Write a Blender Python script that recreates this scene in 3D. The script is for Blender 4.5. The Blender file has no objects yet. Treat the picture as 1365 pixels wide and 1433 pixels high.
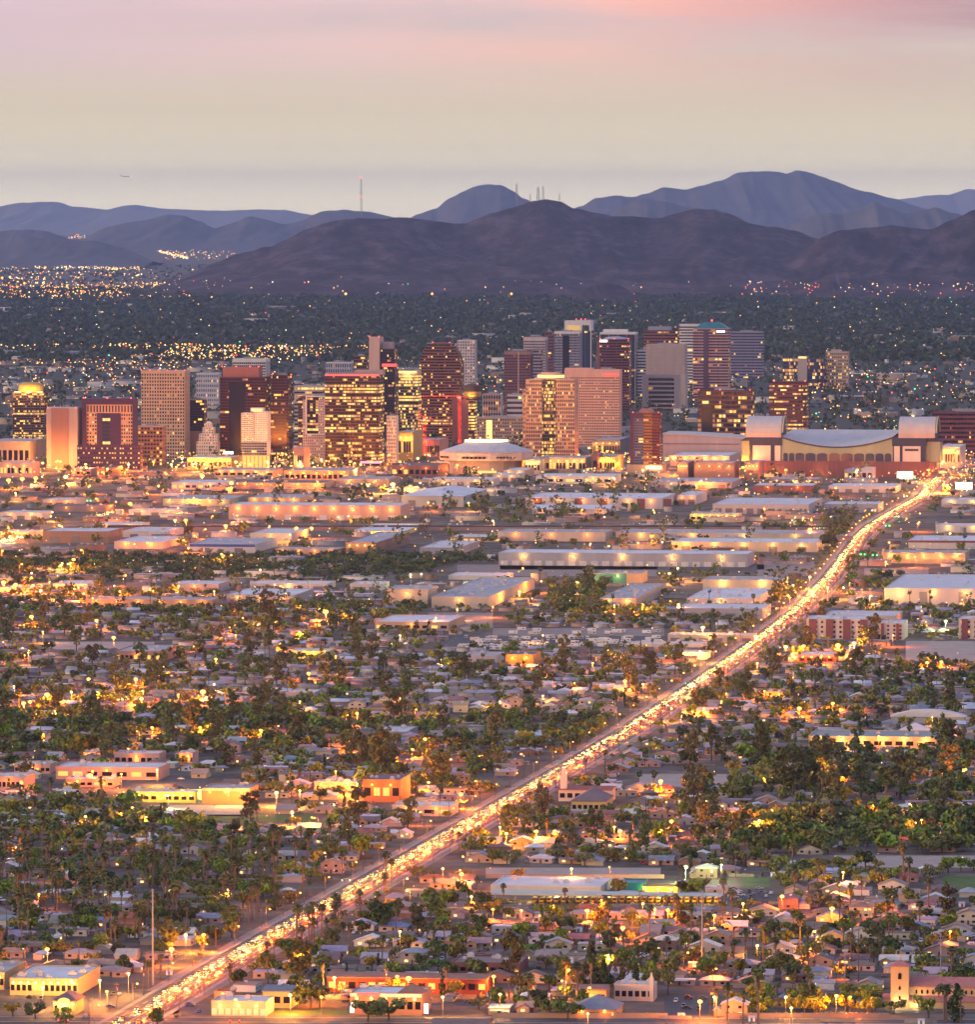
import bpy, math, random
import numpy as np
from mathutils import Vector, Matrix, noise as mnoise

sc = bpy.context.scene
COL = sc.collection
R = math.radians
# ------------------------------------------------------------------ camera
F, H, HY, PW, PH = 9500.0, 380.0, 280.0, 1365.0, 1433.0     # focal length in photo pixels, eye height, horizon row
cam = bpy.data.cameras.new('camera')
cam.sensor_fit = 'HORIZONTAL'; cam.sensor_width = 36.0; cam.lens = 36.0 * F / PW
cam.clip_start = 5.0; cam.clip_end = 600000.0
co = bpy.data.objects.new('camera', cam); COL.objects.link(co)
PITCH = math.atan((PH / 2 - HY) / F)
co.location = (0, 0, H); co.rotation_euler = (math.pi / 2 - PITCH, 0, 0)
sc.camera = co
# ------------------------------------------------------------------ sky
SUN_EL, SUN_AZ = R(9.0), R(-108.0)        # sun direction: low in the south-west (left, behind the camera)
w = bpy.data.worlds.new('World'); sc.world = w; w.use_nodes = True
nt = w.node_tree; nt.nodes.clear(); N = nt.nodes.new; K = nt.links.new
def ramp(node, stops):
    cr = node.color_ramp
    while len(cr.elements) > 1: cr.elements.remove(cr.elements[-1])
    for i, (p, c) in enumerate(stops):
        e = cr.elements[0] if i == 0 else cr.elements.new(p)
        e.position = p; e.color = (*c, 1) if len(c) == 3 else c
out = N('ShaderNodeOutputWorld'); bg = N('ShaderNodeBackground'); K(bg.outputs[0], out.inputs[0])
sky = N('ShaderNodeTexSky'); sky.sky_type = 'NISHITA'; sky.sun_disc = False
sky.sun_elevation = R(4.0); sky.sun_rotation = SUN_AZ; sky.air_density = 1.0; sky.dust_density = 1.0; sky.ozone_density = 2.0
skm = N('ShaderNodeVectorMath'); skm.operation = 'SCALE'; K(sky.outputs[0], skm.inputs[0]); skm.inputs['Scale'].default_value = 0.055
tc = N('ShaderNodeTexCoord'); sep = N('ShaderNodeSeparateXYZ'); K(tc.outputs['Generated'], sep.inputs[0])
mr = N('ShaderNodeMapRange'); K(sep.outputs['Z'], mr.inputs[0]); mr.inputs[1].default_value = 0.0; mr.inputs[2].default_value = 0.06
band = N('ShaderNodeValToRGB'); K(mr.outputs[0], band.inputs[0])
ramp(band, [(0.0, (1.15, 0.97, 0.60)), (0.06, (0.92, 0.78, 0.49)), (0.13, (0.70, 0.595, 0.40)), (0.22, (0.60, 0.50, 0.355)), (0.34, (0.56, 0.455, 0.37)), (0.44, (0.52, 0.41, 0.40)),
            (0.55, (0.58, 0.45, 0.46)), (1.0, (1.10, 0.96, 0.78))])
# long soft dusk clouds, stretched along the horizon
mp = N('ShaderNodeMapping'); K(tc.outputs['Generated'], mp.inputs[0]); mp.inputs['Scale'].default_value = (9, 9, 75); mp.inputs['Location'].default_value = (1.3, 0, 0)
nz = N('ShaderNodeTexNoise'); K(mp.outputs[0], nz.inputs['Vector']); nz.inputs['Scale'].default_value = 1.0; nz.inputs['Detail'].default_value = 5; nz.inputs['Roughness'].default_value = 0.55
nz.inputs['Distortion'].default_value = 0.6
cm = N('ShaderNodeMapRange'); K(nz.outputs[0], cm.inputs[0]); cm.inputs[1].default_value = 0.38; cm.inputs[2].default_value = 0.62
hm = N('ShaderNodeMapRange'); K(sep.outputs['Z'], hm.inputs[0]); hm.inputs[1].default_value = 0.013; hm.inputs[2].default_value = 0.029
mu = N('ShaderNodeMath'); mu.operation = 'MULTIPLY'; K(cm.outputs[0], mu.inputs[0]); K(hm.outputs[0], mu.inputs[1])
# cloud colour: pink to the right of north, mauve at the far right
xr = N('ShaderNodeMapRange'); K(sep.outputs['X'], xr.inputs[0]); xr.inputs[1].default_value = -0.075; xr.inputs[2].default_value = 0.075
cc = N('ShaderNodeValToRGB'); K(xr.outputs[0], cc.inputs[0])
ramp(cc, [(0.0, (0.58, 0.43, 0.47)), (0.35, (0.72, 0.47, 0.44)), (0.6, (0.84, 0.43, 0.34)), (0.8, (0.64, 0.31, 0.27)), (1.0, (0.32, 0.15, 0.17))])
mx = N('ShaderNodeMix'); mx.data_type = 'RGBA'; K(mu.outputs[0], mx.inputs[0]); K(band.outputs[0], mx.inputs[6]); K(cc.outputs[0], mx.inputs[7])
# above the band the clear evening sky takes over
up = N('ShaderNodeMapRange'); K(sep.outputs['Z'], up.inputs[0]); up.inputs[1].default_value = 0.14; up.inputs[2].default_value = 0.45
top = N('ShaderNodeVectorMath'); top.operation = 'ADD'; K(skm.outputs[0], top.inputs[0]); top.inputs[1].default_value = (0.29, 0.345, 0.60)
mx2 = N('ShaderNodeMix'); mx2.data_type = 'RGBA'; K(up.outputs[0], mx2.inputs[0]); K(mx.outputs[2], mx2.inputs[6]); K(top.outputs[0], mx2.inputs[7])
K(mx2.outputs[2], bg.inputs[0]); bg.inputs[1].default_value = 1.0
w.cycles.sampling_method = 'MANUAL'; w.cycles.sample_map_resolution = 1024
# ------------------------------------------------------------------ the last of the sun
sl = bpy.data.lights.new('sun', 'SUN'); sl.energy = 1.5; sl.angle = R(14); sl.color = (1.0, 0.70, 0.42)
so = bpy.data.objects.new('sun', sl); COL.objects.link(so)
sd = Vector((math.sin(SUN_AZ) * math.cos(SUN_EL), math.cos(SUN_AZ) * math.cos(SUN_EL), math.sin(SUN_EL)))
so.rotation_euler = sd.to_track_quat('Z', 'Y').to_euler()
# ------------------------------------------------------------------ exposure and sampling
sc.view_settings.view_transform = 'Standard'; sc.view_settings.look = 'None'
sc.view_settings.exposure = 0.5; sc.view_settings.gamma = 1.0; sc.view_settings.use_curve_mapping = False
cy = sc.cycles
cy.use_denoising = True
cy.use_adaptive_sampling = True; cy.adaptive_threshold = 0.03
cy.max_bounces = 3; cy.diffuse_bounces = 1; cy.glossy_bounces = 2; cy.transmission_bounces = 2; cy.volume_bounces = 0; cy.transparent_max_bounces = 4
cy.sample_clamp_indirect = 2.0; cy.sample_clamp_direct = 0.0
cy.caustics_reflective = False; cy.caustics_refractive = False

# ================================================================== helpers
rnd = random.Random(7)
CP, SP = math.cos(PITCH), math.sin(PITCH)
def ray(px, py):
    a, b = (px - PW / 2) / F, -(py - PH / 2) / F
    return Vector((a, CP + b * SP, -SP + b * CP))      # camera looks along +Y, pitched down
def at(px, py, h=0.0):
    """the point at height h that is seen at photo pixel (px, py)"""
    d = ray(px, py); t = (h - H) / d.z
    return Vector((d.x * t, d.y * t, h))
def far(px, py, dist):
    d = ray(px, py); t = dist / d.y
    return Vector((d.x * t, dist, H + d.z * t))
def S(py):
    p = at(PW / 2, py); return (p.y * CP + H * SP) / F
def pix(p):
    x, y, z = p[0], p[1], p[2] - H
    dc = y * CP - z * SP; uc = y * SP + z * CP
    return PW / 2 + F * x / dc, PH / 2 - F * uc / dc
YAW = R(-8.0)
E = Vector((math.cos(YAW), math.sin(YAW), 0)); NO = Vector((-math.sin(YAW), math.cos(YAW), 0))   # the street grid's east and north
def uv(p): return p[0] * E.x + p[1] * E.y, p[0] * NO.x + p[1] * NO.y
def wp(u, v, z=0.0): return Vector((u * E.x + v * NO.x, u * E.y + v * NO.y, z))

# ------------------------------------------------------------------ materials
MATS = {}
def nodes(name):
    m = bpy.data.materials.new(name); m.use_nodes = True
    return m, m.node_tree, m.node_tree.nodes['Principled BSDF']
def mat(name, col, rough=0.8, var=0.25, scale=0.35, spec=0.3, metal=0.0, objcol=False, attr=False, streak=False):
    """a painted or mineral surface: base colour broken up by two scales of noise"""
    if name in MATS: return MATS[name]
    m, t, b = nodes(name); n, k = t.nodes.new, t.links.new
    tcn = n('ShaderNodeTexCoord'); z1 = n('ShaderNodeTexNoise'); z1.inputs['Scale'].default_value = scale; z1.inputs['Detail'].default_value = 6; z1.inputs['Roughness'].default_value = 0.65
    if streak:
        mpn = n('ShaderNodeMapping'); mpn.inputs['Scale'].default_value = (1, 1, 0.15); k(tcn.outputs['Object'], mpn.inputs[0]); k(mpn.outputs[0], z1.inputs['Vector'])
    else: k(tcn.outputs['Object'], z1.inputs['Vector'])
    r = n('ShaderNodeMapRange'); k(z1.outputs[0], r.inputs[0]); r.inputs[1].default_value = 0.25; r.inputs[2].default_value = 0.75
    r.inputs[3].default_value = 1 - var; r.inputs[4].default_value = 1 + var * 0.7
    s = n('ShaderNodeVectorMath'); s.operation = 'SCALE'; k(r.outputs[0], s.inputs['Scale'])
    if objcol:
        oi = n('ShaderNodeObjectInfo'); k(oi.outputs['Color'], s.inputs[0])
    elif attr:
        at_ = n('ShaderNodeAttribute'); at_.attribute_name = 'Col'; k(at_.outputs['Color'], s.inputs[0])
    else: s.inputs[0].default_value = col
    k(s.outputs[0], b.inputs['Base Color'])
    b.inputs['Roughness'].default_value = rough; b.inputs['Metallic'].default_value = metal; b.inputs['Specular IOR Level'].default_value = spec
    MATS[name] = m; return m
def emit(name, col, strength, var=0.0, scale=0.3):
    if name in MATS: return MATS[name]
    m, t, b = nodes(name)
    b.inputs['Base Color'].default_value = (0.1, 0.1, 0.1, 1); b.inputs['Roughness'].default_value = 0.4
    b.inputs['Emission Color'].default_value = (*col, 1); b.inputs['Emission Strength'].default_value = strength
    if var:
        n, k = t.nodes.new, t.links.new
        g = n('ShaderNodeNewGeometry'); r = n('ShaderNodeMapRange'); k(g.outputs['Random Per Island'], r.inputs[0])
        r.inputs[3].default_value = strength * (1 - var); r.inputs[4].default_value = strength * (1 + var); k(r.outputs[0], b.inputs['Emission Strength'])
    m.cycles.emission_sampling = 'NONE'
    MATS[name] = m; return m
def glass(name, col, rough=0.12):
    if name in MATS: return MATS[name]
    m, t, b = nodes(name); n, k = t.nodes.new, t.links.new
    g = n('ShaderNodeNewGeometry'); r = n('ShaderNodeMapRange'); k(g.outputs['Random Per Island'], r.inputs[0]); r.inputs[3].default_value = 0.5; r.inputs[4].default_value = 1.5
    s = n('ShaderNodeVectorMath'); s.operation = 'SCALE'; k(r.outputs[0], s.inputs['Scale']); s.inputs[0].default_value = col; k(s.outputs[0], b.inputs['Base Color'])
    b.inputs['Roughness'].default_value = rough; b.inputs['Specular IOR Level'].default_value = 0.35
    MATS[name] = m; return m
def leafmat(name, objcol=True, attr=False, dark=0.55, light=1.5):
    if name in MATS: return MATS[name]
    m, t, b = nodes(name); n, k = t.nodes.new, t.links.new
    g = n('ShaderNodeNewGeometry'); r = n('ShaderNodeMapRange'); k(g.outputs['Random Per Island'], r.inputs[0]); r.inputs[3].default_value = dark; r.inputs[4].default_value = light
    s = n('ShaderNodeVectorMath'); s.operation = 'SCALE'; k(r.outputs[0], s.inputs['Scale'])
    if attr:
        a_ = n('ShaderNodeAttribute'); a_.attribute_name = 'Col'; k(a_.outputs['Color'], s.inputs[0])
    else:
        oi = n('ShaderNodeObjectInfo'); k(oi.outputs['Color'], s.inputs[0])
    k(s.outputs[0], b.inputs['Base Color']); b.inputs['Roughness'].default_value = 0.7; b.inputs['Specular IOR Level'].default_value = 0.15
    MATS[name] = m; return m

# ------------------------------------------------------------------ mesh builder
class MB:
    def __init__(s): s.v, s.f, s.m = [], [], []
    def face(s, pts, mi=0):
        i = len(s.v); s.v += [tuple(p) for p in pts]; s.f.append(tuple(range(i, i + len(pts)))); s.m.append(mi)
    def box(s, x0, x1, y0, y1, z0, z1, mi=0, top=None, bottom=True):
        i = len(s.v)
        s.v += [(x0, y0, z0), (x1, y0, z0), (x1, y1, z0), (x0, y1, z0), (x0, y0, z1), (x1, y0, z1), (x1, y1, z1), (x0, y1, z1)]
        fs = [(0, 1, 5, 4), (1, 2, 6, 5), (2, 3, 7, 6), (3, 0, 4, 7), (4, 5, 6, 7)] + ([(3, 2, 1, 0)] if bottom else [])
        for j, q in enumerate(fs):
            s.f.append(tuple(i + k for k in q)); s.m.append(top if (j == 4 and top is not None) else mi)
    def prism(s, poly, z0, z1, mi=0, top=None):
        n = len(poly); i = len(s.v)
        s.v += [(x, y, z0) for x, y in poly] + [(x, y, z1) for x, y in poly]
        for k in range(n):
            q = (k + 1) % n; s.f.append((i + k, i + q, i + n + q, i + n + k)); s.m.append(mi)
        s.f.append(tuple(i + n + k for k in range(n))); s.m.append(mi if top is None else top)
        s.f.append(tuple(i + k for k in reversed(range(n)))); s.m.append(mi)
    def extrude_y(s, prof, y0, y1, mi=0):
        """a closed (x, z) profile pushed along y"""
        n = len(prof); i = len(s.v)
        s.v += [(x, y0, z) for x, z in prof] + [(x, y1, z) for x, z in prof]
        for k in range(n):
            q = (k + 1) % n; s.f.append((i + k, i + n + k, i + n + q, i + q)); s.m.append(mi)
        s.f.append(tuple(i + k for k in range(n))); s.m.append(mi)
        s.f.append(tuple(i + n + k for k in reversed(range(n)))); s.m.append(mi)
    def extrude_x(s, prof, x0, x1, mi=0):
        n = len(prof); i = len(s.v)
        s.v += [(x0, y, z) for y, z in prof] + [(x1, y, z) for y, z in prof]
        for k in range(n):
            q = (k + 1) % n; s.f.append((i + k, i + q, i + n + q, i + n + k)); s.m.append(mi)
        s.f.append(tuple(i + k for k in reversed(range(n)))); s.m.append(mi)
        s.f.append(tuple(i + n + k for k in range(n))); s.m.append(mi)
    def gable(s, x0, x1, y0, y1, z, h, t=0.25, mi=0, along='x'):
        """a gable roof with real thickness"""
        if along == 'x':
            c = (y0 + y1) / 2; s.extrude_x([(y0, z), (c, z + h), (y1, z), (y1, z - t), (c, z + h - t), (y0, z - t)], x0, x1, mi)
        else:
            c = (x0 + x1) / 2; s.extrude_y([(x0, z), (c, z + h), (x1, z), (x1, z - t), (c, z + h - t), (x0, z - t)], y0, y1, mi)
    def hip(s, x0, x1, y0, y1, z, h, mi=0, t=0.25):
        s.box(x0, x1, y0, y1, z - t, z, mi)
        m = min(x1 - x0, y1 - y0) / 2
        if x1 - x0 > y1 - y0: a, b = (x0 + m, (y0 + y1) / 2, z + h), (x1 - m, (y0 + y1) / 2, z + h); 
        else: a, b = ((x0 + x1) / 2, y0 + m, z + h), ((x0 + x1) / 2, y1 - m, z + h)
        p = [(x0, y0, z), (x1, y0, z), (x1, y1, z), (x0, y1, z)]
        if x1 - x0 > y1 - y0:
            s.face([p[0], p[1], b, a], mi); s.face([p[1], p[2], b], mi); s.face([p[2], p[3], a, b], mi); s.face([p[3], p[0], a], mi)
        else:
            s.face([p[0], p[1], a], mi); s.face([p[1], p[2], b, a], mi); s.face([p[2], p[3], b], mi); s.face([p[3], p[0], a, b], mi)
    def pyramid(s, x0, x1, y0, y1, z, h, mi=0, k=0.0):
        cx, cy_ = (x0 + x1) / 2, (y0 + y1) / 2
        p = [(x0, y0), (x1, y0), (x1, y1), (x0, y1)]
        if k <= 0:
            for j in range(4): s.face([(*p[j], z), (*p[(j + 1) % 4], z), (cx, cy_, z + h)], mi)
        else:
            q = [(cx + (a - cx) * k, cy_ + (b - cy_) * k) for a, b in p]
            for j in range(4): s.face([(*p[j], z), (*p[(j + 1) % 4], z), (*q[(j + 1) % 4], z + h), (*q[j], z + h)], mi)
            s.face([(*a, z + h) for a in q], mi)
        s.face([(*a, z) for a in reversed(p)], mi)
    def tube(s, p0, p1, r0, r1=None, n=6, mi=0, cap=True):
        r1 = r0 if r1 is None else r1
        p0, p1 = Vector(p0), Vector(p1); d = (p1 - p0).normalized()
        a = d.orthogonal().normalized(); b = d.cross(a); i = len(s.v)
        for p, r in ((p0, r0), (p1, r1)):
            for k in range(n):
                q = p + (a * math.cos(2 * math.pi * k / n) + b * math.sin(2 * math.pi * k / n)) * r; s.v.append(tuple(q))
        for k in range(n):
            q = (k + 1) % n; s.f.append((i + k, i + q, i + n + q, i + n + k)); s.m.append(mi)
        if cap:
            s.f.append(tuple(i + n + k for k in range(n))); s.m.append(mi); s.f.append(tuple(i + k for k in reversed(range(n)))); s.m.append(mi)
    def ball(s, c, rx, ry=None, rz=None, n=8, m=5, mi=0, z0=-1.0):
        ry = rx if ry is None else ry; rz = rx if rz is None else rz; i = len(s.v); c = Vector(c)
        a0 = math.asin(max(-1, z0))
        for j in range(m + 1):
            a = a0 + (math.pi / 2 - a0) * j / m
            for k in range(n):
                t = 2 * math.pi * k / n
                s.v.append((c.x + rx * math.cos(a) * math.cos(t), c.y + ry * math.cos(a) * math.sin(t), c.z + rz * math.sin(a)))
        for j in range(m):
            for k in range(n):
                q = (k + 1) % n; s.f.append((i + j * n + k, i + j * n + q, i + (j + 1) * n + q, i + (j + 1) * n + k)); s.m.append(mi)
    def mesh(s, name, mats):
        me = bpy.data.meshes.new(name); me.from_pydata(s.v, [], s.f)
        for x in (mats if isinstance(mats, (list, tuple)) else [mats]): me.materials.append(x)
        if any(s.m): me.polygons.foreach_set('material_index', s.m)
        me.update(); return me
    def build(s, name, mats, parent=None, loc=None, rz=0.0):
        return link(name, s.mesh(name, mats), parent, loc, rz)
def link(name, me, parent=None, loc=None, rz=0.0):
    o = bpy.data.objects.new(name, me); COL.objects.link(o)
    if parent is not None: o.parent = parent
    if loc is not None: o.location = loc
    if rz: o.rotation_euler.z = rz
    return o
def np_mesh(name, V, Q, mats, col=None, mi=None):
    """big mesh of quads from numpy arrays (V: n x 3, Q: m x 4)"""
    me = bpy.data.meshes.new(name); n, m = len(V), len(Q); kk = Q.shape[1]
    me.vertices.add(n); me.vertices.foreach_set('co', V.astype(np.float32).ravel())
    me.loops.add(m * kk); me.loops.foreach_set('vertex_index', Q.astype(np.int32).ravel())
    me.polygons.add(m); me.polygons.foreach_set('loop_start', np.arange(0, m * kk, kk, dtype=np.int32))
    for x in (mats if isinstance(mats, (list, tuple)) else [mats]): me.materials.append(x)
    if mi is not None: me.polygons.foreach_set('material_index', mi.astype(np.int32))
    me.update(calc_edges=True)
    if col is not None:
        a = me.color_attributes.new('Col', 'FLOAT_COLOR', 'POINT'); a.data.foreach_set('color', np.hstack([col, np.ones((len(col), 1))]).astype(np.float32).ravel())
    return me
SHORT = []      # landmarks that the labels of small things refer to: (short phrase, px, py)
MASS = []       # (object, description) of things whose label is completed at the end
FOOT = []       # occupied ground: (u0, u1, v0, v1)
def tag(o, label=None, cat=None, group=None, kind=None):
    if label: o['label'] = label
    if cat: o['category'] = cat
    if group: o['group'] = group
    if kind: o['kind'] = kind
    return o
def thing(name, label, cat, loc, rz=0.0, group=None, short=None):
    o = bpy.data.objects.new(name, None); COL.objects.link(o); o.location = loc; o.rotation_euler.z = rz
    o.empty_display_size = 1.0
    tag(o, label, cat, group)
    if short: SHORT.append((short, *pix(loc)))
    return o
KIDS = {}
def struct(o): o['kind'] = 'structure'; return o
def copy_tree(root, loc, rz, cols=None, scale=None):
    r = root.copy(); COL.objects.link(r); r.location = loc; r.rotation_euler.z = rz
    if scale is not None: r.scale = scale
    if root not in KIDS: KIDS[root] = [(ch, list(ch.children)) for ch in root.children]
    for ch, gs in KIDS[root]:
        c = ch.copy(); COL.objects.link(c); c.parent = r
        if cols and ch.get('ck') in cols: c.color = (*cols[ch['ck']], 1)
        for g in gs:
            d = g.copy(); COL.objects.link(d); d.parent = c
    return r
def occupy(p, w_, d_, pad=3.0):
    """mark the footprint of a building whose front-left corner is p"""
    u, v = uv(p); FOOT.append((u - pad, u + w_ + pad, v - pad, v + d_ + pad))
def free(u, v, r=0.0):
    for a, b, c, d in FOOT:
        if a - r < u < b + r and c - r < v < d + r: return False
    return True
def lamp_light(name, loc, power, col, parent=None, radius=0.6):
    l = bpy.data.lights.new(name, 'POINT'); l.energy = power; l.color = col; l.shadow_soft_size = radius; l.volume_factor = 0.0
    o = bpy.data.objects.new(name, l); COL.objects.link(o); o.location = loc
    if parent is not None: o.parent = parent
    return o
# ================================================================== the land
def ground_material():
    m, t, b = nodes('desert_ground'); n, k = t.nodes.new, t.links.new
    tcn = n('ShaderNodeTexCoord')
    a = n('ShaderNodeTexNoise'); a.inputs['Scale'].default_value = 0.012; a.inputs['Detail'].default_value = 8; a.inputs['Roughness'].default_value = 0.7; k(tcn.outputs['Object'], a.inputs['Vector'])
    c = n('ShaderNodeValToRGB'); k(a.outputs[0], c.inputs[0])
    ramp(c, [(0.30, (0.050, 0.044, 0.034)), (0.45, (0.13, 0.100, 0.075)), (0.56, (0.20, 0.155, 0.115)), (0.68, (0.080, 0.074, 0.050))])
    v = n('ShaderNodeTexVoronoi'); v.inputs['Scale'].default_value = 0.05; k(tcn.outputs['Object'], v.inputs['Vector'])
    r = n('ShaderNodeMapRange'); k(v.outputs['Color'], r.inputs[0]); r.inputs[3].default_value = 0.65; r.inputs[4].default_value = 1.25
    s = n('ShaderNodeVectorMath'); s.operation = 'SCALE'; k(c.outputs[0], s.inputs[0]); k(r.outputs[0], s.inputs['Scale'])
    k(s.outputs[0], b.inputs['Base Color']); b.inputs['Roughness'].default_value = 0.95; b.inputs['Specular IOR Level'].default_value = 0.1
    return m
xs = [-1.55e5, -6e4, -2e4, -8e3, -3e3, -1200, -500, 0, 500, 1200, 3e3, 8e3, 2e4, 6e4, 1.55e5]
ys = [-1.9e4, 0, 2000, 2600, 3000, 3400, 3800, 4300, 4900, 5600, 6400, 7400, 8600, 1e4, 1.2e4, 1.5e4, 2e4, 3e4, 5e4, 1.04e5]
g = MB()
for i in range(len(xs) - 1):
    for j in range(len(ys) - 1):
        g.face([(xs[i], ys[j], 0), (xs[i + 1], ys[j], 0), (xs[i + 1], ys[j + 1], 0), (xs[i], ys[j + 1], 0)])
struct(g.build('ground', ground_material()))
g = MB()
for i in range(len(xs) - 1):
    for a, b in ((10700, 12500), (12500, 15000), (15000, 20000), (20000, 26500)): g.face([(xs[i], a, 0.4), (xs[i + 1], a, 0.4), (xs[i + 1], b, 0.4), (xs[i], b, 0.4)])
struct(g.build('irrigated_land', mat('irrigated_ground', (0.042, 0.046, 0.034), 0.95, 0.5, 0.02)))

# ------------------------------------------------------------------ air
m = bpy.data.materials.new('evening_air'); m.use_nodes = True; t = m.node_tree; t.nodes.clear()
o_ = t.nodes.new('ShaderNodeOutputMaterial'); pv = t.nodes.new('ShaderNodeVolumePrincipled'); t.links.new(pv.outputs[0], o_.inputs['Volume'])
pv.inputs['Color'].default_value = (0.38, 0.55, 1.0, 1); pv.inputs['Density'].default_value = 1.0e-5; pv.inputs['Anisotropy'].default_value = 0.72
b_ = MB(); b_.box(-1.6e5, 1.6e5, -2.0e4, 1.06e5, -1.0, 800.0)
tag(b_.build('haze', m), kind='stuff')

# ------------------------------------------------------------------ mountains
def rock(name, c1, c2, hi=2.3):
    m, t, b = nodes(name); n, k = t.nodes.new, t.links.new
    tcn = n('ShaderNodeTexCoord'); a = n('ShaderNodeTexNoise'); a.inputs['Scale'].default_value = 0.007; a.inputs['Detail'].default_value = 10; a.inputs['Roughness'].default_value = 0.75; mpn = n('ShaderNodeMapping'); mpn.inputs['Scale'].default_value = (1, .3, 1.6); k(tcn.outputs['Object'], mpn.inputs[0]); k(mpn.outputs[0], a.inputs['Vector'])
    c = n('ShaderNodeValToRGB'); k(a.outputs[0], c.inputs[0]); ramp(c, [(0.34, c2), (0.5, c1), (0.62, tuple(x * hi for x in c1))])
    k(c.outputs[0], b.inputs['Base Color']); b.inputs['Roughness'].default_value = 0.95; b.inputs['Specular IOR Level'].default_value = 0.05
    return m
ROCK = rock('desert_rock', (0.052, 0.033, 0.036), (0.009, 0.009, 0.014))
ROCK3 = rock('haze_tinted_rock', (0.135, 0.118, 0.115), (0.105, 0.092, 0.092), 1.15)  # mid-distance rock: base colour lightened to stand in for haze
ROCK2 = rock('haze_paled_rock', (0.27, 0.23, 0.20), (0.23, 0.20, 0.18), 1.1)  # farthest rock: the paling of haze painted into its base colour
def interp(pts, x):
    if x <= pts[0][0]: return pts[0][1]
    for (a, b), (c, d) in zip(pts, pts[1:]):
        if x <= c:
            q = (x - a) / (c - a); q = q * q * (3 - 2 * q) * 0.45 + q * 0.55
            return b + (d - b) * q
    return pts[-1][1]
def ridge(name, prof, dist, foot, base_py, rough=0.12, nx=260, ny=46, seed=0.0, spur=900.0, label=None, step=None, mt=None):
    """a range: its skyline as (photo x, photo y), the distance of the crest and of its foot; spurs and gullies run down the near side"""
    x0, x1 = prof[0][0], prof[-1][0]
    V, hmax = [], 1.0
    back = dist + (dist - foot) * 0.9
    cols = []
    for i in range(nx):
        px = x0 + (x1 - x0) * i / (nx - 1)
        p = far(px, interp(prof, px), dist); cols.append((p.x, max(p.z, 0.0)))
    for j in range(ny):
        t = j / (ny - 1) * 2 - 1                       # -1 foot, 0 crest, 1 back
        for i in range(nx):
            X, hz = cols[i]
            yy = dist + (t * (dist - foot) if t < 0 else t * (back - dist))
            a = abs(t)
            w1 = mnoise.noise(Vector((X / spur + seed, yy / spur * 0.45, seed)))
            # sampling the crest a little to the side makes spurs that wander
            ii = min(nx - 1, max(0, i + int(w1 * nx * 0.035 * a)))
            hz = cols[ii][1] * (1 if a < 0.02 else 1) if a > 0 else hz
            wx = X + spur * 0.55 * mnoise.noise(Vector((X / spur * .7, yy / spur * .28, seed + 4)))
            rg = 1 - abs(mnoise.noise(Vector((wx / spur * 1.2 + seed * 2, yy / spur * 0.14, 3.1 + seed)))) * 2.2
            rg2 = 1 - abs(mnoise.noise(Vector((wx / spur * 3.6 + seed, yy / spur * 0.20, 7.7 + seed)))) * 2.2
            rg3 = 1 - abs(mnoise.noise(Vector((wx / spur * 9.5 + seed, yy / spur * 0.32, 1.7 + seed)))) * 2.2
            fall = (1 - a) ** 1.1
            env = min(1.0, a * 4.0) * (1 - a * a)
            cl = lambda q: min(1.0, max(0.0, 0.5 - q * 0.5))
            z = hz * fall * (1 - min(1, a * 3.0) * (1 - a * .6) * (0.52 * cl(rg) + 0.38 * cl(rg2) + 0.26 * cl(rg3)) * .95)
            if j and i: z += (7.0 * mnoise.noise(Vector((X / 140, seed, 2))) + 4.0 * mnoise.noise(Vector((X / 45, seed, 5)))) * (1 - a) ** 3 * min(1.0, dist / 4e4 + .25)
            z += hz * 0.008 * mnoise.noise(Vector((X / spur * 22, yy / spur * 0.6, seed))) * (1 - a)
            V.append((X, yy, z - 2.0 * a))
    V = np.array(V); idx = np.arange(nx * ny).reshape(ny, nx)
    Q = np.stack([idx[:-1, :-1], idx[:-1, 1:], idx[1:, 1:], idx[1:, :-1]], -1).reshape(-1, 4)
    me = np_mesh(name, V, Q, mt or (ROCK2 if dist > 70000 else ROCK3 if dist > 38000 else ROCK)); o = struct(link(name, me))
    if label: o['label'] = label
    return o
# the near range, in two masses, then ever fainter ones
RIDGE_MAIN = [(215, 398), (260, 384), (300, 368), (340, 352), (380, 345), (400, 333), (430, 318), (465, 308), (500, 304), (530, 304), (560, 303), (590, 304), (615, 309), (650, 312),
              (668, 305), (690, 297), (715, 289), (740, 281), (765, 277), (785, 280), (805, 290), (830, 294), (860, 300), (890, 300), (920, 302), (950, 296), (975, 291), (995, 292), (1020, 298),
              (1050, 312), (1080, 317), (1110, 321), (1140, 331), (1180, 346), (1230, 366), (1280, 392)]
ridge('mountain', RIDGE_MAIN, 30500, 26300, 400, seed=1.7, nx=620, ny=90, label='long brown desert mountain behind the city with masts on its summit')
RIDGE_RIGHT = [(1010, 398), (1050, 384), (1100, 362), (1130, 345), (1150, 330), (1180, 320), (1220, 315), (1245, 312), (1280, 317), (1305, 318), (1330, 306), (1365, 290), (1400, 280), (1450, 268), (1520, 280)]
ridge('mountain', RIDGE_RIGHT, 28600, 25700, 400, seed=5.2, nx=380, ny=80, label='brown desert mountain rising at the right edge of the city')
ridge('hill', [(1090, 414), (1130, 396), (1165, 382), (1185, 378), (1205, 385), (1235, 402), (1250, 414)], 26600, 25900, 400, seed=9.2, spur=400, nx=90, ny=30, label='low conical hill at the foot of the right mountain')
ridge('hill', [(800, 414), (825, 400), (845, 394), (865, 397), (895, 414)], 25600, 25100, 400, seed=3.2, spur=300, nx=60, ny=24, label='small dark knoll with lights on top before the mountain')
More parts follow.
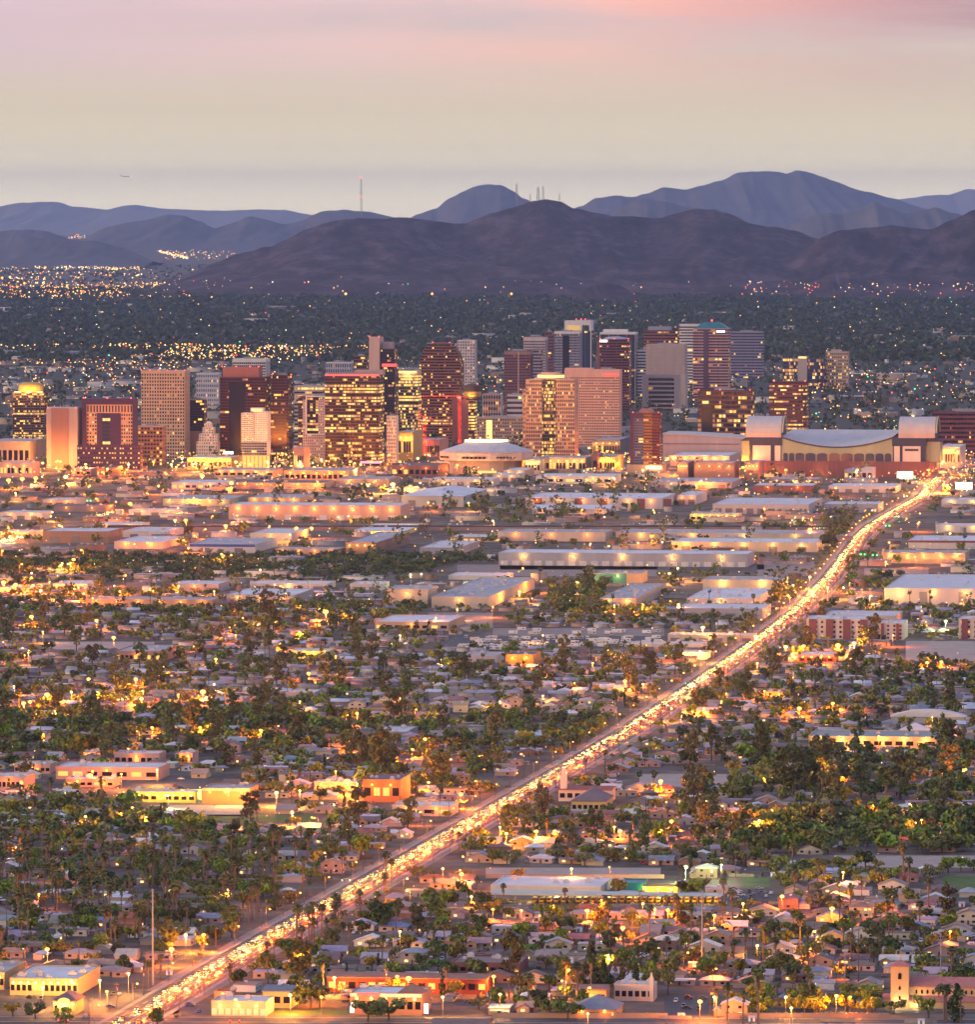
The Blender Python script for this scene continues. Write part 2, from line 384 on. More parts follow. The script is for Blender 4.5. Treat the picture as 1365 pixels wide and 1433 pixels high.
ridge('hill', [(-120, 352), (-40, 336), (0, 334), (40, 331), (90, 334), (140, 336), (165, 344), (190, 354), (215, 366)], 39000, 37000, 370, seed=11.2, spur=600, nx=120, ny=30, label='low dark hill at the left edge behind the lit freeway')
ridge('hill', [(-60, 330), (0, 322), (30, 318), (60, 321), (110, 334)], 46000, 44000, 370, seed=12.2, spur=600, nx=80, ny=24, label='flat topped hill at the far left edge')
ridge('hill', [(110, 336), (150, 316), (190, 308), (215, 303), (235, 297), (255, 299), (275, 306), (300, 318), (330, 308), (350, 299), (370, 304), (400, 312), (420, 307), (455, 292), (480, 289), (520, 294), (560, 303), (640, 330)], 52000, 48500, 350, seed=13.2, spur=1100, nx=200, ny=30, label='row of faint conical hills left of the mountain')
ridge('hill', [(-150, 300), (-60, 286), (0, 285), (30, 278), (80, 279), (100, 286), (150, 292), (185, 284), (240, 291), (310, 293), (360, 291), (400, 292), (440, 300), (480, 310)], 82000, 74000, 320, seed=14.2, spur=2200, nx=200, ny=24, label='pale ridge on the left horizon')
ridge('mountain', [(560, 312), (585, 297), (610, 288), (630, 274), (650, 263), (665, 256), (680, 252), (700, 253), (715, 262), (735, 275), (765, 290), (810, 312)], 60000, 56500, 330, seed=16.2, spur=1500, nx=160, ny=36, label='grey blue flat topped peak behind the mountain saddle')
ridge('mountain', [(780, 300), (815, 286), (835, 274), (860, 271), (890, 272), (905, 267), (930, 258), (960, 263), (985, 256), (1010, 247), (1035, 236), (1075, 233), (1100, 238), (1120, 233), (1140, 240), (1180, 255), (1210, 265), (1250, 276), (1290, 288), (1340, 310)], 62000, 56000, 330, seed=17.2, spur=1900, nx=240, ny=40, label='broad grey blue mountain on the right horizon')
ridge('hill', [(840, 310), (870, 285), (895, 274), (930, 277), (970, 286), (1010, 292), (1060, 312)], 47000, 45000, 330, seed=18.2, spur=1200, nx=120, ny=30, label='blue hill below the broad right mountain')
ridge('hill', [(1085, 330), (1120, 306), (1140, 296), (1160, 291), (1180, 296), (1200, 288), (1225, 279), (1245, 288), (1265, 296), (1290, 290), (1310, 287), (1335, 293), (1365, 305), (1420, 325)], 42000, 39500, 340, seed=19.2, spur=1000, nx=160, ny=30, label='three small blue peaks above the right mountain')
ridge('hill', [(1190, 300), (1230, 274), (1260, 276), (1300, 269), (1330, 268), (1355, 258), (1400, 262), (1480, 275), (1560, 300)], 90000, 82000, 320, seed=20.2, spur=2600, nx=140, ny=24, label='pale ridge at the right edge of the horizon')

# ------------------------------------------------------------------ masts
BEACON = emit('beacon_red', (1.0, 0.05, 0.04), 6.0)
STEEL = mat('galvanised_steel', (0.33, 0.33, 0.35), 0.5, 0.15, metal=0.3)
def mast(px, py_top, base, hgt, wid, label, beacons=(), rungs=9):
    wid *= 1.4; b = thing('radio_mast', label, 'mast', base, 0, 'masts on the mountain top')
    m = MB()
    for k in range(3):
        a = 2 * math.pi * k / 3
        m.tube((math.cos(a) * wid, math.sin(a) * wid, 0), (math.cos(a) * wid * 0.5, math.sin(a) * wid * 0.5, hgt), wid * 0.34, wid * 0.30, 4)
    for j in range(rungs):
        q = 1 - 0.75 * j / rungs; z = hgt * j / rungs
        m.prism([(math.cos(2 * math.pi * k / 3) * wid * q, math.sin(2 * math.pi * k / 3) * wid * q) for k in range(3)], z, z + wid * 0.15)
    m.build('lattice', STEEL, b)
    for h in beacons:
        q = MB(); q.ball((0, 0, hgt * h), wid * 0.8, n=6, m=4); q.build('beacon', BEACON, b)
    return b
for px, pt, pb, wd, dist, lab, bc in [(505.5, 249, 304, 3.2, 30500, 'tall thin red lit mast standing left of the summit', (0.52, 1.0)), (723, 257, 287, 4.2, 30450, 'lattice mast just left of the summit masts', ()),
        (753, 262, 279, 5.0, 30500, 'short cluster mast with dishes on the summit', ()), (760, 261, 278, 3.4, 30500, 'taller right mast of the summit pair', ()), (742, 272, 281, 2.6, 30500, 'stub mast left of the summit pair', ()), (783, 272, 280, 2.6, 30500, 'stub mast right of the summit pair', ())]:
    top, bot = far(px, pt, dist), far(px, pb + 1, dist)
    mast(px, pt, bot, top.z - bot.z, wd, lab, bc)
# ================================================================== downtown
GLASS_DK = glass('dark_window_glass', (0.012, 0.010, 0.020))
GLASS_BL = glass('blue_window_glass', (0.03, 0.04, 0.08))
GLASS_BR = glass('brown_window_glass', (0.022, 0.008, 0.012))
LIT_A = emit('lit_room_amber', (1.0, 0.46, 0.07), 1.1, 0.6)
LIT_B = emit('lit_room_yellow', (1.0, 0.62, 0.14), 1.1, 0.5)
LIT_D = emit('lit_room_dim', (1.0, 0.36, 0.08), 0.4, 0.6)
CROWN = emit('crown_light', (1.0, 0.62, 0.14), 1.8)
REDSIGN = emit('red_sign_light', (1.0, 0.05, 0.04), 1.6)
WHITESIGN = emit('white_sign_light', (1.0, 0.90, 0.75), 2.2)
GREENSIG = emit('green_signal_light', (0.05, 1.0, 0.35), 5.0)
AMBER = emit('sodium_lamp', (1.0, 0.42, 0.07), 30.0)
YELLOWL = emit('warm_flood_lamp', (1.0, 0.66, 0.16), 30.0)
ROOFGREY = mat('flat_roof_membrane', (0.36, 0.32, 0.33), 0.9, 0.3, 0.15)
PLANT = mat('rooftop_plant_metal', (0.30, 0.29, 0.30), 0.6, 0.2, 0.5)

def flat_mat(col):
    l_ = sum(col) / 3; col = tuple(max(0.01, l_ + (c - l_) * 1.2) for c in col)
    return mat('facade_%02d_%02d_%02d' % tuple(int(c * 99) for c in col), col, 0.75, 0.16, 0.08, streak=True)
class Tower: pass
def tower_base(name, label, x0, x1, yt, y0, depth, short, cat='tower', group=None):
    p = at(x0, y0); s = S(y0); xc = (x0 + x1) / 2
    ph = -YAW - math.atan((xc - PW / 2) / F)
    w_ = ((x1 - x0) * s - depth * math.sin(ph)) / math.cos(ph)
    h = (y0 - yt) * s
    t = Tower(); t.w, t.d, t.h, t.s = w_, depth, h, s; t.x0, t.x1, t.y0, t.yt = x0, x1, y0, yt
    t.o = thing(name, label, cat, p + E * (w_ / 2), YAW, group, short)
    occupy(p, w_, depth, 6)
    return t
def lx(t, px): return (px - t.x0) * t.s - t.w / 2         # photo column on the front face -> local x
def lz(t, py): return (t.y0 - py) * t.s                    # photo row -> local height
def sides(t, x0=None, x1=None, y0=0.0, y1=None):
    """the four faces of a block as (origin, direction, length, outward normal)"""
    x0 = -t.w / 2 if x0 is None else x0; x1 = t.w / 2 if x1 is None else x1; y1 = t.d if y1 is None else y1
    return [((x0, y0), (1, 0), x1 - x0, (0, -1)), ((x1, y0), (0, 1), y1 - y0, (1, 0)), ((x1, y1), (-1, 0), x1 - x0, (0, 1)), ((x0, y1), (0, -1), y1 - y0, (-1, 0))]
def strip(m, f, a0, a1, z0, z1, out, mi):
    (ox, oy), (dx, dy), L, (nx_, ny_) = f
    p = (ox + dx * a0 + nx_ * out, oy + dy * a0 + ny_ * out); q = (ox + dx * a1 + nx_ * out, oy + dy * a1 + ny_ * out)
    m.face([(*p, z0), (*q, z0), (*q, z1), (*p, z1)], mi)
def bar(m, f, a0, a1, z0, z1, o0, o1, mi):
    """a solid bar on a face, from depth o0 to o1 outside it"""
    (ox, oy), (dx, dy), L, (nx_, ny_) = f
    P_ = [(ox + dx * a + nx_ * o, oy + dy * a + ny_ * o) for a, o in ((a0, o1), (a1, o1), (a1, o0), (a0, o0))]
    i = len(m.v); m.v += [(*p, z0) for p in P_] + [(*p, z1) for p in P_]
    for q in ((0, 1, 5, 4), (1, 2, 6, 5), (2, 3, 7, 6), (3, 0, 4, 7), (4, 5, 6, 7), (3, 2, 1, 0)): m.f.append(tuple(i + k for k in q)); m.m.append(mi)
def grid_facade(t, wallm, nx, ny, z0, z1, lit=0.12, glassm=None, x0=None, x1=None, y0=0.0, y1=None, wf=0.55, hf=0.55, relief=0.6, ny_side=None, bright=0.5, litrows=(), name='window'):
    """punched windows: piers and spandrels stand proud of the panes; the hundred panes highest on the front are parts of their own"""
    glassm = glassm or GLASS_DK
    x0 = -t.w / 2 if x0 is None else x0; x1 = t.w / 2 if x1 is None else x1; y1 = t.d if y1 is None else y1
    wall = MB(); r = relief
    wall.box(x0 + r, x1 - r, y0 + r, y1 - r, z0, z1, 0)
    fh = (z1 - z0) / ny; cell = (x1 - x0) / nx; cells = []
    for fi, f in enumerate(sides(t, x0, x1, y0, y1)):
        n_ = nx if fi % 2 == 0 else max(2, round(f[2] / cell)); cw = f[2] / n_
        pier = cw * (1 - wf)
        for i in range(n_ + 1):
            a = i * cw; bar(wall, f, max(0.002, a - pier / 2), min(f[2] - 0.002, a + pier / 2), z0, z1, -r, 0, 0)
        for j in range(ny + 1):
            z = z0 + j * fh; b = fh * (1 - hf); bar(wall, f, 0.004, f[2] - 0.004, max(z0, z - b / 2), min(z1, z + b / 2), -r, -0.03, 0)
        for j in reversed(range(ny)):
            for i in range(n_): cells.append((fi, f, i * cw + pier / 2, (i + 1) * cw - pier / 2, z0 + j * fh + fh * (1 - hf) / 2, z0 + (j + 1) * fh - fh * (1 - hf) / 2, j))
    wall.build('facade', wallm, t.o)
    cells.sort(key=lambda c: (c[0] != 0, c[0] > 1))
    rest = MB(); cache = {}
    mats_ = [glassm, LIT_A, LIT_B, LIT_D]
    for q, (fi, f, a0, a1, b0, b1, j) in enumerate(cells):
        p_lit = 0.75 if j in litrows else lit
        u = rnd.random(); mi = 0 if u > p_lit else (rnd.choice((1, 2)) if rnd.random() < bright else 3)
        if q < 100 and fi == 0:
            if mi not in cache:
                pm = MB(); pm.box(-(a1 - a0) / 2, (a1 - a0) / 2, 0, 0.12, -(b1 - b0) / 2, (b1 - b0) / 2); cache[mi] = pm.mesh(name, mats_[mi])
            link(name, cache[mi], t.o, ((f[0][0] + (a0 + a1) / 2), y0 + r - 0.14, (b0 + b1) / 2))
        else: strip(rest, f, a0, a1, b0, b1, -r + 0.06, mi)
    if rest.f: rest.build('windows', mats_, t.o)['kind'] = 'stuff'
def band_facade(t, wallm, ny, z0, z1, nx=24, lit=0.1, glassm=None, x0=None, x1=None, y0=0.0, y1=None, hf=0.5, relief=0.35, litrows=(), bright=0.5, fins=0, finm=None, clump=True):
    """ribbon windows: a spandrel on every storey and one band of glazing between, some of its rooms lit"""
    glassm = glassm or GLASS_DK
    x0 = -t.w / 2 if x0 is None else x0; x1 = t.w / 2 if x1 is None else x1; y1 = t.d if y1 is None else y1
    r = relief; wall = MB(); wall.box(x0 + r, x1 - r, y0 + r, y1 - r, z0, z1, 0); fh = (z1 - z0) / ny
    fs = sides(t, x0, x1, y0, y1)
    for j in range(ny + 1):
        z = z0 + j * fh; b = fh * (1 - hf) / 2; wall.box(x0, x1, y0, y1, max(z0, z - b), min(z1 + 0.4, z + b), 0)
    if fins:
        for f in fs:
            n_ = max(2, round(fins * f[2] / (x1 - x0)))
            for i in range(n_ + 1):
                a = min(f[2] - 0.2, max(0.2, f[2] * i / n_)); bar(wall, f, a - 0.28, a + 0.28, z0, z1, -0.2, 0.35, 1)
    wall.build('facade', [wallm, finm or wallm], t.o)
    mats_ = [glassm, LIT_A, LIT_B, LIT_D]
    for j in range(ny):
        lf = lit * rnd.choice((0.25, 0.6, 0.9, 1.2, 2.2)); m = MB(); za, zb = z0 + j * fh + fh * (1 - hf) / 2 + 0.02, z0 + (j + 1) * fh - fh * (1 - hf) / 2 - 0.02
        for fi, f in enumerate(fs):
            n_ = max(3, round(nx * f[2] / (x1 - x0))); st = 0
            for i in range(n_):
                if st <= 0:
                    pl = 0.85 if j in litrows else lf
                    mi = 0 if rnd.random() > pl else (rnd.choice((1, 2)) if rnd.random() < bright else 3); st = rnd.choice((1, 1, 2, 3)) if clump else 1
                st -= 1
                strip(m, f, f[2] * i / n_ + 0.12, f[2] * (i + 1) / n_ - 0.12, za, zb, -r + 0.08, mi)
        m.build('window_band', mats_, t.o)
def part_box(t, name, x0, x1, y0, y1, z0, z1, mt, mi=0, top=None):
    m = MB(); m.box(x0, x1, y0, y1, z0, z1, 0, top); return m.build(name, mt, t.o)
def roof_cap(t, z, wallm, par=1.2, x0=None, x1=None, y0=0.0, y1=None, plant=True):
    x0 = -t.w / 2 if x0 is None else x0; x1 = t.w / 2 if x1 is None else x1; y1 = t.d if y1 is None else y1
    m = MB(); a = 0.003
    m.box(x0 - a, x1 + a, y0 - a, y0 + 0.5, z, z + par); m.box(x0 - a, x1 + a, y1 - 0.5, y1 + a, z, z + par); m.box(x0 - a, x0 + 0.5, y0 + 0.5, y1 - 0.5, z, z + par); m.box(x1 - 0.5, x1 + a, y0 + 0.5, y1 - 0.5, z, z + par)
    m.box(x0 + 0.5, x1 - 0.5, y0 + 0.5, y1 - 0.5, z, z + 0.25, 1)
    rf = m.build('roof', [wallm, ROOFGREY], t.o)
    if plant:
        q = MB(); W_ = x1 - x0; D_ = y1 - y0
        q.box(x0 + W_ * 0.28, x0 + W_ * 0.66, y0 + D_ * 0.35, y0 + D_ * 0.75, z + 0.25, z + 3.6); q.box(x0 + W_ * 0.7, x0 + W_ * 0.82, y0 + D_ * 0.3, y0 + D_ * 0.5, z + 0.25, z + 2.4)
        for k in range(3): q.tube((x0 + W_ * (0.3 + 0.12 * k), y0 + D_ * 0.5, z + 3.6), (x0 + W_ * (0.3 + 0.12 * k), y0 + D_ * 0.5, z + 5 + 2 * (k == 1)), 0.15, n=4)
        q.build('rooftop_plant', PLANT, rf)
def beacon(t, x, y, z, r=0.9, mt=None):
    m = MB(); m.ball((x, y, z), r, n=6, m=4); return m.build('beacon', mt or BEACON, t.o)
def flood(t, x, y, z, p, col=(1.0, 0.6, 0.16)):
    return lamp_light('crown_flood', (x, y, z), p, col, t.o, 1.0)

# --- far left: amber tower with a lit gold drum on top
t = tower_base('domed_tower', 'amber glass tower with glowing golden drum roof at far left', 18, 69, 550, 625, 38, 'golden-topped tower')
band_facade(t, flat_mat((0.16, 0.09, 0.08)), 22, 0, t.h, 18, 0.45, GLASS_BR, hf=0.6, bright=0.75, clump=False, fins=9)
roof_cap(t, t.h, flat_mat((0.16, 0.09, 0.08)), plant=False)
m = MB(); n_ = 20; rx = 18 * t.s
prof = [(1.0, 0), (1.0, 8), (0.93, 11), (0.75, 14), (0.4, 15.5)]
for (a, z), (b, z2) in zip(prof, prof[1:]):
    for k in range(n_):
        c0, s0, c1, s1 = math.cos(2 * math.pi * k / n_), math.sin(2 * math.pi * k / n_), math.cos(2 * math.pi * (k + 1) / n_), math.sin(2 * math.pi * (k + 1) / n_)
        m.face([(c0 * rx * a, s0 * rx * 0.7 * a, z), (c1 * rx * a, s1 * rx * 0.7 * a, z), (c1 * rx * b, s1 * rx * 0.7 * b, z2), (c0 * rx * b, s0 * rx * 0.7 * b, z2)])
m.build('drum_roof', mat('gold_roof', (0.55, 0.30, 0.06), 0.45, 0.2), t.o, (0, t.d / 2, t.h + 1))
for x in (-0.35, 0.0, 0.35): 
    flood(t, x * t.w, -4, t.h + 3, 18000); part_box(t, 'crown_lamp', x * t.w - 5, x * t.w + 5, 0.2, 0.6, t.h + 1.3, t.h + 2.2, CROWN)
m = MB(); m.tube((0, t.d / 2, t.h + 15), (0, t.d / 2, t.h + 30), 0.8, 0.3, 5); m.build('antenna', STEEL, t.o)

# --- windowless brown slab
t = tower_base('windowless_tower', 'plain brown windowless slab tower with antennas on its roof', 65, 115, 572, 655, 34, 'windowless brown tower')
A = flat_mat((0.30, 0.16, 0.13)); B = flat_mat((0.40, 0.30, 0.27)); 
part_box(t, 'shaft', -t.w / 2, lx(t, 72), 0.4, t.d, 0, t.h, B); part_box(t, 'brick_panel', lx(t, 72) + 0.002, lx(t, 97), 0, t.d - 0.4, 0, t.h + 1, A); part_box(t, 'shaft', lx(t, 97) + 0.002, t.w / 2, 0.5, t.d, 0, t.h + 0.5, B)
part_box(t, 'roof', -t.w / 2 + 0.6, t.w / 2 - 0.6, 0.8, t.d - 0.8, t.h, t.h + 2, flat_mat((0.5, 0.44, 0.42)))
m = MB()
for k in range(7): x = rnd.uniform(-6, 8); m.tube((x, 12, t.h + 2), (x, 12, t.h + 5 + 5 * rnd.random()), 0.25, n=4); m.ball((x, 11.6, t.h + 4), 0.9, 0.4, 0.9, 6, 4)
m.build('antennas', STEEL, t.o)
for px in (67, 107): beacon(t, lx(t, px), 1, t.h + 1.5, 0.8)

# --- dark purple court tower with tan inner panels
t = tower_base('courthouse_tower', 'dark purple framed tower with tan window panels and lit centre bay', 115, 193, 558, 655, 40, 'purple framed tower')
PUR = flat_mat((0.060, 0.026, 0.062)); TAN = flat_mat((0.50, 0.31, 0.22)); zi = lz(t, 566)
part_box(t, 'frame', -t.w / 2, lx(t, 121), 0, t.d, 0, t.h, PUR); part_box(t, 'frame', lx(t, 187), t.w / 2, 0, t.d, 0, t.h, PUR); part_box(t, 'frame', lx(t, 121) + 0.003, lx(t, 187) - 0.003, 0, t.d, zi, t.h - 0.01, PUR)
tt = Tower(); tt.__dict__.update(t.__dict__); xa, xb, xc_, xd = lx(t, 121) + 0.01, lx(t, 136), lx(t, 170), lx(t, 187) - 0.01
grid_facade(tt, TAN, 4, 15, 0, lz(t, 578), 0.22, x0=xa, x1=xb, y0=1.5, y1=t.d - 1, wf=0.6, hf=0.5)
grid_facade(tt, TAN, 5, 15, 0, lz(t, 578), 0.22, x0=xc_, x1=xd, y0=1.5, y1=t.d - 1, wf=0.6, hf=0.5)
grid_facade(tt, TAN, 15, 1, lz(t, 578) + 0.01, zi - 0.01, 0.02, x0=xa, x1=xd, y0=1.2, y1=t.d - 1, wf=0.45, hf=0.75)
part_box(t, 'centre_bay', xb + 0.01, lx(t, 144), 0.6, t.d - 2, 0, lz(t, 578) - 0.02, PUR); part_box(t, 'centre_bay', lx(t, 155), xc_ - 0.01, 0.6, t.d - 2, 0, lz(t, 578) - 0.02, PUR)
band_facade(tt, PUR, 14, 0, lz(t, 579), 3, 0.0, GLASS_BL, x0=lx(t, 144) + 0.01, x1=lx(t, 155) - 0.01, y0=1.0, y1=t.d - 2.1, hf=0.7, litrows=(0, 1, 2, 3, 4, 5, 6, 12), bright=1.0)
for k in range(3):
    beacon(t, (-0.47, 0.0, 0.47)[k] * t.w, 1, t.h + 1.2, 1.0)
t = tower_base('podium_building', 'low dark purple podium with rows of yellow windows below framed tower', 108, 200, 624, 661, 20, 'purple podium')
grid_facade(t, PUR, 24, 5, 4, t.h, 0.5, wf=0.5, hf=0.3, bright=0.9); part_box(t, 'base', -t.w / 2, t.w / 2, -0.5, t.d, 0, 4, TAN); roof_cap(t, t.h, PUR, plant=False)

# --- tall tan grid tower
t = tower_base('office_tower', 'tall tan concrete tower with even grid of dark square windows, left of centre', 198, 266, 520, 642, 42, 'tan grid tower')
TAN2 = flat_mat((0.60, 0.39, 0.27))
grid_facade(t, TAN2, 17, 25, 0, t.h - 2, 0.10, wf=0.55, hf=0.58, bright=0.4, litrows=()); roof_cap(t, t.h - 2, TAN2, 3.5)
for k in range(6): beacon(t, -t.w / 2 + t.w * k / 5, 0.3, t.h + 2, 0.7)
t = tower_base('office_building', 'small brown office building at the foot of tan grid tower', 193, 232, 597, 652, 26, 'small brown office')
grid_facade(t, flat_mat((0.30, 0.16, 0.12)), 8, 10, 0, t.h, 0.15, wf=0.7, hf=0.5, litrows=(1,)); roof_cap(t, t.h, flat_mat((0.5, 0.45, 0.42)))
t = tower_base('office_building', 'narrow black glass office block right of tan grid tower', 263, 290, 560, 640, 25, 'narrow black block')
band_facade(t, flat_mat((0.05, 0.03, 0.06)), 12, lz(t, 603), t.h, 8, 0.10, hf=0.7); part_box(t, 'base', -t.w / 2, t.w / 2 + 2, 0, t.d, 0, lz(t, 603), flat_mat((0.32, 0.19, 0.15))); roof_cap(t, t.h, flat_mat((0.4, 0.3, 0.3)))
# --- stepped cream deco tower
t = tower_base('stepped_tower', 'small stepped cream art deco tower with tapering top', 275, 308, 618, 646, 22, 'cream stepped tower')
CRM = flat_mat((0.66, 0.56, 0.48))
grid_facade(t, CRM, 9, 6, 0, t.h, 0.15, wf=0.4, hf=0.5)
for xa, xb, yt_, ins in ((278, 304, 607, 2), (283, 299, 598, 4), (286, 296, 593, 6)):
    z0 = t.h if ins == 2 else z1_; z1_ = lz(t, yt_); tt = Tower(); tt.__dict__.update(t.__dict__)
    grid_facade(tt, CRM, max(3, int((xb - xa) / 3.5)), 3, z0, z1_, 0.1, x0=lx(t, xa), x1=lx(t, xb), y0=ins, y1=t.d - ins, wf=0.4, hf=0.5)
m = MB(); m.pyramid(lx(t, 286.5), lx(t, 295.5), 7, t.d - 7, z1_, 3, 0, 0.5); m.build('cap', CRM, t.o)

# --- maroon glass twin-mass tower
t = tower_base('glass_tower', 'broad maroon glass tower with scattered amber windows and stepped roofline', 308, 379, 529, 645, 45, 'broad maroon tower')
MAR = flat_mat((0.080, 0.022, 0.034))
band_facade(t, MAR, 28, 0, t.h, 26, 0.10, GLASS_BR, hf=0.62, bright=0.6); roof_cap(t, t.h, MAR)
part_box(t, 'penthouse', lx(t, 311), lx(t, 362), 6, t.d - 6, t.h, lz(t, 514), flat_mat((0.30, 0.13, 0.11)))
m = MB(); m.box(lx(t, 321), lx(t, 344), -0.6, 0.02, 6, t.h - 6); m.build('glass_bay', GLASS_DK, t.o)
part_box(t, 'sign', lx(t, 313), lx(t, 327), -0.9, -0.62, 10, 14, WHITESIGN)
for px in (310, 330, 350, 362): beacon(t, lx(t, px), 5.8, lz(t, 513), 0.8)
t = tower_base('glass_tower', 'slim maroon glass tower joined to the right of the broad one', 379.5, 410, 526, 645, 40, 'slim maroon tower')
band_facade(t, MAR, 29, 0, t.h, 12, 0.16, GLASS_BR, hf=0.62, bright=0.6); roof_cap(t, t.h, MAR)
for px in (381, 408): beacon(t, lx(t, px), 1, t.h + 2, 0.8)
t = tower_base('ribbed_tower', 'white ribbed tower top showing behind broad maroon tower', 326, 378, 503, 600, 40, 'white ribbed tower')
WHT = flat_mat((0.72, 0.64, 0.58))
band_facade(t, WHT, 24, 0, t.h - 4, 16, 0.05, hf=0.6, fins=16, finm=WHT); part_box(t, 'crown', -t.w / 2 - 0.5, t.w / 2 + 0.5, -0.5, t.d + 0.5, t.h - 4, t.h, WHT); roof_cap(t, t.h, WHT)
# --- white balconied block with lit crown
t = tower_base('apartment_tower', 'white balconied high-rise with glowing crown and golden lobby', 338, 379, 578, 657, 30, 'white balconied tower')
zb = lz(t, 637)
grid_facade(t, WHT, 7, 14, lz(t, 619), t.h, 0.12, x0=-t.w / 2, x1=lx(t, 355), wf=0.75, hf=0.5)
grid_facade(t, WHT, 8, 14, lz(t, 619), t.h + 2, 0.10, x0=lx(t, 355) + 0.02, x1=t.w / 2, y0=1.5, wf=0.5, hf=0.42)
band_facade(t, flat_mat((0.33, 0.33, 0.36)), 5, zb, lz(t, 619) - 0.02, 10, 0.1, GLASS_BL, hf=0.7, x1=lx(t, 374)); part_box(t, 'stair_wall', lx(t, 374) + 0.02, t.w / 2 - 0.05, 0.5, t.d, zb, lz(t, 619) - 0.03, WHT)
m = MB()
for k in range(7): x = -t.w / 2 + 1 + (t.w - 2) * k / 6; m.box(x - 0.7, x + 0.7, 0.1, 1.6, 0, zb - 1)
m.box(-t.w / 2, t.w / 2, 0, t.d, zb - 1, zb - 0.01); m.build('colonnade', TAN, t.o)
m = MB(); m.box(-t.w / 2 + 1, t.w / 2 - 1, 4, t.d - 2, 0.1, zb - 1.02); m.build('lobby', emit('lobby_gold', (1, 0.55, 0.1), 0.9), t.o)
part_box(t, 'penthouse', lx(t, 350), lx(t, 368), 6, 22, t.h + 2, t.h + 7, WHT); part_box(t, 'crown_lamp', lx(t, 352), lx(t, 366), 5, 5.8, t.h + 2.4, t.h + 5, CROWN)
# --- lavender hotel with white framed corner
t = tower_base('hotel_tower', 'lavender grey hotel with rows of small square windows and white framed glass bay', 417, 501, 556, 648, 30, 'lavender hotel')
LAV = flat_mat((0.46, 0.36, 0.36))
za = lz(t, 607); zt_ = lz(t, 560)
grid_facade(t, LAV, 24, 8, lz(t, 638), za, 0.22, x0=lx(t, 424), x1=lx(t, 499), wf=0.42, hf=0.42)
cols_ = [(424, 430, 2), (446, 463, 6), (470, 478, 3), (486, 499, 5)]
for a, b, n in cols_: grid_facade(t, LAV, n, 13, za + 0.02, zt_, 0.25, x0=lx(t, a), x1=lx(t, b), wf=0.42, hf=0.42)
for a, b in ((430, 446), (463, 470), (478, 486)): band_facade(t, flat_mat((0.10, 0.06, 0.09)), 13, za + 0.03, zt_ + 4, 4, 0.4, x0=lx(t, a) + 0.02, x1=lx(t, b) - 0.02, y0=1.6, y1=t.d - 1.2, hf=0.75, clump=False)
band_facade(t, flat_mat((0.10, 0.06, 0.09)), 22, lz(t, 638), zt_ + 3, 4, 0.3, x0=-t.w / 2, x1=lx(t, 424) - 0.02, y0=2, hf=0.7)
part_box(t, 'podium', -t.w / 2, t.w / 2, -1, t.d, 0, lz(t, 638) - 0.02, flat_mat((0.45, 0.32, 0.27)))
m = MB(); xa, xb = lx(t, 428.5), lx(t, 462); z0, z1 = za - 1, lz(t, 554)
for a, b, c, d in ((xa, xa + 1.2, z0, z1), (xb - 1.2, xb, z0, z1), (xa + 1.2, xb - 1.2, z1 - 1.2, z1), (xa + 1.2, xb - 1.2, z0, z0 + 1.2)): m.box(a, b, -1.6, -0.01, c, d)
m.build('white_frame', flat_mat((0.75, 0.7, 0.7)), t.o)
roof_cap(t, lz(t, 556), flat_mat((0.12, 0.07, 0.1)))
# --- golden glass tower with red edge light
t = tower_base('lit_glass_tower', 'gold lit glass tower with red light strip along its roof edge', 455, 538, 525, 652, 45, 'red-edged gold tower')
DKB = flat_mat((0.09, 0.052, 0.042))
band_facade(t, DKB, 30, 0, t.h, 34, 0.36, GLASS_BR, hf=0.62, bright=0.65, litrows=(22, 24, 26), clump=True); roof_cap(t, t.h, DKB)
part_box(t, 'roof_light_strip', -t.w / 2, t.w / 2, -0.4, -0.05, t.h - 1.2, t.h + 1.6, REDSIGN); part_box(t, 'penthouse', lx(t, 495), lx(t, 535), 10, 36, t.h + 0.3, lz(t, 518), flat_mat((0.36, 0.30, 0.28)))
part_box(t, 'shop_sign', lx(t, 505), lx(t, 534), -0.6, -0.1, 4, 7, emit('pink_sign', (1, 0.25, 0.4), 1.4))
t = tower_base('office_building', 'flat banded office with lit storeys left of red-edged gold tower', 412, 456, 541, 630, 30, 'banded office')
band_facade(t, flat_mat((0.45, 0.36, 0.33)), 16, 0, t.h, 16, 0.25, hf=0.5, litrows=(13, 15)); roof_cap(t, t.h, flat_mat((0.5, 0.42, 0.4)))
# --- tallest: pink shaft beside dark glass
t = tower_base('tallest_tower', 'tallest tower, pink windowless shaft beside dark glass with red sign', 517, 558, 489, 615, 40, 'tallest tower')
PNK = flat_mat((0.62, 0.40, 0.32))
band_facade(t, flat_mat((0.05, 0.03, 0.05)), 36, 0, t.h, 12, 0.16, x0=lx(t, 532) + 0.02, hf=0.72)
part_box(t, 'pink_shaft', -t.w / 2, lx(t, 532), -2, t.d - 2, 0, lz(t, 472), PNK); roof_cap(t, t.h, DKB, x0=lx(t, 532) + 0.02, plant=False)
part_box(t, 'penthouse', lx(t, 535), lx(t, 549), 6, 30, t.h + 0.3, lz(t, 479), flat_mat((0.4, 0.3, 0.28))); part_box(t, 'red_sign', lx(t, 535), lx(t, 556), -0.5, -0.05, lz(t, 513), lz(t, 509), REDSIGN)
for px in (518, 531): beacon(t, lx(t, px), -1, lz(t, 471), 0.9)
t = tower_base('office_building', 'small dark brown block with amber windows left of the tallest tower', 495, 517, 499, 600, 30, 'dark brown block')
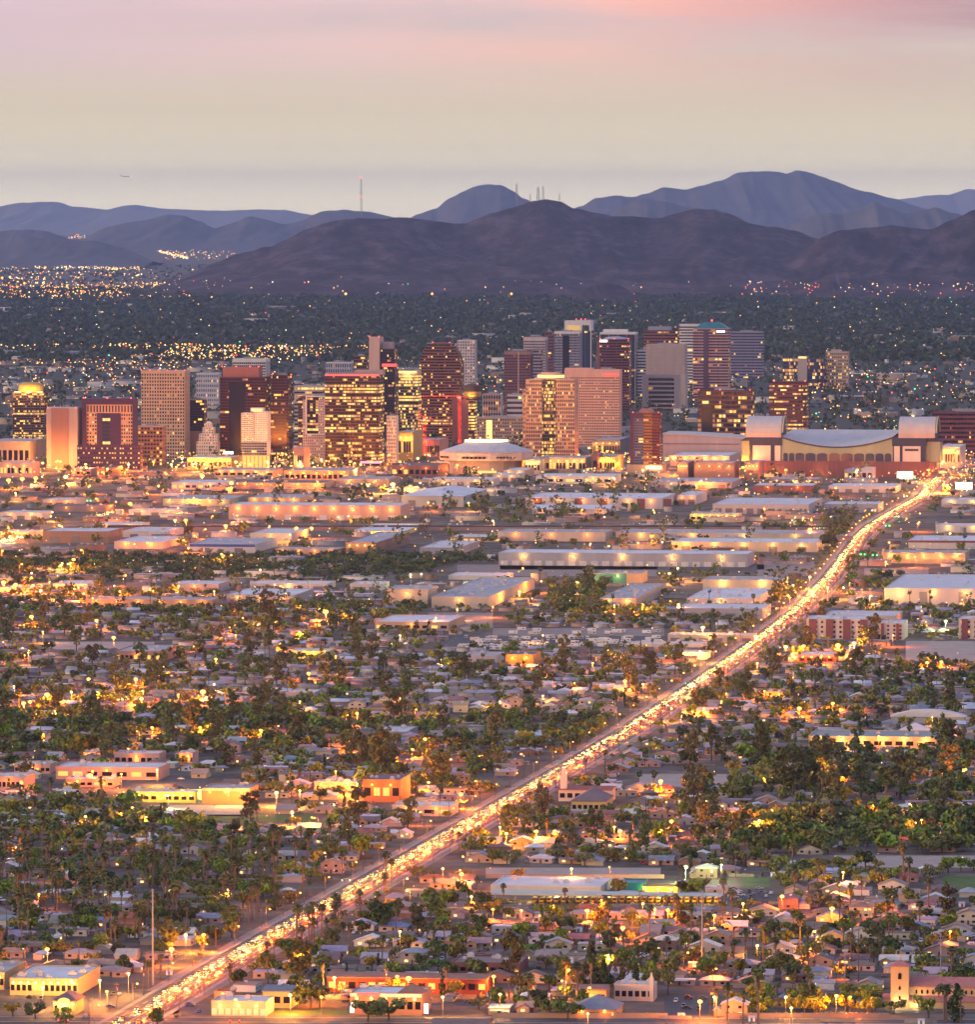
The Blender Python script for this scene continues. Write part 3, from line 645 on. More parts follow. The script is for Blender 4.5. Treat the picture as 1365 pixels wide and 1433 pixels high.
band_facade(t, flat_mat((0.14, 0.08, 0.06)), 24, 0, t.h, 9, 0.3, GLASS_BR, hf=0.6); roof_cap(t, t.h, DKB)
t = tower_base('office_tower', 'greenish glass tower with glowing yellow crown right of tallest tower', 558, 590, 519, 640, 36, 'yellow-crowned green tower')
band_facade(t, flat_mat((0.14, 0.13, 0.11)), 28, 0, t.h - 6, 11, 0.42, GLASS_DK, hf=0.6, bright=0.8, clump=False, litrows=(1, 2, 3)); part_box(t, 'crown', -t.w / 2, t.w / 2, 0, t.d, t.h - 6, t.h, flat_mat((0.5, 0.42, 0.3))); part_box(t, 'crown_lamp', -t.w / 2, t.w / 2 - 2, -0.4, -0.02, t.h - 3, t.h - 0.6, CROWN)
flood(t, 0, -6, t.h - 6, 8000)
t = tower_base('apartment_block', 'narrow white block with small dark windows before yellow-crowned tower', 541, 558, 583, 648, 20, 'narrow white block')
grid_facade(t, WHT, 6, 13, 0, t.h, 0.15, wf=0.45, hf=0.5); roof_cap(t, t.h, WHT)
# --- curved brown tower
t = tower_base('arched_tower', 'big brown banded tower with a curved shoulder roof', 587, 650, 480, 618, 40, 'curved brown tower')
BRN = flat_mat((0.20, 0.085, 0.072)); PB = flat_mat((0.46, 0.25, 0.19))
prof = [(587, 510), (589, 500), (593, 490), (598, 483.5), (604, 480.5), (632, 480.5), (638, 484), (643, 490), (647, 498), (650, 510)]
ny = 34
def half(z):
    py = t.y0 - z / t.s; a, b = 587, 650
    if py < 510:
        for (p, q), (p2, q2) in zip(prof[:5], prof[1:5]):
            if q2 <= py <= q: a = p + (p2 - p) * (q - py) / max(0.01, q - q2)
        for (p, q), (p2, q2) in zip(prof[5:], prof[6:]):
            if q <= py <= q2: b = p + (p2 - p) * (py - q) / max(0.01, q2 - q)
        if py < 480.6: a, b = 604, 632
    return lx(t, a), lx(t, b) - 5
wall = MB(); fh = t.h / ny; mats_ = [GLASS_BR, LIT_A, LIT_B, LIT_D]
for j in range(ny):
    z = j * fh; a, b = half(z + fh * 0.9); wall.box(a, b, 0, t.d, z + fh * 0.5, z + fh, 0)
    a2, b2 = half(z + fh * 0.5); m = MB(); tt = Tower(); tt.w = 0; tt.d = t.d
    for f in sides(tt, a2 + 0.3, b2 - 0.3, 0.3, t.d - 0.3):
        n_ = max(3, round(f[2] / 2.6))
        for i in range(n_):
            pl = 0.8 if j in (6, 7) else (0.35 if j in range(8, 12) else 0.10); mi = 0 if rnd.random() > pl else rnd.choice((1, 2, 3)); strip(m, f, f[2] * i / n_ + 0.1, f[2] * (i + 1) / n_ - 0.1, z + 0.01, z + fh * 0.5 - 0.01, 0, mi)
    m.build('window_band', mats_, t.o)
wall.build('facade', BRN, t.o)
part_box(t, 'light_corner', lx(t, 587) - 0.05, lx(t, 601), 0.35, 3, 0, lz(t, 512), PB)
for px in (606, 630): beacon(t, lx(t, px), 1, t.h + 0.8, 0.8)
# --- revolving restaurant hotel
t = tower_base('revolving_restaurant_tower', 'brown tower carrying a round revolving restaurant disc on top', 633, 668, 560, 628, 30, 'round disc tower')
part_box(t, 'shaft', -t.w / 2, lx(t, 656), 0, t.d, 0, t.h, flat_mat((0.22, 0.09, 0.08)))
band_facade(t, DKB, 16, 0, t.h, 5, 0.7, GLASS_BR, x0=lx(t, 656) + 0.02, y0=1, hf=0.6, bright=0.8)
m = MB(); c = (lx(t, 660), 12)
def ring(m, r0, z0, r1, z1, mi, n=24):
    for k in range(n):
        a, b = 2 * math.pi * k / n, 2 * math.pi * (k + 1) / n
        m.face([(c[0] + math.cos(a) * r0, c[1] + math.sin(a) * r0, z0), (c[0] + math.cos(b) * r0, c[1] + math.sin(b) * r0, z0), (c[0] + math.cos(b) * r1, c[1] + math.sin(b) * r1, z1), (c[0] + math.cos(a) * r1, c[1] + math.sin(a) * r1, z1)], mi)
z = t.h; s = t.s; rr = 12.5 * s
ring(m, rr * .6, z, rr * .9, z + 2, 0); ring(m, rr * .9, z + 2, rr * .9, z + 5, 0); ring(m, rr * .9, z + 5, rr, z + 7, 1); ring(m, rr, z + 7, rr, z + 13, 1); ring(m, rr, z + 13, rr * 1.02, z + 14, 0); ring(m, rr * 1.02, z + 14, rr * 1.02, z + 22, 0); ring(m, rr * 1.02, z + 22, 0.1, z + 26, 0)
m.build('restaurant_disc', [DKB, mat('bronze_gold', (0.5, 0.28, 0.07), 0.4, 0.2)], t.o)
flood(t, c[0], c[1] - rr - 5, z + 4, 9000, (1, 0.6, 0.12))
# --- mauve office with side bands
t = tower_base('office_tower', 'plain mauve office tower behind the round disc tower', 706, 746, 492, 590, 36, 'mauve tower')
MAU = flat_mat((0.20, 0.10, 0.11)); 
band_facade(t, MAU, 24, 0, t.h - 5, 20, 0.03, GLASS_BR, hf=0.35, fins=16, finm=MAU); part_box(t, 'crown', -t.w / 2 - 0.2, t.w / 2 + 0.2, -0.2, t.d, t.h - 5, t.h, flat_mat((0.32, 0.18, 0.15))); part_box(t, 'corner_strip', lx(t, 726) - 0.8, lx(t, 726) + 0.8, -0.6, -0.01, 0, t.h, PNK); roof_cap(t, t.h, MAU)
t = tower_base('office_building', 'grey banded block right of the mauve tower', 745, 760, 490, 580, 30, 'grey banded block')
band_facade(t, flat_mat((0.34, 0.27, 0.29)), 20, 0, t.h, 6, 0.08, hf=0.5); roof_cap(t, t.h, MAU)
t = tower_base('office_tower', 'pale pink slotted tower behind the mauve tower', 733, 767, 472, 560, 36, 'pale slotted tower')
band_facade(t, flat_mat((0.52, 0.40, 0.38)), 22, 0, t.h - 6, 12, 0.02, hf=0.4, fins=12); part_box(t, 'crown', -t.w / 2 - 0.3, t.w / 2 + 0.3, -0.3, t.d, t.h - 6, t.h, flat_mat((0.58, 0.47, 0.45))); roof_cap(t, t.h, MAU)
t = tower_base('office_building', 'thin maroon slab in the midtown cluster', 763, 776, 465, 555, 30, 'thin maroon slab')
band_facade(t, flat_mat((0.18, 0.08, 0.1)), 20, 0, t.h, 6, 0.02, GLASS_BR, hf=0.4); roof_cap(t, t.h, MAU)
t = tower_base('office_tower', 'grey striped midtown tower with dark vertical centre strip', 774, 815, 467, 550, 40, 'grey striped tower')
band_facade(t, flat_mat((0.30, 0.26, 0.30)), 22, 0, t.h, 20, 0.06, hf=0.45, fins=20, finm=flat_mat((0.4, 0.35, 0.37))); m = MB(); m.box(lx(t, 788), lx(t, 797), -0.7, -0.02, 0, t.h - 4); m.build('glass_bay', GLASS_DK, t.o); part_box(t, 'crown', -t.w / 2, t.w / 2, -0.3, t.d, t.h, t.h + 3, WHT); roof_cap(t, t.h + 3, WHT)
t = tower_base('white_topped_tower', 'dark blue glass midtown tower with white box top', 790, 831, 449, 540, 40, 'white-topped blue tower')
band_facade(t, flat_mat((0.045, 0.055, 0.10)), 24, 0, lz(t, 463), 16, 0.04, GLASS_BL, hf=0.75)
m = MB(); z0, z1 = lz(t, 463), t.h
for a, b, c_, d in ((-t.w / 2, -t.w / 2 + 4, z0, z1), (t.w / 2 - 4, t.w / 2, z0, z1), (lx(t, 812), lx(t, 815), z0, z1), (-t.w / 2 + 4, lx(t, 812), z1 - 9, z1), (lx(t, 815), t.w / 2 - 4, z1 - 9, z1)): m.box(a, b, -0.5, t.d + 0.5, c_, d)
m.build('white_top', WHT, t.o); part_box(t, 'lit_hall', -t.w / 2 + 4.1, lx(t, 812) - 0.1, 2, t.d - 4, z0 + 0.1, z1 - 9.1, emit('gold_hall', (1, 0.55, 0.15), 0.55)); part_box(t, 'corner_fin', t.w / 2 - 1.2, t.w / 2 + 0.3, -0.4, 1.2, 0, z0, WHT)
for px in (805, 812, 818): beacon(t, lx(t, px), 20, t.h + 3, 1.0)
# --- tan tower with gold crown in front of the pink slab
t = tower_base('crowned_tower', 'tan and glass tower with octagonal golden lit crown before pink slab', 731, 809, 531, 645, 46, 'gold-crowned tan tower')
GTN = flat_mat((0.60, 0.37, 0.26)); xa, xb = lx(t, 759), lx(t, 778)
zs = lz(t, 610)
grid_facade(t, GTN, 9, 21, 0, t.h, 0.18, x0=lx(t, 736), x1=xa - 0.01, wf=0.62, hf=0.6, bright=0.6)
grid_facade(t, GTN, 9, 21, 0, t.h, 0.18, x0=xb + 0.01, x1=lx(t, 805) , wf=0.62, hf=0.6, bright=0.6)
band_facade(t, flat_mat((0.10, 0.08, 0.05)), 24, 0, t.h - 2, 10, 0.5, GLASS_DK, x0=xa + 0.02, x1=xb - 0.02, y0=-1.2, hf=0.7, clump=False)
grid_facade(t, GTN, 3, 16, 0, lz(t, 545), 0.18, x0=-t.w / 2, x1=lx(t, 736) - 0.01, y0=4, wf=0.62, hf=0.6)
part_box(t, 'base', -t.w / 2 - 1, t.w / 2 + 1, -2.5, t.d, 0, 6, GTN)
m = MB(); cx = lx(t, 769)
for r0, z0, r1, z1, mi in ((26 * t.s, 0, 24 * t.s, 2.5, 0), (20 * t.s, 2.5, 20 * t.s, 6, 1), (21 * t.s, 6, 18 * t.s, 8, 0), (15 * t.s, 8, 14 * t.s, 10, 0)):
    for k in range(8):
        a, b = math.pi / 8 + math.pi / 4 * k, math.pi / 8 + math.pi / 4 * (k + 1); q = 0.55
        m.face([(cx + r0 * math.cos(a), 20 + q * r0 * math.sin(a), t.h + z0), (cx + r0 * math.cos(b), 20 + q * r0 * math.sin(b), t.h + z0), (cx + r1 * math.cos(b), 20 + q * r1 * math.sin(b), t.h + z1), (cx + r1 * math.cos(a), 20 + q * r1 * math.sin(a), t.h + z1)], mi)
    m.face([(cx + r1 * math.cos(math.pi / 8 + math.pi / 4 * k), 20 + 0.55 * r1 * math.sin(math.pi / 8 + math.pi / 4 * k), t.h + z1 - 0.005) for k in range(8)], 0)
m.build('crown', [GTN, CROWN], t.o); flood(t, cx, -10, t.h + 2, 9000)
# --- pink slab with red sign
t = tower_base('hotel_slab', 'wide pink hotel slab with many rows of windows and red sign', 790, 871, 518, 628, 30, 'pink hotel slab')
PK2 = flat_mat((0.74, 0.41, 0.31))
grid_facade(t, PK2, 30, 27, 0, lz(t, 527), 0.06, GLASS_BR, wf=0.6, hf=0.45, bright=0.4); part_box(t, 'parapet', -t.w / 2, t.w / 2, 0, t.d, lz(t, 527) + 0.01, t.h, PK2)
part_box(t, 'parapet', -t.w / 2 + 0.5, 0, 1, t.d - 1, t.h + 0.01, t.h + 3, PK2); part_box(t, 'red_sign', lx(t, 845), lx(t, 865), -0.7, -0.05, lz(t, 526.5), lz(t, 522.5), REDSIGN); roof_cap(t, t.h, PK2, x0=0.1)
# --- maroon tower with white framed blue one behind
t = tower_base('office_tower', 'maroon midtown tower with rounded bright roof edge', 835, 884, 475, 575, 38, 'maroon midtown tower')
band_facade(t, flat_mat((0.15, 0.055, 0.065)), 26, 0, t.h, 20, 0.10, GLASS_BR, hf=0.5, x0=-t.w / 2 + 6); part_box(t, 'side_wall', -t.w / 2, -t.w / 2 + 5.98, 1, t.d, 0, t.h - 2, flat_mat((0.2, 0.1, 0.1))); m = MB(); m.ball((3, 18, t.h), t.w * 0.38, 14, 5, 16, 5, 0, 0.0); m.build('roof_dome', flat_mat((0.4, 0.36, 0.4)), t.o); part_box(t, 'sign', -t.w / 2 + 6, -t.w / 2 + 20, -0.6, -0.03, t.h - 5, t.h - 1, WHITESIGN)
for px in (840, 860, 880): beacon(t, lx(t, px), 1, t.h + 1.5, 0.9)
t = tower_base('office_tower', 'dark blue tower with white roof edge and white corner fins', 840, 893, 465, 568, 38, 'white-edged blue tower')
band_facade(t, flat_mat((0.05, 0.055, 0.09)), 25, 0, t.h - 4, 18, 0.06, GLASS_BL, hf=0.65, fins=4, finm=WHT); part_box(t, 'crown', -t.w / 2 - 0.4, t.w / 2 + 0.4, -0.4, t.d + 0.4, t.h - 4, t.h, WHT); part_box(t, 'penthouse', -t.w / 2 + 5, t.w / 4, 6, 30, t.h, t.h + 5, WHT)
t = tower_base('office_building', 'small white ribbed office block right of white-edged blue tower', 892, 907, 491, 568, 26, 'small white ribbed block')
band_facade(t, flat_mat((0.66, 0.6, 0.6)), 18, 0, t.h, 6, 0.04, hf=0.5); roof_cap(t, t.h, WHT)
# --- beige patterned government building
t = tower_base('patterned_building', 'blocky beige concrete building with fine patterned upper wall', 904, 962, 483, 572, 40, 'beige patterned building')
BEI = flat_mat((0.47, 0.36, 0.32))
grid_facade(t, BEI, 34, 22, lz(t, 524), t.h, 0.01, flat_mat((0.30, 0.20, 0.17)), wf=0.4, hf=0.5, relief=0.35); part_box(t, 'base', -t.w / 2 - 1, t.w / 2 + 1, -1, t.d, 0, lz(t, 524) - 0.01, BEI)
roof_cap(t, t.h, BEI)
t = tower_base('office_building', 'lower beige wing with banded windows below the patterned building', 899, 953, 524, 574, 14, 'lower beige wing')
band_facade(t, BEI, 7, 4, lz(t, 528), 12, 0.12, x0=lx(t, 908), x1=lx(t, 944), y0=-0.3, hf=0.6); part_box(t, 'shell', -t.w / 2, lx(t, 908) - 0.01, -1, t.d, 0, t.h, BEI); part_box(t, 'shell', lx(t, 944) + 0.01, t.w / 2, -1, t.d, 0, t.h, BEI); part_box(t, 'shell', lx(t, 908), lx(t, 944), -1, t.d, lz(t, 528) + 0.01, t.h - 0.01, BEI)
t = tower_base('office_building', 'wide maroon building with amber rooms behind the patterned building', 901, 951, 463, 550, 36, 'wide maroon building')
band_facade(t, flat_mat((0.22, 0.09, 0.08)), 20, 0, t.h, 20, 0.22, GLASS_BR, hf=0.5, bright=0.4); part_box(t, 'roof_lantern', -t.w / 2 + 8, t.w / 2 - 14, 8, 28, t.h, t.h + 8, flat_mat((0.3, 0.3, 0.34))); roof_cap(t, t.h, MAR, plant=False)
t = tower_base('office_tower', 'white banded tower behind the green roofed one', 951, 982, 456, 552, 36, 'white banded tower')
band_facade(t, WHT, 24, 0, t.h, 12, 0.05, hf=0.5); part_box(t, 'crown', -t.w / 2, t.w / 2, -0.3, t.d, t.h, t.h + 3, WHT)
t = tower_base('green_roof_tower', 'pink banded tower with teal pyramid roof and red beacon', 970, 1023, 460, 562, 42, 'green-roofed tower')
PKB = flat_mat((0.52, 0.28, 0.24))
band_facade(t, PKB, 25, 0, t.h, 16, 0.07, GLASS_BL, hf=0.55, bright=0.3, litrows=(14,)); 
m = MB(); m.pyramid(-t.w / 2 + 1, t.w / 2 - 1, 1, t.d - 1, t.h + 0.5, 11, 0, 0.45); m.build('roof', mat('teal_metal_roof', (0.03, 0.17, 0.19), 0.5, 0.2, 0.1), t.o)
part_box(t, 'recess', lx(t, 985), lx(t, 992), -0.7, -0.02, 0, t.h - 3, flat_mat((0.12, 0.06, 0.09))); part_box(t, 'sign', lx(t, 1003), lx(t, 1015), -0.8, -0.05, t.h - 7, t.h - 3.5, WHITESIGN)
beacon(t, 0, t.d / 2, t.h + 15, 1.6); m = MB(); m.tube((0, t.d / 2, t.h + 11), (0, t.d / 2, t.h + 14), 0.4, n=5); m.build('beacon_post', STEEL, t.o)
t = tower_base('office_building', 'blue grey banded office right of the green-roofed tower', 1023, 1070, 465, 530, 40, 'blue grey banded office')
band_facade(t, flat_mat((0.25, 0.22, 0.28)), 16, 0, t.h, 20, 0.04, GLASS_BL, hf=0.5); roof_cap(t, t.h, flat_mat((0.3, 0.25, 0.28)))
# --- dark brown block with amber rows in front
t = tower_base('office_building', 'dark brown office block with amber windows behind the long shed', 977, 1058, 547, 630, 40, 'dark brown office')
band_facade(t, flat_mat((0.16, 0.066, 0.058)), 13, 0, t.h, 26, 0.25, GLASS_DK, hf=0.62, litrows=(3,)); m = MB(); m.box(lx(t, 982), lx(t, 998), -0.7, -0.02, 4, lz(t, 567)); m.build('glass_bay', GLASS_DK, t.o); roof_cap(t, t.h, MAR)
for px in (978, 1008, 1050): beacon(t, lx(t, px), 1, t.h + 1.6, 0.9)
t = tower_base('hexagonal_tower', 'maroon tower with chamfered corners full of yellow windows behind stadium', 1076, 1132, 534, 640, 40, 'yellow-windowed maroon tower')
band_facade(t, flat_mat((0.15, 0.05, 0.06)), 19, 0, t.h - 4, 14, 0.6, GLASS_DK, x0=lx(t, 1084), x1=lx(t, 1124), hf=0.42, bright=0.7); band_facade(t, flat_mat((0.15, 0.05, 0.06)), 19, 0, t.h - 4, 3, 0.35, GLASS_DK, x0=-t.w / 2, x1=lx(t, 1084) - 0.02, y0=6, hf=0.42); band_facade(t, flat_mat((0.15, 0.05, 0.06)), 19, 0, t.h - 4, 3, 0.35, GLASS_DK, x0=lx(t, 1124) + 0.02, x1=t.w / 2, y0=6, hf=0.42)
part_box(t, 'crown', lx(t, 1081), lx(t, 1127), 2, t.d - 2, t.h - 3.99, t.h, MAR)
for px in (1083, 1127): beacon(t, lx(t, px), 1, t.h + 1, 0.9)
# --- purple condominium
t = tower_base('condo_tower', 'purple condominium tower with blue glass side and golden centre before shed', 882, 927, 578, 664, 28, 'purple condominium')
PC = flat_mat((0.09, 0.032, 0.055)); zb = lz(t, 650)
part_box(t, 'shell', -t.w / 2, lx(t, 887), 0.5, t.d, zb, t.h, PC); band_facade(t, flat_mat((0.12, 0.12, 0.20)), 17, zb, lz(t, 586), 6, 0.08, GLASS_BL, x0=lx(t, 887) + 0.02, x1=lx(t, 901) - 0.02, hf=0.6, y0=0.2)
part_box(t, 'shell', lx(t, 887) + 0.01, lx(t, 901), 0.4, t.d, lz(t, 586) + 0.02, t.h, PC); band_facade(t, flat_mat((0.26, 0.12, 0.06)), 17, zb, t.h + 1, 5, 0.2, GLASS_BR, x0=lx(t, 901), x1=lx(t, 913), y0=-0.6, hf=0.4)
band_facade(t, flat_mat((0.12, 0.025, 0.035)), 17, zb, t.h, 5, 0.12, GLASS_BR, x0=lx(t, 913) + 0.02, x1=t.w / 2, hf=0.5)
part_box(t, 'podium', lx(t, 878), lx(t, 930), -6, t.d, 0, zb - 0.02, flat_mat((0.42, 0.28, 0.2))); part_box(t, 'podium_lamp', lx(t, 905), lx(t, 927), -6.4, -6.02, zb - 6, zb - 2, emit('podium_light', (1, 0.72, 0.3), 3.0)); flood(t, lx(t, 915), -16, zb, 14000)
m = MB(); m.pyramid(lx(t, 892), lx(t, 916), 4, 22, t.h, 6, 0, 0.6); m.build('penthouse', flat_mat((0.3, 0.15, 0.12)), t.o)
for px in (886, 905, 922): beacon(t, lx(t, px), 1, t.h + 1, 0.7)
# --- right of the stadium
t = tower_base('office_building', 'dark glass office pair with pale lit slab between', 1096, 1158, 500, 545, 30, 'glass pair with pale slab')
band_facade(t, flat_mat((0.08, 0.08, 0.10)), 9, 0, t.h - 2, 12, 0.4, GLASS_BL, x1=lx(t, 1117), hf=0.7, bright=0.4, clump=False); band_facade(t, flat_mat((0.05, 0.06, 0.10)), 9, 0, t.h - 3, 14, 0.25, GLASS_BL, x0=lx(t, 1130), hf=0.75, bright=0.4, clump=False); part_box(t, 'pale_slab', lx(t, 1117) + 0.02, lx(t, 1130) - 0.02, -1, t.d, 0, t.h + 2, BEI); part_box(t, 'slab_lamp', lx(t, 1118), lx(t, 1129), -1.4, -1.02, t.h - 2, t.h + 1, CROWN)
t = tower_base('hotel_building', 'tan hotel with small lit windows right of glass pair', 1156, 1189, 493, 545, 26, 'tan small hotel')
grid_facade(t, flat_mat((0.46, 0.33, 0.25)), 11, 11, 0, t.h, 0.3, wf=0.5, hf=0.5); part_box(t, 'penthouse', lx(t, 1163), lx(t, 1178), 4, 18, t.h, t.h + 5, BEI); roof_cap(t, t.h, BEI, plant=False)
t = tower_base('office_building', 'long dark maroon office block at right edge beyond the stadium', 1305, 1420, 577, 640, 40, 'long maroon block')
band_facade(t, flat_mat((0.17, 0.06, 0.07)), 10, 0, t.h, 50, 0.08, GLASS_DK, hf=0.5); roof_cap(t, t.h, MAR)
t = tower_base('apartment_tower', 'white midtown apartment tower behind the curved brown tower', 640, 668, 477, 565, 30, 'white midtown apartments')
grid_facade(t, flat_mat((0.58, 0.48, 0.45)), 7, 22, 0, t.h, 0.22, wf=0.5, hf=0.5); roof_cap(t, t.h, WHT)
t = tower_base('office_building', 'white seven storey block behind the tan grid tower', 275, 310, 523, 570, 30, 'white seven-storey block')
grid_facade(t, flat_mat((0.52, 0.47, 0.48)), 12, 7, 0, t.h, 0.08, wf=0.5, hf=0.5); roof_cap(t, t.h, WHT)
t = tower_base('office_building', 'blue grey wide block behind the red-edged gold tower', 456, 495, 508, 560, 30, 'blue grey wide block')
grid_facade(t, flat_mat((0.40, 0.38, 0.42)), 11, 7, 0, t.h, 0.05, wf=0.5, hf=0.6); roof_cap(t, t.h, WHT)
t = tower_base('apartment_block', 'low tan block with bright yellow bay right of disc tower', 668, 735, 572, 622, 24, 'tan block with yellow bay')
grid_facade(t, flat_mat((0.42, 0.28, 0.22)), 20, 8, 0, lz(t, 585), 0.2, wf=0.5, hf=0.5); part_box(t, 'lit_bay', lx(t, 681), lx(t, 689), -0.6, -0.02, 6, lz(t, 588), emit('lit_stair_bay', (1, 0.7, 0.15), 1.6)); roof_cap(t, lz(t, 585), BEI)
t = tower_base('office_building', 'low office with white banded storeys right of disc tower', 710, 733, 553, 610, 20, 'white banded low office')
band_facade(t, flat_mat((0.55, 0.5, 0.5)), 8, 0, t.h, 8, 0.1, hf=0.5); roof_cap(t, t.h, BEI)
t = tower_base('office_building', 'low brick block with pale columns behind the arena', 676, 704, 552, 600, 24, 'brick columned block')
band_facade(t, flat_mat((0.33, 0.17, 0.14)), 6, 0, t.h, 10, 0.1, hf=0.5, fins=7, finm=WHT); roof_cap(t, t.h, BEI)
# --- red lit tower cranes
CR = mat('crane_red', (0.65, 0.06, 0.03), 0.5, 0.1)
def crane(px, pt, pb, jx, jy, cx, label):
    b = at(px, pb); s = S(pb); h = (pb - pt) * s
    o = thing('tower_crane', label, 'crane', b, 0, 'red tower cranes downtown', None)
    m = MB(); q = 1.7
    for i, j in ((-q, -q), (q, -q), (q, q), (-q, q)): m.tube((i, j, 0), (i, j, h), 0.6, n=4)
    n = int(h / 4)
    for k in range(n):
        z = h * k / n; sg = 1 if k % 2 else -1
        m.tube((-q * sg, -q, z), (q * sg, -q, z + h / n), 0.34, n=4); m.tube((q, -q * sg, z), (q, q * sg, z + h / n), 0.34, n=4)
    m.build('mast', CR, o)
    jxw, jz = (jx - px) * s, (pb - jy) * s; cw = (cx - px) * s
    m = MB()
    for dy in (-0.7, 0.7): m.tube((0, dy, h), (jxw, dy, jz), 0.6, n=4)
    m.tube((0, 0, h + 1.6), (jxw, 0, jz + 0.6), 0.5, n=4)
    for k in range(14):
        a, b2 = k / 14, (k + 1) / 14; m.tube((jxw * a, -0.7, h + (jz - h) * a), (jxw * b2, 0, h + 1.6 + (jz - h - 1) * b2), 0.18, n=3)
    m.build('jib', CR, o)
    m = MB(); m.box(min(0, cw), max(0, cw), -0.8, 0.8, h - 0.5, h + 0.5); m.box(cw - 2, cw + 2, -1.2, 1.2, h - 3, h + 0.4); m.build('counter_jib', CR, o)
    m = MB(); m.box(-1.3, 1.3, -2.6, -1.2, h - 3, h); m.build('cab', flat_mat((0.6, 0.6, 0.6)), o)
    m = MB(); m.tube((0, 0, h), (0, 0, h + 9), 0.6, 0.2, 4); m.build('peak', CR, o)
    [lamp_light('crane_lamp', (0, -7, h * k_ / 5), 4500, (1, 0.12, 0.05), o) for k_ in range(1, 6)]; [lamp_light('crane_lamp', (jxw * k_ / 4, -6, h - 2), 3000, (1, 0.16, 0.05), o) for k_ in range(1, 4)]
crane(643.5, 555, 632, 571, 554.5, 652, 'tall red tower crane with long jib pointing left before disc tower')
crane(594.5, 586, 640, 585, 577, 604, 'shorter red crane with raised jib left of the arena')

# ================================================================== arena and stadium
p0 = at(608, 664); s = S(664); w_ = (740 - 608) * s; occupy(p0, w_, 110)
o = thing('arena', 'pale polygonal arena with shallow faceted dome and lit top rim', 'arena', p0 + E * (w_ / 2), YAW, None, 'domed arena')
LG = flat_mat((0.52, 0.42, 0.37)); rx, ry = w_ / 2, 55
def poly(k, n=16): return [(rx * k * math.cos(2 * math.pi * i / n + math.pi / n), 55 + ry * k * math.sin(2 * math.pi * i / n + math.pi / n)) for i in range(n)]
def zz(py): return (664 - py) * s
m = MB(); m.prism(poly(0.80), 0, zz(645)); m.build('lower_wall', flat_mat((0.34, 0.26, 0.25)), o)
m = MB(); m.prism(poly(1.0), zz(645) + 0.02, zz(634)); m.build('upper_wall', LG, o)
m = MB()
def frus(m, k0, z0, k1, z1, mi):
    a, b = poly(k0), poly(k1)
    for i in range(16):
        j = (i + 1) % 16; m.face([(*a[i], z0), (*a[j], z0), (*b[j], z1), (*b[i], z1)], mi)
frus(m, 1.02, zz(634) + .01, 0.93, zz(631), 0); frus(m, 0.93, zz(631), 0.5, zz(622), 1); frus(m, 0.5, zz(622), 0.46, zz(618), 1); m.face([(*a, zz(618)) for a in poly(0.46)], 1)
m.build('roof', [LG, flat_mat((0.50, 0.48, 0.47))], o)
m = MB(); a = poly(0.47)
for i in range(16): j = (i + 1) % 16; m.face([(a[i][0], a[i][1] - .6, zz(620)), (a[j][0], a[j][1] - .6, zz(620)), (a[j][0], a[j][1] - .6, zz(618) + 1), (a[i][0], a[i][1] - .6, zz(618) + 1)])
m.build('rim_light', emit('rim_light', (1, 0.75, 0.4), 2.2), o)
for a0, a1 in ((-0.95, -0.72), (-0.42, 0.12), (0.32, 0.72)):
    m = MB()
    for q in range(6):
        xa = rx * (a0 + (a1 - a0) * q / 6); xb = rx * (a0 + (a1 - a0) * (q + 0.8) / 6); y = 55 - ry * math.sqrt(max(0, 1 - ((xa + xb) / 2 / rx) ** 2)) - 0.6 ; m.box(xa, xb, y, y + 4, zz(642), zz(639))
    m.build('window_strip', GLASS_DK, o)
for k in range(14):
    m = MB(); x = -0.3 * rx + k * 0.045 * rx; y = 55 - ry * 0.8 * math.sqrt(1 - (x / rx / 0.8) ** 2) - 1; m.box(x - 1, x + 1, y - 1.5, y, 2, 5); m.build('entrance_lamp', LIT_B, o)
for x in (-30, -5, 20): lamp_light('arena_flood', (x, -12, 6), 9000, (1, 0.6, 0.2), o)
lamp_light('arena_flood', (0, 55, zz(618) + 12), 6000, (1, 0.8, 0.5), o)

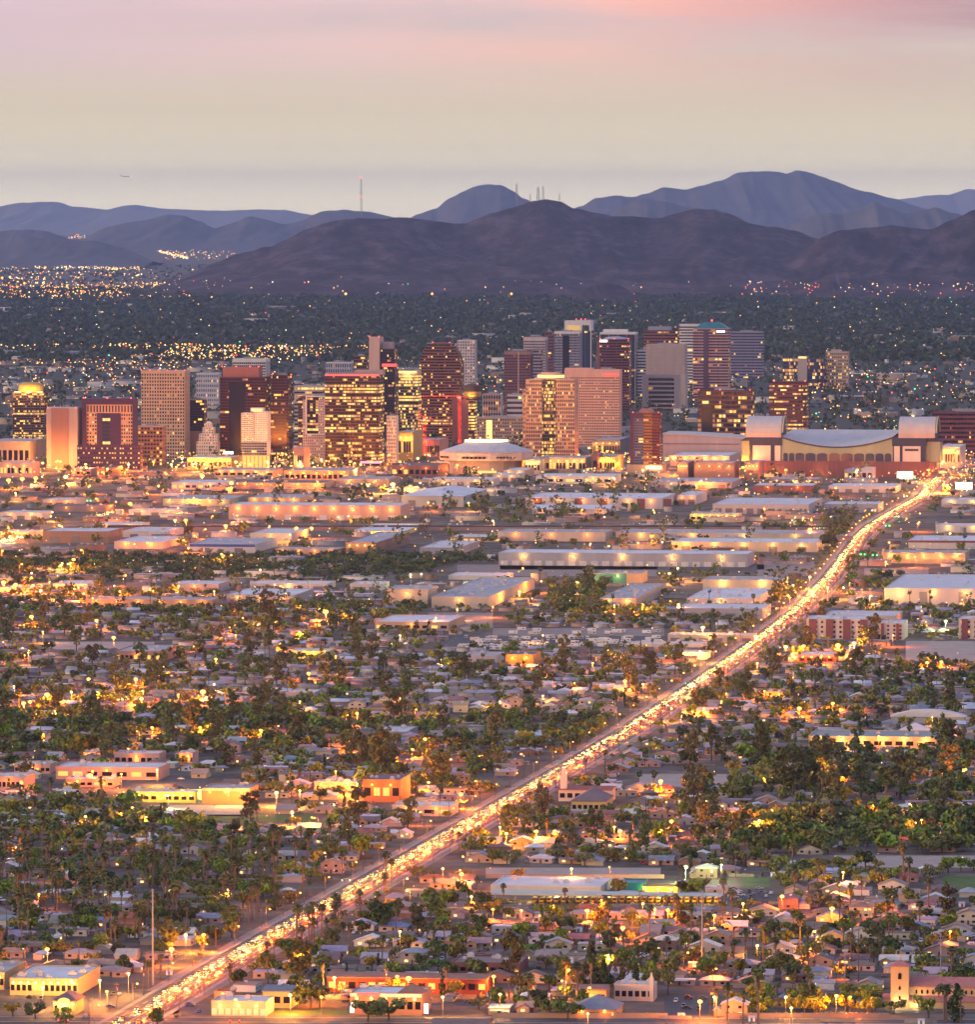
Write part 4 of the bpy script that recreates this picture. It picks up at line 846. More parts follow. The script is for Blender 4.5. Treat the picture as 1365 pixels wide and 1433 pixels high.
t = tower_base('stadium', 'brick baseball stadium with white scalloped roof, two barrel vaults and sage wall', 1052, 1316, 600, 667, 170, 'brick stadium', 'stadium')
BRK = flat_mat((0.20, 0.085, 0.082)); SAGE = flat_mat((0.32, 0.33, 0.22)); WPN = flat_mat((0.62, 0.55, 0.50)); NVY = flat_mat((0.045, 0.045, 0.07)); RFW = flat_mat((0.52, 0.47, 0.43))
zb, zt = lz(t, 645), lz(t, 612)
m = MB(); m.box(-t.w / 2, t.w / 2, -4, t.d, 0, zb, 0)
for k in range(40): x = -t.w / 2 + t.w * (k + .5) / 40; m.box(x - 0.35, x + 0.35, -4.5, -3.9, 0, zb - 0.5, 0)
m.build('brick_base', BRK, t.o)
def end_block(a, b, right):
    m = MB(); m.box(lx(t, a), lx(t, b), 0, 60, zb + .01, lz(t, 623), 0); m.box(lx(t, a) - 1, lx(t, b) + 1, -0.5, 61, lz(t, 623) + .01, zt, 0); m.build('end_block', NVY, t.o)
    for c, d in (((1054, 1079), (1085, 1093)) if not right else ((1252, 1260), (1264, 1289))):
        q = MB(); q.box(lx(t, c), lx(t, d), -1.2, -0.02, zb + .1, lz(t, 623) - 0.3); q.build('white_panel', WPN, t.o)
    q = MB(); q.box(lx(t, 1038 if not right else 1296), lx(t, 1049 if not right else 1316), 4, 50, zb + .01, lz(t, 617)); q.build('side_wing', SAGE, t.o)
    q = MB()
    x0, x1 = (1038, 1050) if not right else (1290, 1317)
    q.extrude_y([(lx(t, x0) - 2, lz(t, 617)), (lx(t, x1), lz(t, 617)), (lx(t, x1), lz(t, 612)), (lx(t, (x0 + x1) / 2), lz(t, 612))] if not right else [(lx(t, x0), lz(t, 617)), (lx(t, x1) + 2, lz(t, 617)), (lx(t, 1300), lz(t, 612)), (lx(t, x0), lz(t, 612))], 3, 52)
    q.build('wing_roof', NVY, t.o)
end_block(1050, 1094, False); end_block(1250, 1296, True)
# sage wall with tall dark arches and its hollow skyline
m = MB(); xa, xb = lx(t, 1094) + .02, lx(t, 1250) - .02; n = 30
def hollow(x): q = (x - xa) / (xb - xa) * 2 - 1; return lz(t, 626.5) + (lz(t, 612.5) - lz(t, 626.5)) * abs(q) ** 1.9
for k in range(n):
    a, b = xa + (xb - xa) * k / n, xa + (xb - xa) * (k + 1) / n; m.face([(a, 0, zb), (b, 0, zb), (b, 0, hollow(b)), (a, 0, hollow(a))]); m.face([(b, 3, zb), (a, 3, zb), (a, 3, hollow(a)), (b, 3, hollow(b))]); m.face([(a, 0, hollow(a)), (b, 0, hollow(b)), (b, 3, hollow(b)), (a, 3, hollow(a))])
m.build('sage_wall', SAGE, t.o)
for a, b in ((1097, 1103), (1105, 1112), (1114, 1126), (1128, 1142), (1144, 1159), (1161, 1176), (1178, 1194), (1196, 1210), (1212, 1224), (1226, 1237), (1239, 1248)):
    q = MB(); x0, x1 = lx(t, a), lx(t, b); z0, z1 = zb + .3, lz(t, 636); pr = [(x0, z0), (x1, z0), (x1, z1)] + [((x0 + x1) / 2 + (x1 - x0) / 2 * math.cos(r_), z1 + 2.5 * math.sin(r_)) for r_ in (0.6, 1.2, 1.9, 2.5)] + [(x0, z1)]
    q.extrude_y(pr, -0.5, -0.03); q.build('arched_opening', GLASS_BL, t.o)
m = MB()
for k in range(n):
    a, b = xa + (xb - xa) * k / n, xa + (xb - xa) * (k + 1) / n
    m.face([(a, -1, hollow(a)), (b, -1, hollow(b)), (b, -1, hollow(b) + 2), (a, -1, hollow(a) + 2)], 1); m.face([(a, -1, hollow(a) + 2), (b, -1, hollow(b) + 2), (b, 160, lz(t, 608) + 2), (a, 160, lz(t, 608) + 2)], 0)
m.build('curved_roof', [RFW, NVY], t.o)
def vault(a, b):
    x0, x1 = lx(t, a), lx(t, b); z0, z1, z2 = zt + .02, lz(t, 605), lz(t, 583)
    # the vault's axis runs along x: its white curved side faces the camera
    D = 62
    pr = [(0, z0), (0, z1)] + [(D / 2 * (1 - math.cos(math.pi * k / 12)), z1 + (z2 - z1) * math.sin(math.pi * k / 12)) for k in range(1, 12)] + [(D, z1), (D, z0)]
    m = MB(); m.extrude_x(pr, x0, x1 - 2); bv = m.build('barrel_vault', RFW, t.o)
    m = MB(); m.extrude_x([(3 + (y - 3) * 1.0 if False else y * 0.92 + 2.4, z * 0.985) for y, z in pr], x1 - 1.98, x1 - 1.2); m.build('vault_gable', NVY, bv)
    m = MB(); prev = None
    for k in range(13):
        q = (x1, D / 2 * (1 - math.cos(math.pi * k / 12)), z1 + (z2 - z1) * math.sin(math.pi * k / 12))
        if prev: m.tube(prev, q, 1.1, n=5)
        prev = q
    m.build('vault_arch', mat('vault_arch_steel', (0.5, 0.45, 0.25), 0.5, 0.1), bv)
    m = MB(); m.box(x0 + 0.3, x1 - 2.5, -0.6, -0.02, z0 + .1, z1 - 1); m.build('vault_fascia', flat_mat((0.55, 0.42, 0.36)), t.o)
vault(1044, 1096); vault(1258, 1311)
part_box(t, 'rear_stand', lx(t, 1096), lx(t, 1256), 161, 180, 0, lz(t, 609), DKB)
m = MB(); m.box(lx(t, 1267), lx(t, 1286), -1.6, -1.22, lz(t, 630), lz(t, 627)); m.build('wall_emblem', NVY, t.o)
for k in range(12):
    if k % 3 == 1: lamp_light('stadium_flood', (lx(t, 1070 + k * 20), -16, 6), 7000, (1, 0.5, 0.15), t.o)
# long shed left of the stadium
t = tower_base('exhibition_hall', 'long low hall with gently curved pale roof left of the stadium', 928, 1050, 607, 646, 90, 'long curved hall', 'hall')
m = MB(); n = 16
pr = [(lx(t, 928), 0), (lx(t, 1050), 0), (lx(t, 1050), lz(t, 615))] + [(lx(t, 1050 - 122 * k / n), lz(t, 613 - 6.5 * math.sin(math.pi / 2 * k / n))) for k in range(n + 1)]
m.extrude_y(pr, 0, t.d); m.build('hall_body', flat_mat((0.56, 0.42, 0.37)), t.o)
m = MB(); 
for k in range(n):
    a, b = 1050 - 122 * k / n, 1050 - 122 * (k + 1) / n; za, zb_ = lz(t, 613 - 6.5 * math.sin(math.pi / 2 * k / n)), lz(t, 613 - 6.5 * math.sin(math.pi / 2 * (k + 1) / n)); m.face([(lx(t, b), -1.5, zb_ + .6), (lx(t, a), -1.5, za + .6), (lx(t, a), t.d, za + .6), (lx(t, b), t.d, zb_ + .6)]); m.face([(lx(t, b), -1.5, zb_ - 2.2), (lx(t, a), -1.5, za - 2.2), (lx(t, a), -1.5, za + .6), (lx(t, b), -1.5, zb_ + .6)])
m.build('roof', RFW, t.o)
m = MB(); m.box(lx(t, 929), lx(t, 1036), -0.5, -0.02, lz(t, 621.5), lz(t, 620.5)); m.build('wall_line', BRK, t.o)
# ================================================================== roads
ASPH = mat('asphalt', (0.060, 0.056, 0.060), 0.75, 0.35, 0.12, spec=0.4)
CONC = mat('pavement_concrete', (0.30, 0.27, 0.245), 0.9, 0.25, 0.2)
DIRT = mat('bare_dirt', (0.30, 0.225, 0.18), 0.95, 0.3, 0.06)
PAINT_W = mat('road_paint_white', (0.70, 0.70, 0.66), 0.7, 0.15); PAINT_Y = mat('road_paint_yellow', (0.62, 0.42, 0.06), 0.7, 0.15)
AVE_PX = [(60, 1500), (185, 1427), (285, 1368), (380, 1312), (470, 1262), (560, 1210), (645, 1161), (730, 1112), (810, 1066), (885, 1020), (980, 956), (1060, 900), (1120, 853), (1165, 806), (1193, 768), (1204, 752), (1222, 735), (1260, 713), (1291, 696), (1303, 682), (1318, 667), (1352, 649), (1420, 634)]
AVE = [at(*p) for p in AVE_PX]
# the centre line, resampled every 12 m
def resample(pts, step=12.0):
    out_ = [pts[0].copy()]
    for a, b in zip(pts, pts[1:]):
        n = max(1, int((b - a).length / step))
        for i in range(1, n + 1): out_.append(a + (b - a) * i / n)
    for _ in range(4):
        out_ = [out_[0]] + [(out_[i - 1] + out_[i] * 2 + out_[i + 1]) / 4 for i in range(1, len(out_) - 1)] + [out_[-1]]
    return out_
AVL = resample(AVE)
def tangent(L, i):
    t_ = L[min(i + 1, len(L) - 1)] - L[max(i - 1, 0)]; t_.z = 0; return t_.normalized()
def ribbon(m, L, o0, o1, z, mi=0, z2=None, dash=None):
    z2 = z if z2 is None else z2
    for i in range(len(L) - 1):
        if dash and (i % dash[1]) >= dash[0]: continue
        t0, t1 = tangent(L, i), tangent(L, i + 1); n0, n1 = Vector((t0.y, -t0.x, 0)), Vector((t1.y, -t1.x, 0))
        a, b, c, d = L[i] + n0 * o0, L[i] + n0 * o1, L[i + 1] + n1 * o1, L[i + 1] + n1 * o0
        m.face([(a.x, a.y, z), (b.x, b.y, z2), (c.x, c.y, z2), (d.x, d.y, z)], mi)
m = MB(); ribbon(m, AVL, -17, 17, 0.04); struct(m.build('roadside_dirt', DIRT))
m = MB(); ribbon(m, AVL, -11, 11, 0.09, 0)
ribbon(m, AVL, -0.45, -0.15, 0.13, 2); ribbon(m, AVL, 0.15, 0.45, 0.13, 2)
for o in (-4.0, 4.0, -7.6, 7.6): ribbon(m, AVL, o - 0.14, o + 0.14, 0.13, 1, dash=(1, 2))
struct(m.build('road', [ASPH, PAINT_W, PAINT_Y]))
for sg in (-1, 1):
    m = MB(); a, b = (11, 13.6) if sg > 0 else (-13.6, -11)
    ribbon(m, AVL, a, b, 0.24); ribbon(m, AVL, a if sg > 0 else b, a if sg > 0 else b, 0.09, 0, 0.24)
    struct(m.build('pavement', CONC))
import bisect
AVY = [p.y for p in AVL]
def ave_x(y):
    k = min(len(AVL) - 2, max(0, bisect.bisect(AVY, y) - 1)); a, b = AVL[k], AVL[k + 1]
    return a.x + (b.x - a.x) * min(1, max(0, (y - a.y) / (b.y - a.y)))
def near_ave(x, y, r): return y < AVY[-1] + 60 and abs(x - ave_x(y)) < r
def street(name, a, b, w_, z=0.065, mt=None, marks=True):
    L = resample([a, b], 15); m = MB(); ribbon(m, L, -w_ / 2, w_ / 2, z, 0)
    if marks: ribbon(m, L, -0.15, 0.15, z + 0.03, 1, dash=(1, 2))
    o = struct(m.build(name, [mt or ASPH, PAINT_Y])); return o
# the cross street along the bottom edge, with kerbed pavement on its far side
a, b = at(-80, 1426), at(1460, 1430)
street('road', a, b, 15)
for q in (9.0, -9.0):
    m = MB(); L = resample([a, b], 20); ribbon(m, L, q - 1.4, q + 1.4, 0.2); struct(m.build('pavement', CONC))
# local streets seen end on
for (p, q, wd) in [((1128, 1368), (1196, 1222), 9), ((607, 1345), (690, 1285), 8), ((1010, 1300), (1022, 1240), 8), ((330, 1062), (420, 1040), 10), ((150, 1105), (265, 1060), 12), ((420, 975), (470, 940), 8), ((600, 920), (650, 884), 9),
                   ((490, 925), (510, 900), 8), ((722, 950), (760, 925), 9), ((1285, 1330), (1310, 1250), 7)]:
    street('street', at(*p), at(*q), wd, 0.07)
# raised freeway embankment across the middle distance
a, b = at(150, 743), at(1196, 743); dv = (b - a).normalized(); nn = Vector((-dv.y, dv.x, 0)); m = MB()
def emb(m, a, b, prof):
    n = len(prof); i = len(m.v)
    for p in (a, b): m.v += [tuple(p + nn * y + Vector((0, 0, z))) for y, z in prof]
    for k in range(n): q = (k + 1) % n; m.f.append((i + k, i + n + k, i + n + q, i + q)); m.m.append(1 if prof[k][1] > 4 and prof[q][1] > 4 else 0)
    m.f.append(tuple(i + k for k in range(n))); m.m.append(0); m.f.append(tuple(i + n + k for k in reversed(range(n)))); m.m.append(0)
emb(m, a, b, [(0, 0), (3, 4.5), (3, 6.0), (3.6, 6.0), (3.6, 5.2), (33, 5.2), (36, 0)])
struct(m.build('freeway', [mat('embankment_wall', (0.30, 0.17, 0.13), 0.9, 0.25, 0.1), ASPH]))
u0, v0 = uv(a); FOOT.append((u0, u0 + (b - a).length, v0 - 20, v0 + 60))
# bare lots and yards
def lot(px0, px1, py0, py1, mt, name='lot', z=0.05):
    q = [at(px0, py1), at(px1, py1), at(px1, py0), at(px0, py0)]; m = MB(); m.face([(p.x, p.y, z) for p in q]); struct(m.build(name, mt))
    if name != 'field': FOOT.append((min(uv(p)[0] for p in q[:1] + q[3:]), max(uv(p)[0] for p in q[1:3]), min(uv(p)[1] for p in q), max(uv(p)[1] for p in q)))
LAWN = mat('lawn', (0.10, 0.15, 0.03), 0.95, 0.35, 0.15)
PALE = mat('pale_gravel', (0.40, 0.31, 0.25), 0.95, 0.25, 0.08)
lot(60, 216, 898, 911, PALE); lot(690, 930, 879, 890, DIRT); lot(635, 925, 891, 908, ASPH); lot(680, 925, 1214, 1226, PALE); lot(1168, 1365, 1197, 1214, PALE); lot(1268, 1365, 897, 925, PALE)
lot(895, 1025, 1083, 1102, PALE); lot(215, 345, 1126, 1142, PALE); lot(290, 440, 1140, 1150, LAWN); lot(1320, 1400, 1226, 1243, LAWN); lot(400, 545, 1123, 1134, ASPH); lot(1018, 1082, 1243, 1258, ASPH); lot(930, 990, 1393, 1420, ASPH); lot(1040, 1078, 1228, 1241, LAWN)
lot(20, 250, 1386, 1418, ASPH); lot(230, 345, 1404, 1420, ASPH); lot(150, 345, 1113, 1123, ASPH); lot(90, 290, 1088, 1110, ASPH); lot(640, 920, 790, 806, DIRT); lot(1060, 1170, 785, 806, DIRT, 'field'); lot(1210, 1300, 795, 806, DIRT); lot(600, 690, 857, 879, DIRT); lot(385, 490, 1413, 1420, LAWN)
lot(700, 1070, 790, 797, ASPH)
# ================================================================== low buildings
LAMP_Y = emit('wall_lamp_yellow', (1.0, 0.58, 0.12), 3.2)
LAMP_O = emit('wall_lamp_orange', (1.0, 0.36, 0.05), 3.2)
STEELROOF = mat('ribbed_steel_roof', (0.55, 0.52, 0.52), 0.55, 0.22, 0.07, spec=0.4)
WHROOF = mat('white_roof_coating', (0.66, 0.62, 0.60), 0.8, 0.22, 0.05)
GRROOF = mat('grey_roof_coating', (0.42, 0.38, 0.38), 0.85, 0.28, 0.06)
DKROOF = mat('dark_roof_felt', (0.17, 0.14, 0.145), 0.9, 0.3, 0.08)
BRROOF = mat('brown_tile_roof', (0.24, 0.15, 0.115), 0.85, 0.3, 0.2)
RDROOF = mat('red_tile_roof', (0.34, 0.11, 0.085), 0.8, 0.3, 0.2)
ROOFS = dict(w=WHROOF, g=GRROOF, d=DKROOF, s=STEELROOF, b=BRROOF, r=RDROOF)
DOORM = mat('roller_door_metal', (0.20, 0.17, 0.17), 0.6, 0.2); DOORW = mat('pale_roller_door', (0.62, 0.58, 0.55), 0.6, 0.2)
UNITM = mat('air_conditioner_metal', (0.50, 0.48, 0.47), 0.55, 0.2, 0.5)
def low(name, label, x0, x1, yb, yt, y0, wall, roof='w', short=None, doors=0, lamps=0, units=4, lampcol='y', power=1800, stripe=None, wins=0, shape='flat', cat='building', group=None, doorm=None, maxd=260, doorh=0.6, spread=None):
    """a low building read off the photograph: left and right edge, back edge of its roof, top of its front wall, its foot"""
    p = at(x0, y0); s = S(y0); h = max(3.0, (y0 - yt) * s)
    back = at(x0, yb, h); d = max(10.0, min(maxd, back.y - p.y))
    xc = (x0 + x1) / 2; ph = -YAW - math.atan((xc - PW / 2) / F)
    w_ = max(8.0, ((x1 - x0) * s - d * math.sin(ph)) / math.cos(ph))
    o = thing(name, label, cat, p + E * (w_ / 2), YAW, group, short); occupy(p, w_, d, 4)
    t = Tower(); t.o, t.w, t.d, t.h, t.s, t.x0, t.x1, t.y0, t.yt = o, w_, d, h, s, x0, x1, y0, yt
    wm = flat_mat(wall); rm = ROOFS[roof] if isinstance(roof, str) else roof; hw = w_ / 2
    m = MB(); m.box(-hw, hw, 0, d, 0, h); m.build('wall', wm, o)
    m = MB()
    if shape == 'flat':
        for a, b, c, e in ((-hw - .15, hw + .15, -.15, .4), (-hw - .15, hw + .15, d - .4, d + .15), (-hw - .15, -hw + .4, .4, d - .4), (hw - .4, hw + .15, .4, d - .4)): m.box(a, b, c, e, h - 0.25, h + 0.9)
        m.box(-hw + .4, hw - .4, .4, d - .4, h + 0.01, h + 0.3, 1)
        rf = m.build('roof', [wm, rm], o)
    elif shape == 'gable':
        m.gable(-hw - .6, hw + .6, -.8, d + .8, h, max(1.5, min(6, d * 0.07)), 0.4); rf = m.build('roof', rm, o)
    elif shape == 'hip':
        m.hip(-hw - .7, hw + .7, -.8, d + .8, h + .3, min(6, d * 0.2)); rf = m.build('roof', rm, o)
    if stripe:
        m = MB(); m.box(-hw - .02, hw + .02, -.4, -.16, h - stripe[1], h + 0.7); m.build('fascia', stripe[0], o)
    for k in range(doors):
        x = -hw + w_ * (k + 0.5) / doors; q = min(4.5, w_ / doors * 0.32); m = MB(); m.box(x - q, x + q, -0.2, -0.02, 0, h * doorh); m.build('dock_door', doorm or DOORM, o)
    for k in range(wins):
        x = -hw + w_ * (k + 0.5) / wins; q = w_ / wins * 0.33; m = MB(); m.box(x - q, x + q, -0.15, -0.02, h * 0.3, h * 0.68); m.build('window', LIT_A if rnd.random() < 0.3 else GLASS_DK, o)
    lc = (1.0, 0.48, 0.09) if lampcol == 'y' else (1.0, 0.27, 0.03)
    for k in range(lamps):
        x = -hw + w_ * (k + 0.5) / lamps; m = MB(); m.box(x - .5, x + .5, -1.3, -.15, h * 0.86, h * 0.86 + .25); m.ball((x, -1.0, h * 0.82), 0.85, n=6, m=4, mi=1); m.build('wall_lamp', [STEEL, LAMP_Y if lampcol == 'y' else LAMP_O], o)
        lamp_light('wall_light', (x, -3.2, h * 0.8), power * 0.75, lc, o, 0.4)
    for k in range(units):
        x, y = rnd.uniform(-hw * .85, hw * .85), rnd.uniform(d * .1, d * .9); q = rnd.uniform(0.9, 2.0); m = MB(); m.box(x - q, x + q, y - q * .7, y + q * .7, h + .3, h + .3 + q); m.box(x - q * .6, x + q * .6, y - q * .4, y + q * .4, h + .3 + q, h + .5 + q * 1.25)
        m.build('rooftop_unit', UNITM, rf)
    return t
W_ = (0.58, 0.52, 0.48); CR_ = (0.55, 0.45, 0.35); TN_ = (0.44, 0.31, 0.23); GR_ = (0.36, 0.33, 0.33); PK_ = (0.56, 0.34, 0.27); BK_ = (0.24, 0.11, 0.09); DG_ = (0.20, 0.17, 0.18); GG_ = (0.33, 0.33, 0.27)
WH = 'warehouse'
# --- behind and at the foot of downtown
low('parking_garage', 'tan open parking garage with lit decks at left edge', -20, 65, 614, 618, 655, TN_, 'g', 'left parking garage', wins=8, units=2)
low('office_building', 'low grey hall behind left parking garage', 15, 66, 600, 604, 622, (0.33, 0.28, 0.26), 'g', None, wins=10)
low('apartment_block', 'pale pink block of flats before left parking garage', 0, 56, 646, 648, 668, PK_, 'w', 'pale pink flats', wins=9, lamps=2)
low('parking_garage', 'brightly lit open parking deck below the cream stepped tower', 262, 338, 638, 641, 657, (0.55, 0.38, 0.2), 'w', 'lit parking deck', lamps=7, power=3500, wins=10, units=0)
low('brick_building', 'square dark brick building under the purple podium', 136, 172, 652, 656, 668, BK_, 'd', 'dark brick square building', wins=6)
low('brick_building', 'low brick wing with white roof left of the square brick building', 100, 137, 655, 657, 666, PK_, 'w', None, wins=4, lamps=1, lampcol='o')
low('depot_building', 'long peach depot with flat roof under the lavender hotel', 398, 505, 655, 659, 674, (0.58, 0.36, 0.22), 'g', 'peach depot', wins=12, lamps=5, lampcol='o', power=3500)
low('depot_building', 'low lit annex left of the peach depot', 300, 396, 655, 658, 668, TN_, 'g', None, lamps=5, power=3000, wins=8)
low('brick_building', 'low tan block with slit windows left of peach depot', 411, 434, 625, 627, 660, (0.33, 0.21, 0.18), 'g', None, wins=5)
low('brick_building', 'long dark brick hall left of the domed arena', 548, 628, 648, 652, 668, BK_, 'd', 'dark brick hall', wins=8, lamps=2, lampcol='o')
low('office_building', 'pink brick four storey block behind the dark brick hall', 580, 628, 613, 616, 640, (0.45, 0.24, 0.19), 'g', None, wins=10)
low('office_building', 'golden lit glass block under the yellow-crowned tower', 558, 592, 602, 605, 645, (0.5, 0.34, 0.16), 'g', None, wins=6, lamps=3, power=4000)
low('parking_garage', 'cream parking block with pale gable right of the domed arena', 735, 770, 640, 644, 664, CR_, 'w', None, wins=5, lamps=3, power=3000)
low('parking_garage', 'long tan garage under the gold-crowned tower', 755, 830, 638, 641, 662, (0.52, 0.38, 0.27), 'g', 'long tan garage', wins=14, lamps=6, power=3000)
low('office_building', 'dark glass fronted hall between pink slab and purple condominium', 830, 882, 612, 616, 640, (0.16, 0.13, 0.14), 'g', None, wins=10, lamps=4, power=3500)
low('parking_garage', 'golden lit garage left of the purple condominium', 832, 874, 636, 640, 662, (0.55, 0.38, 0.16), 'g', None, wins=8, lamps=5, power=4000)
low('brick_building', 'narrow brick tower block beside the golden lit garage', 829, 836, 634, 636, 663, BK_, 'd', None, wins=1, units=0)
low('shop_building', 'white canopied hall with pink fascia before the long curved hall', 938, 1036, 633, 638, 652, (0.62, 0.40, 0.33), 'w', 'pink fascia hall', lamps=6, power=4000)
for a, b, lb in ((948, 972, 'brick parking deck left of wide louvred garage'), (972, 1036, 'wide louvred brick garage before the pink fascia hall'), (1042, 1070, 'brick garage wing lit amber at stadium corner')):
    low('parking_garage', lb, a, b, 645, 648, 672, (0.36, 0.19, 0.15), 'g', None, lamps=4, power=2600, wins=0, units=1)
    t = Tower()
low('apartment_block', 'tall white flats at the right edge beside bright avenue', 1316, 1352, 622, 626, 655, (0.66, 0.52, 0.42), 'w', 'white edge flats', wins=8, lamps=4, lampcol='o', power=5000)
low('shop_building', 'small pale shop with dark awning before the stadium base', 1182, 1205, 655, 658, 672, GR_, 'g', None, wins=3)
low('shop_building', 'white block beside the shop before the stadium', 1206, 1226, 654, 656, 674, W_, 'w', None, wins=2, units=1)
# --- first belt of warehouses
low(WH, 'dark grey long shed before the stadium base', 1076, 1152, 668, 671, 679, DG_, 'g', None, wins=12, lamps=3, power=1200)
low(WH, 'long maroon walled shed with white roof before the stadium', 1054, 1147, 676, 680, 689, BK_, 'w', 'maroon walled shed', lamps=2, lampcol='o')
low(WH, 'low white sheds right of maroon walled shed', 1160, 1262, 677, 681, 689, W_, 'w', None, doors=5)
low(WH, 'grey flat workshop below the parking garages', 912, 1040, 669, 675, 683, GR_, 'g', 'grey flat workshop', doors=4, lamps=2)
low(WH, 'white workshop with gabled centre under the long tan garage', 750, 870, 663, 667, 677, W_, 'w', 'white gabled workshop', wins=8, lamps=2, lampcol='o')
low(WH, 'pale low sheds under the domed arena', 600, 700, 668, 671, 680, W_, 'w', None, doors=5, lamps=2, lampcol='o')
low(WH, 'tan flat store under the dark brick hall', 470, 560, 667, 671, 681, TN_, 'g', None, lamps=2)
low(WH, 'tan flat store with lit frontage left of white workshop', 705, 748, 655, 659, 669, (0.5, 0.38, 0.3), 'w', None, wins=4, lamps=2)
low(WH, 'orange lit row building under the peach depot', 330, 470, 672, 676, 684, TN_, 'd', None, lamps=5, lampcol='o', power=3200)
low(WH, 'white stepped building right of the road under downtown', 240, 330, 672, 676, 685, W_, 'w', None, wins=8, lamps=2, lampcol='o')
low(WH, 'long pale green warehouse with row of yellow wall lamps', 228, 346, 693, 699, 708, GG_, 'g', 'green wall warehouse', lamps=5, power=2200, units=7)
low(WH, 'grey roofed warehouse extension right of the green wall warehouse', 347, 440, 692, 697, 706, TN_, 'g', None, lamps=4, power=2200)
low(WH, 'long pink freight warehouse under yellow wall lamps', 320, 575, 703, 707, 727, PK_, 'w', 'long pink warehouse', lamps=9, power=2600, units=10, doors=10, doorm=DOORW, doorh=0.35)
low(WH, 'pale grey hip roofed warehouse left of striped shed', 562, 683, 684, 694, 709, (0.42, 0.42, 0.38), 'w', 'pale hip warehouse', shape='hip', doors=3)
t = low(WH, 'long white warehouse with maroon wall panels', 736, 947, 690, 697, 711, W_, 'w', 'striped maroon warehouse', lamps=6, power=2400, lampcol='o', units=8)
for px in (748, 805, 840, 893, 930): part_box(t, 'maroon_panel', lx(t, px), lx(t, px + 11), -0.25, -0.02, 0, t.h, BRK)
low(WH, 'white tented sheds in a row under the striped maroon warehouse', 745, 862, 709, 712, 719, W_, 'w', None, shape='gable', lamps=4, lampcol='o')
low(WH, 'long white warehouse with dock doors under the maroon walled shed', 998, 1152, 697, 706, 719, (0.50, 0.45, 0.43), 's', 'long dock warehouse', doors=9, units=5)
low(WH, 'grey ribbed store right of the long dock warehouse', 1153, 1237, 702, 706, 717, GR_, 's', None, doors=3)
low('shop_building', 'long yellow lit shop front under the long dock warehouse', 966, 1039, 718, 720, 729, (0.55, 0.42, 0.2), 'w', 'yellow lit shop', lamps=6, power=2600, wins=8)
low(WH, 'white striped workshop beside the striped maroon warehouse', 948, 990, 688, 694, 706, W_, 'w', None, doors=2, lamps=2, lampcol='o')
for a, b, yb, yt, y0, lb in ((75, 160, 706, 709, 716, 'long low dark roofed store at the left below downtown'), (0, 72, 715, 718, 727, 'white flat store at left edge below downtown'), (180, 262, 712, 714, 721, 'low maroon shed left of long pink warehouse'), (60, 120, 697, 700, 708, 'pale cottage like store at left below downtown'),
        (130, 210, 731, 734, 740, 'thin white shed along the freeway at left'), (0, 60, 742, 745, 752, 'low tan shed at left edge by the freeway'), (690, 735, 662, 665, 674, 'small orange lit store left of white workshop')):
    low(WH, lb, a, b, yb, yt, y0, rnd.choice((W_, TN_, DG_, CR_)) if 'white' not in lb else W_, 'd' if 'dark' in lb else 'w', None, doors=3, lamps=2, lampcol='o')
# --- along the freeway
low(WH, 'long beige warehouse just below the freeway', 697, 858, 741, 745, 757, CR_, 'g', 'long beige warehouse', lamps=3, lampcol='o', units=8)
low(WH, 'beige warehouse below the freeway, right of the dark trees', 862, 1160, 741, 746, 757, CR_, 'g', 'beige freeway warehouse', lamps=4, units=10)
low(WH, 'pale yellow lit strip warehouse before the beige freeway warehouse', 940, 1155, 753, 759, 771, (0.58, 0.46, 0.33), 'w', 'yellow strip warehouse', lamps=5, power=2200, units=6, doors=5)
low(WH, 'white topped low office between freeway and dock warehouse', 630, 712, 748, 752, 758, TN_, 'w', None, wins=8)
low(WH, 'long blue grey dock warehouse with dark bays by the river', 698, 1057, 769, 774, 791, (0.37, 0.36, 0.38), 'w', 'river dock warehouse', lamps=5, power=3200, units=6, doors=22, doorm=DOORW, doorh=0.4)
low(WH, 'grey ridged roof shed left of the river dock warehouse', 588, 672, 757, 767, 776, GR_, 's', 'ridged roof shed', doors=3)
low('factory', 'dark tan factory with yellow lit upper deck below freeway', 484, 575, 745, 760, 776, (0.26, 0.16, 0.13), 'g', 'yellow lit factory', lamps=4, power=1500)
low(WH, 'white lit upper hall of the yellow lit factory', 490, 600, 733, 744, 749, (0.6, 0.45, 0.2), 'w', None, lamps=6, power=3200)
low(WH, 'brown brick shed with white roof at left by the freeway', 60, 172, 739, 744, 760, (0.27, 0.17, 0.13), 'w', 'brown brick shed', doors=3)
low(WH, 'white shed with blue grey roof behind the lamp lit store', 172, 258, 738, 744, 752, W_, 's', None, doors=2)
low(WH, 'pale store with two wall lamps by the riverbed', 160, 258, 751, 759, 768, CR_, 'w', 'lamp lit store', lamps=2, lampcol='o', power=3000)
BLUE = mat('blue_fascia', (0.03, 0.10, 0.32), 0.5, 0.12)
low(WH, 'low white building with long bright blue roof edge', 265, 389, 753, 762, 773, W_, 'g', 'blue edged building', stripe=(BLUE, 2.2), doors=2)
low(WH, 'pale green shed right of the blue edged building', 350, 433, 740, 747, 759, (0.46, 0.45, 0.40), 's', None, lamps=1, lampcol='o')
low(WH, 'low lit motor works along the riverbed right of blue edged building', 385, 484, 766, 769, 776, TN_, 'g', None, lamps=4, lampcol='o', power=1500)
t = low('shop_building', 'tan shop with teal left half in the river gravel yard', 832, 907, 799, 803, 816, TN_, 'g', 'teal fronted shop', lamps=1, power=2500)
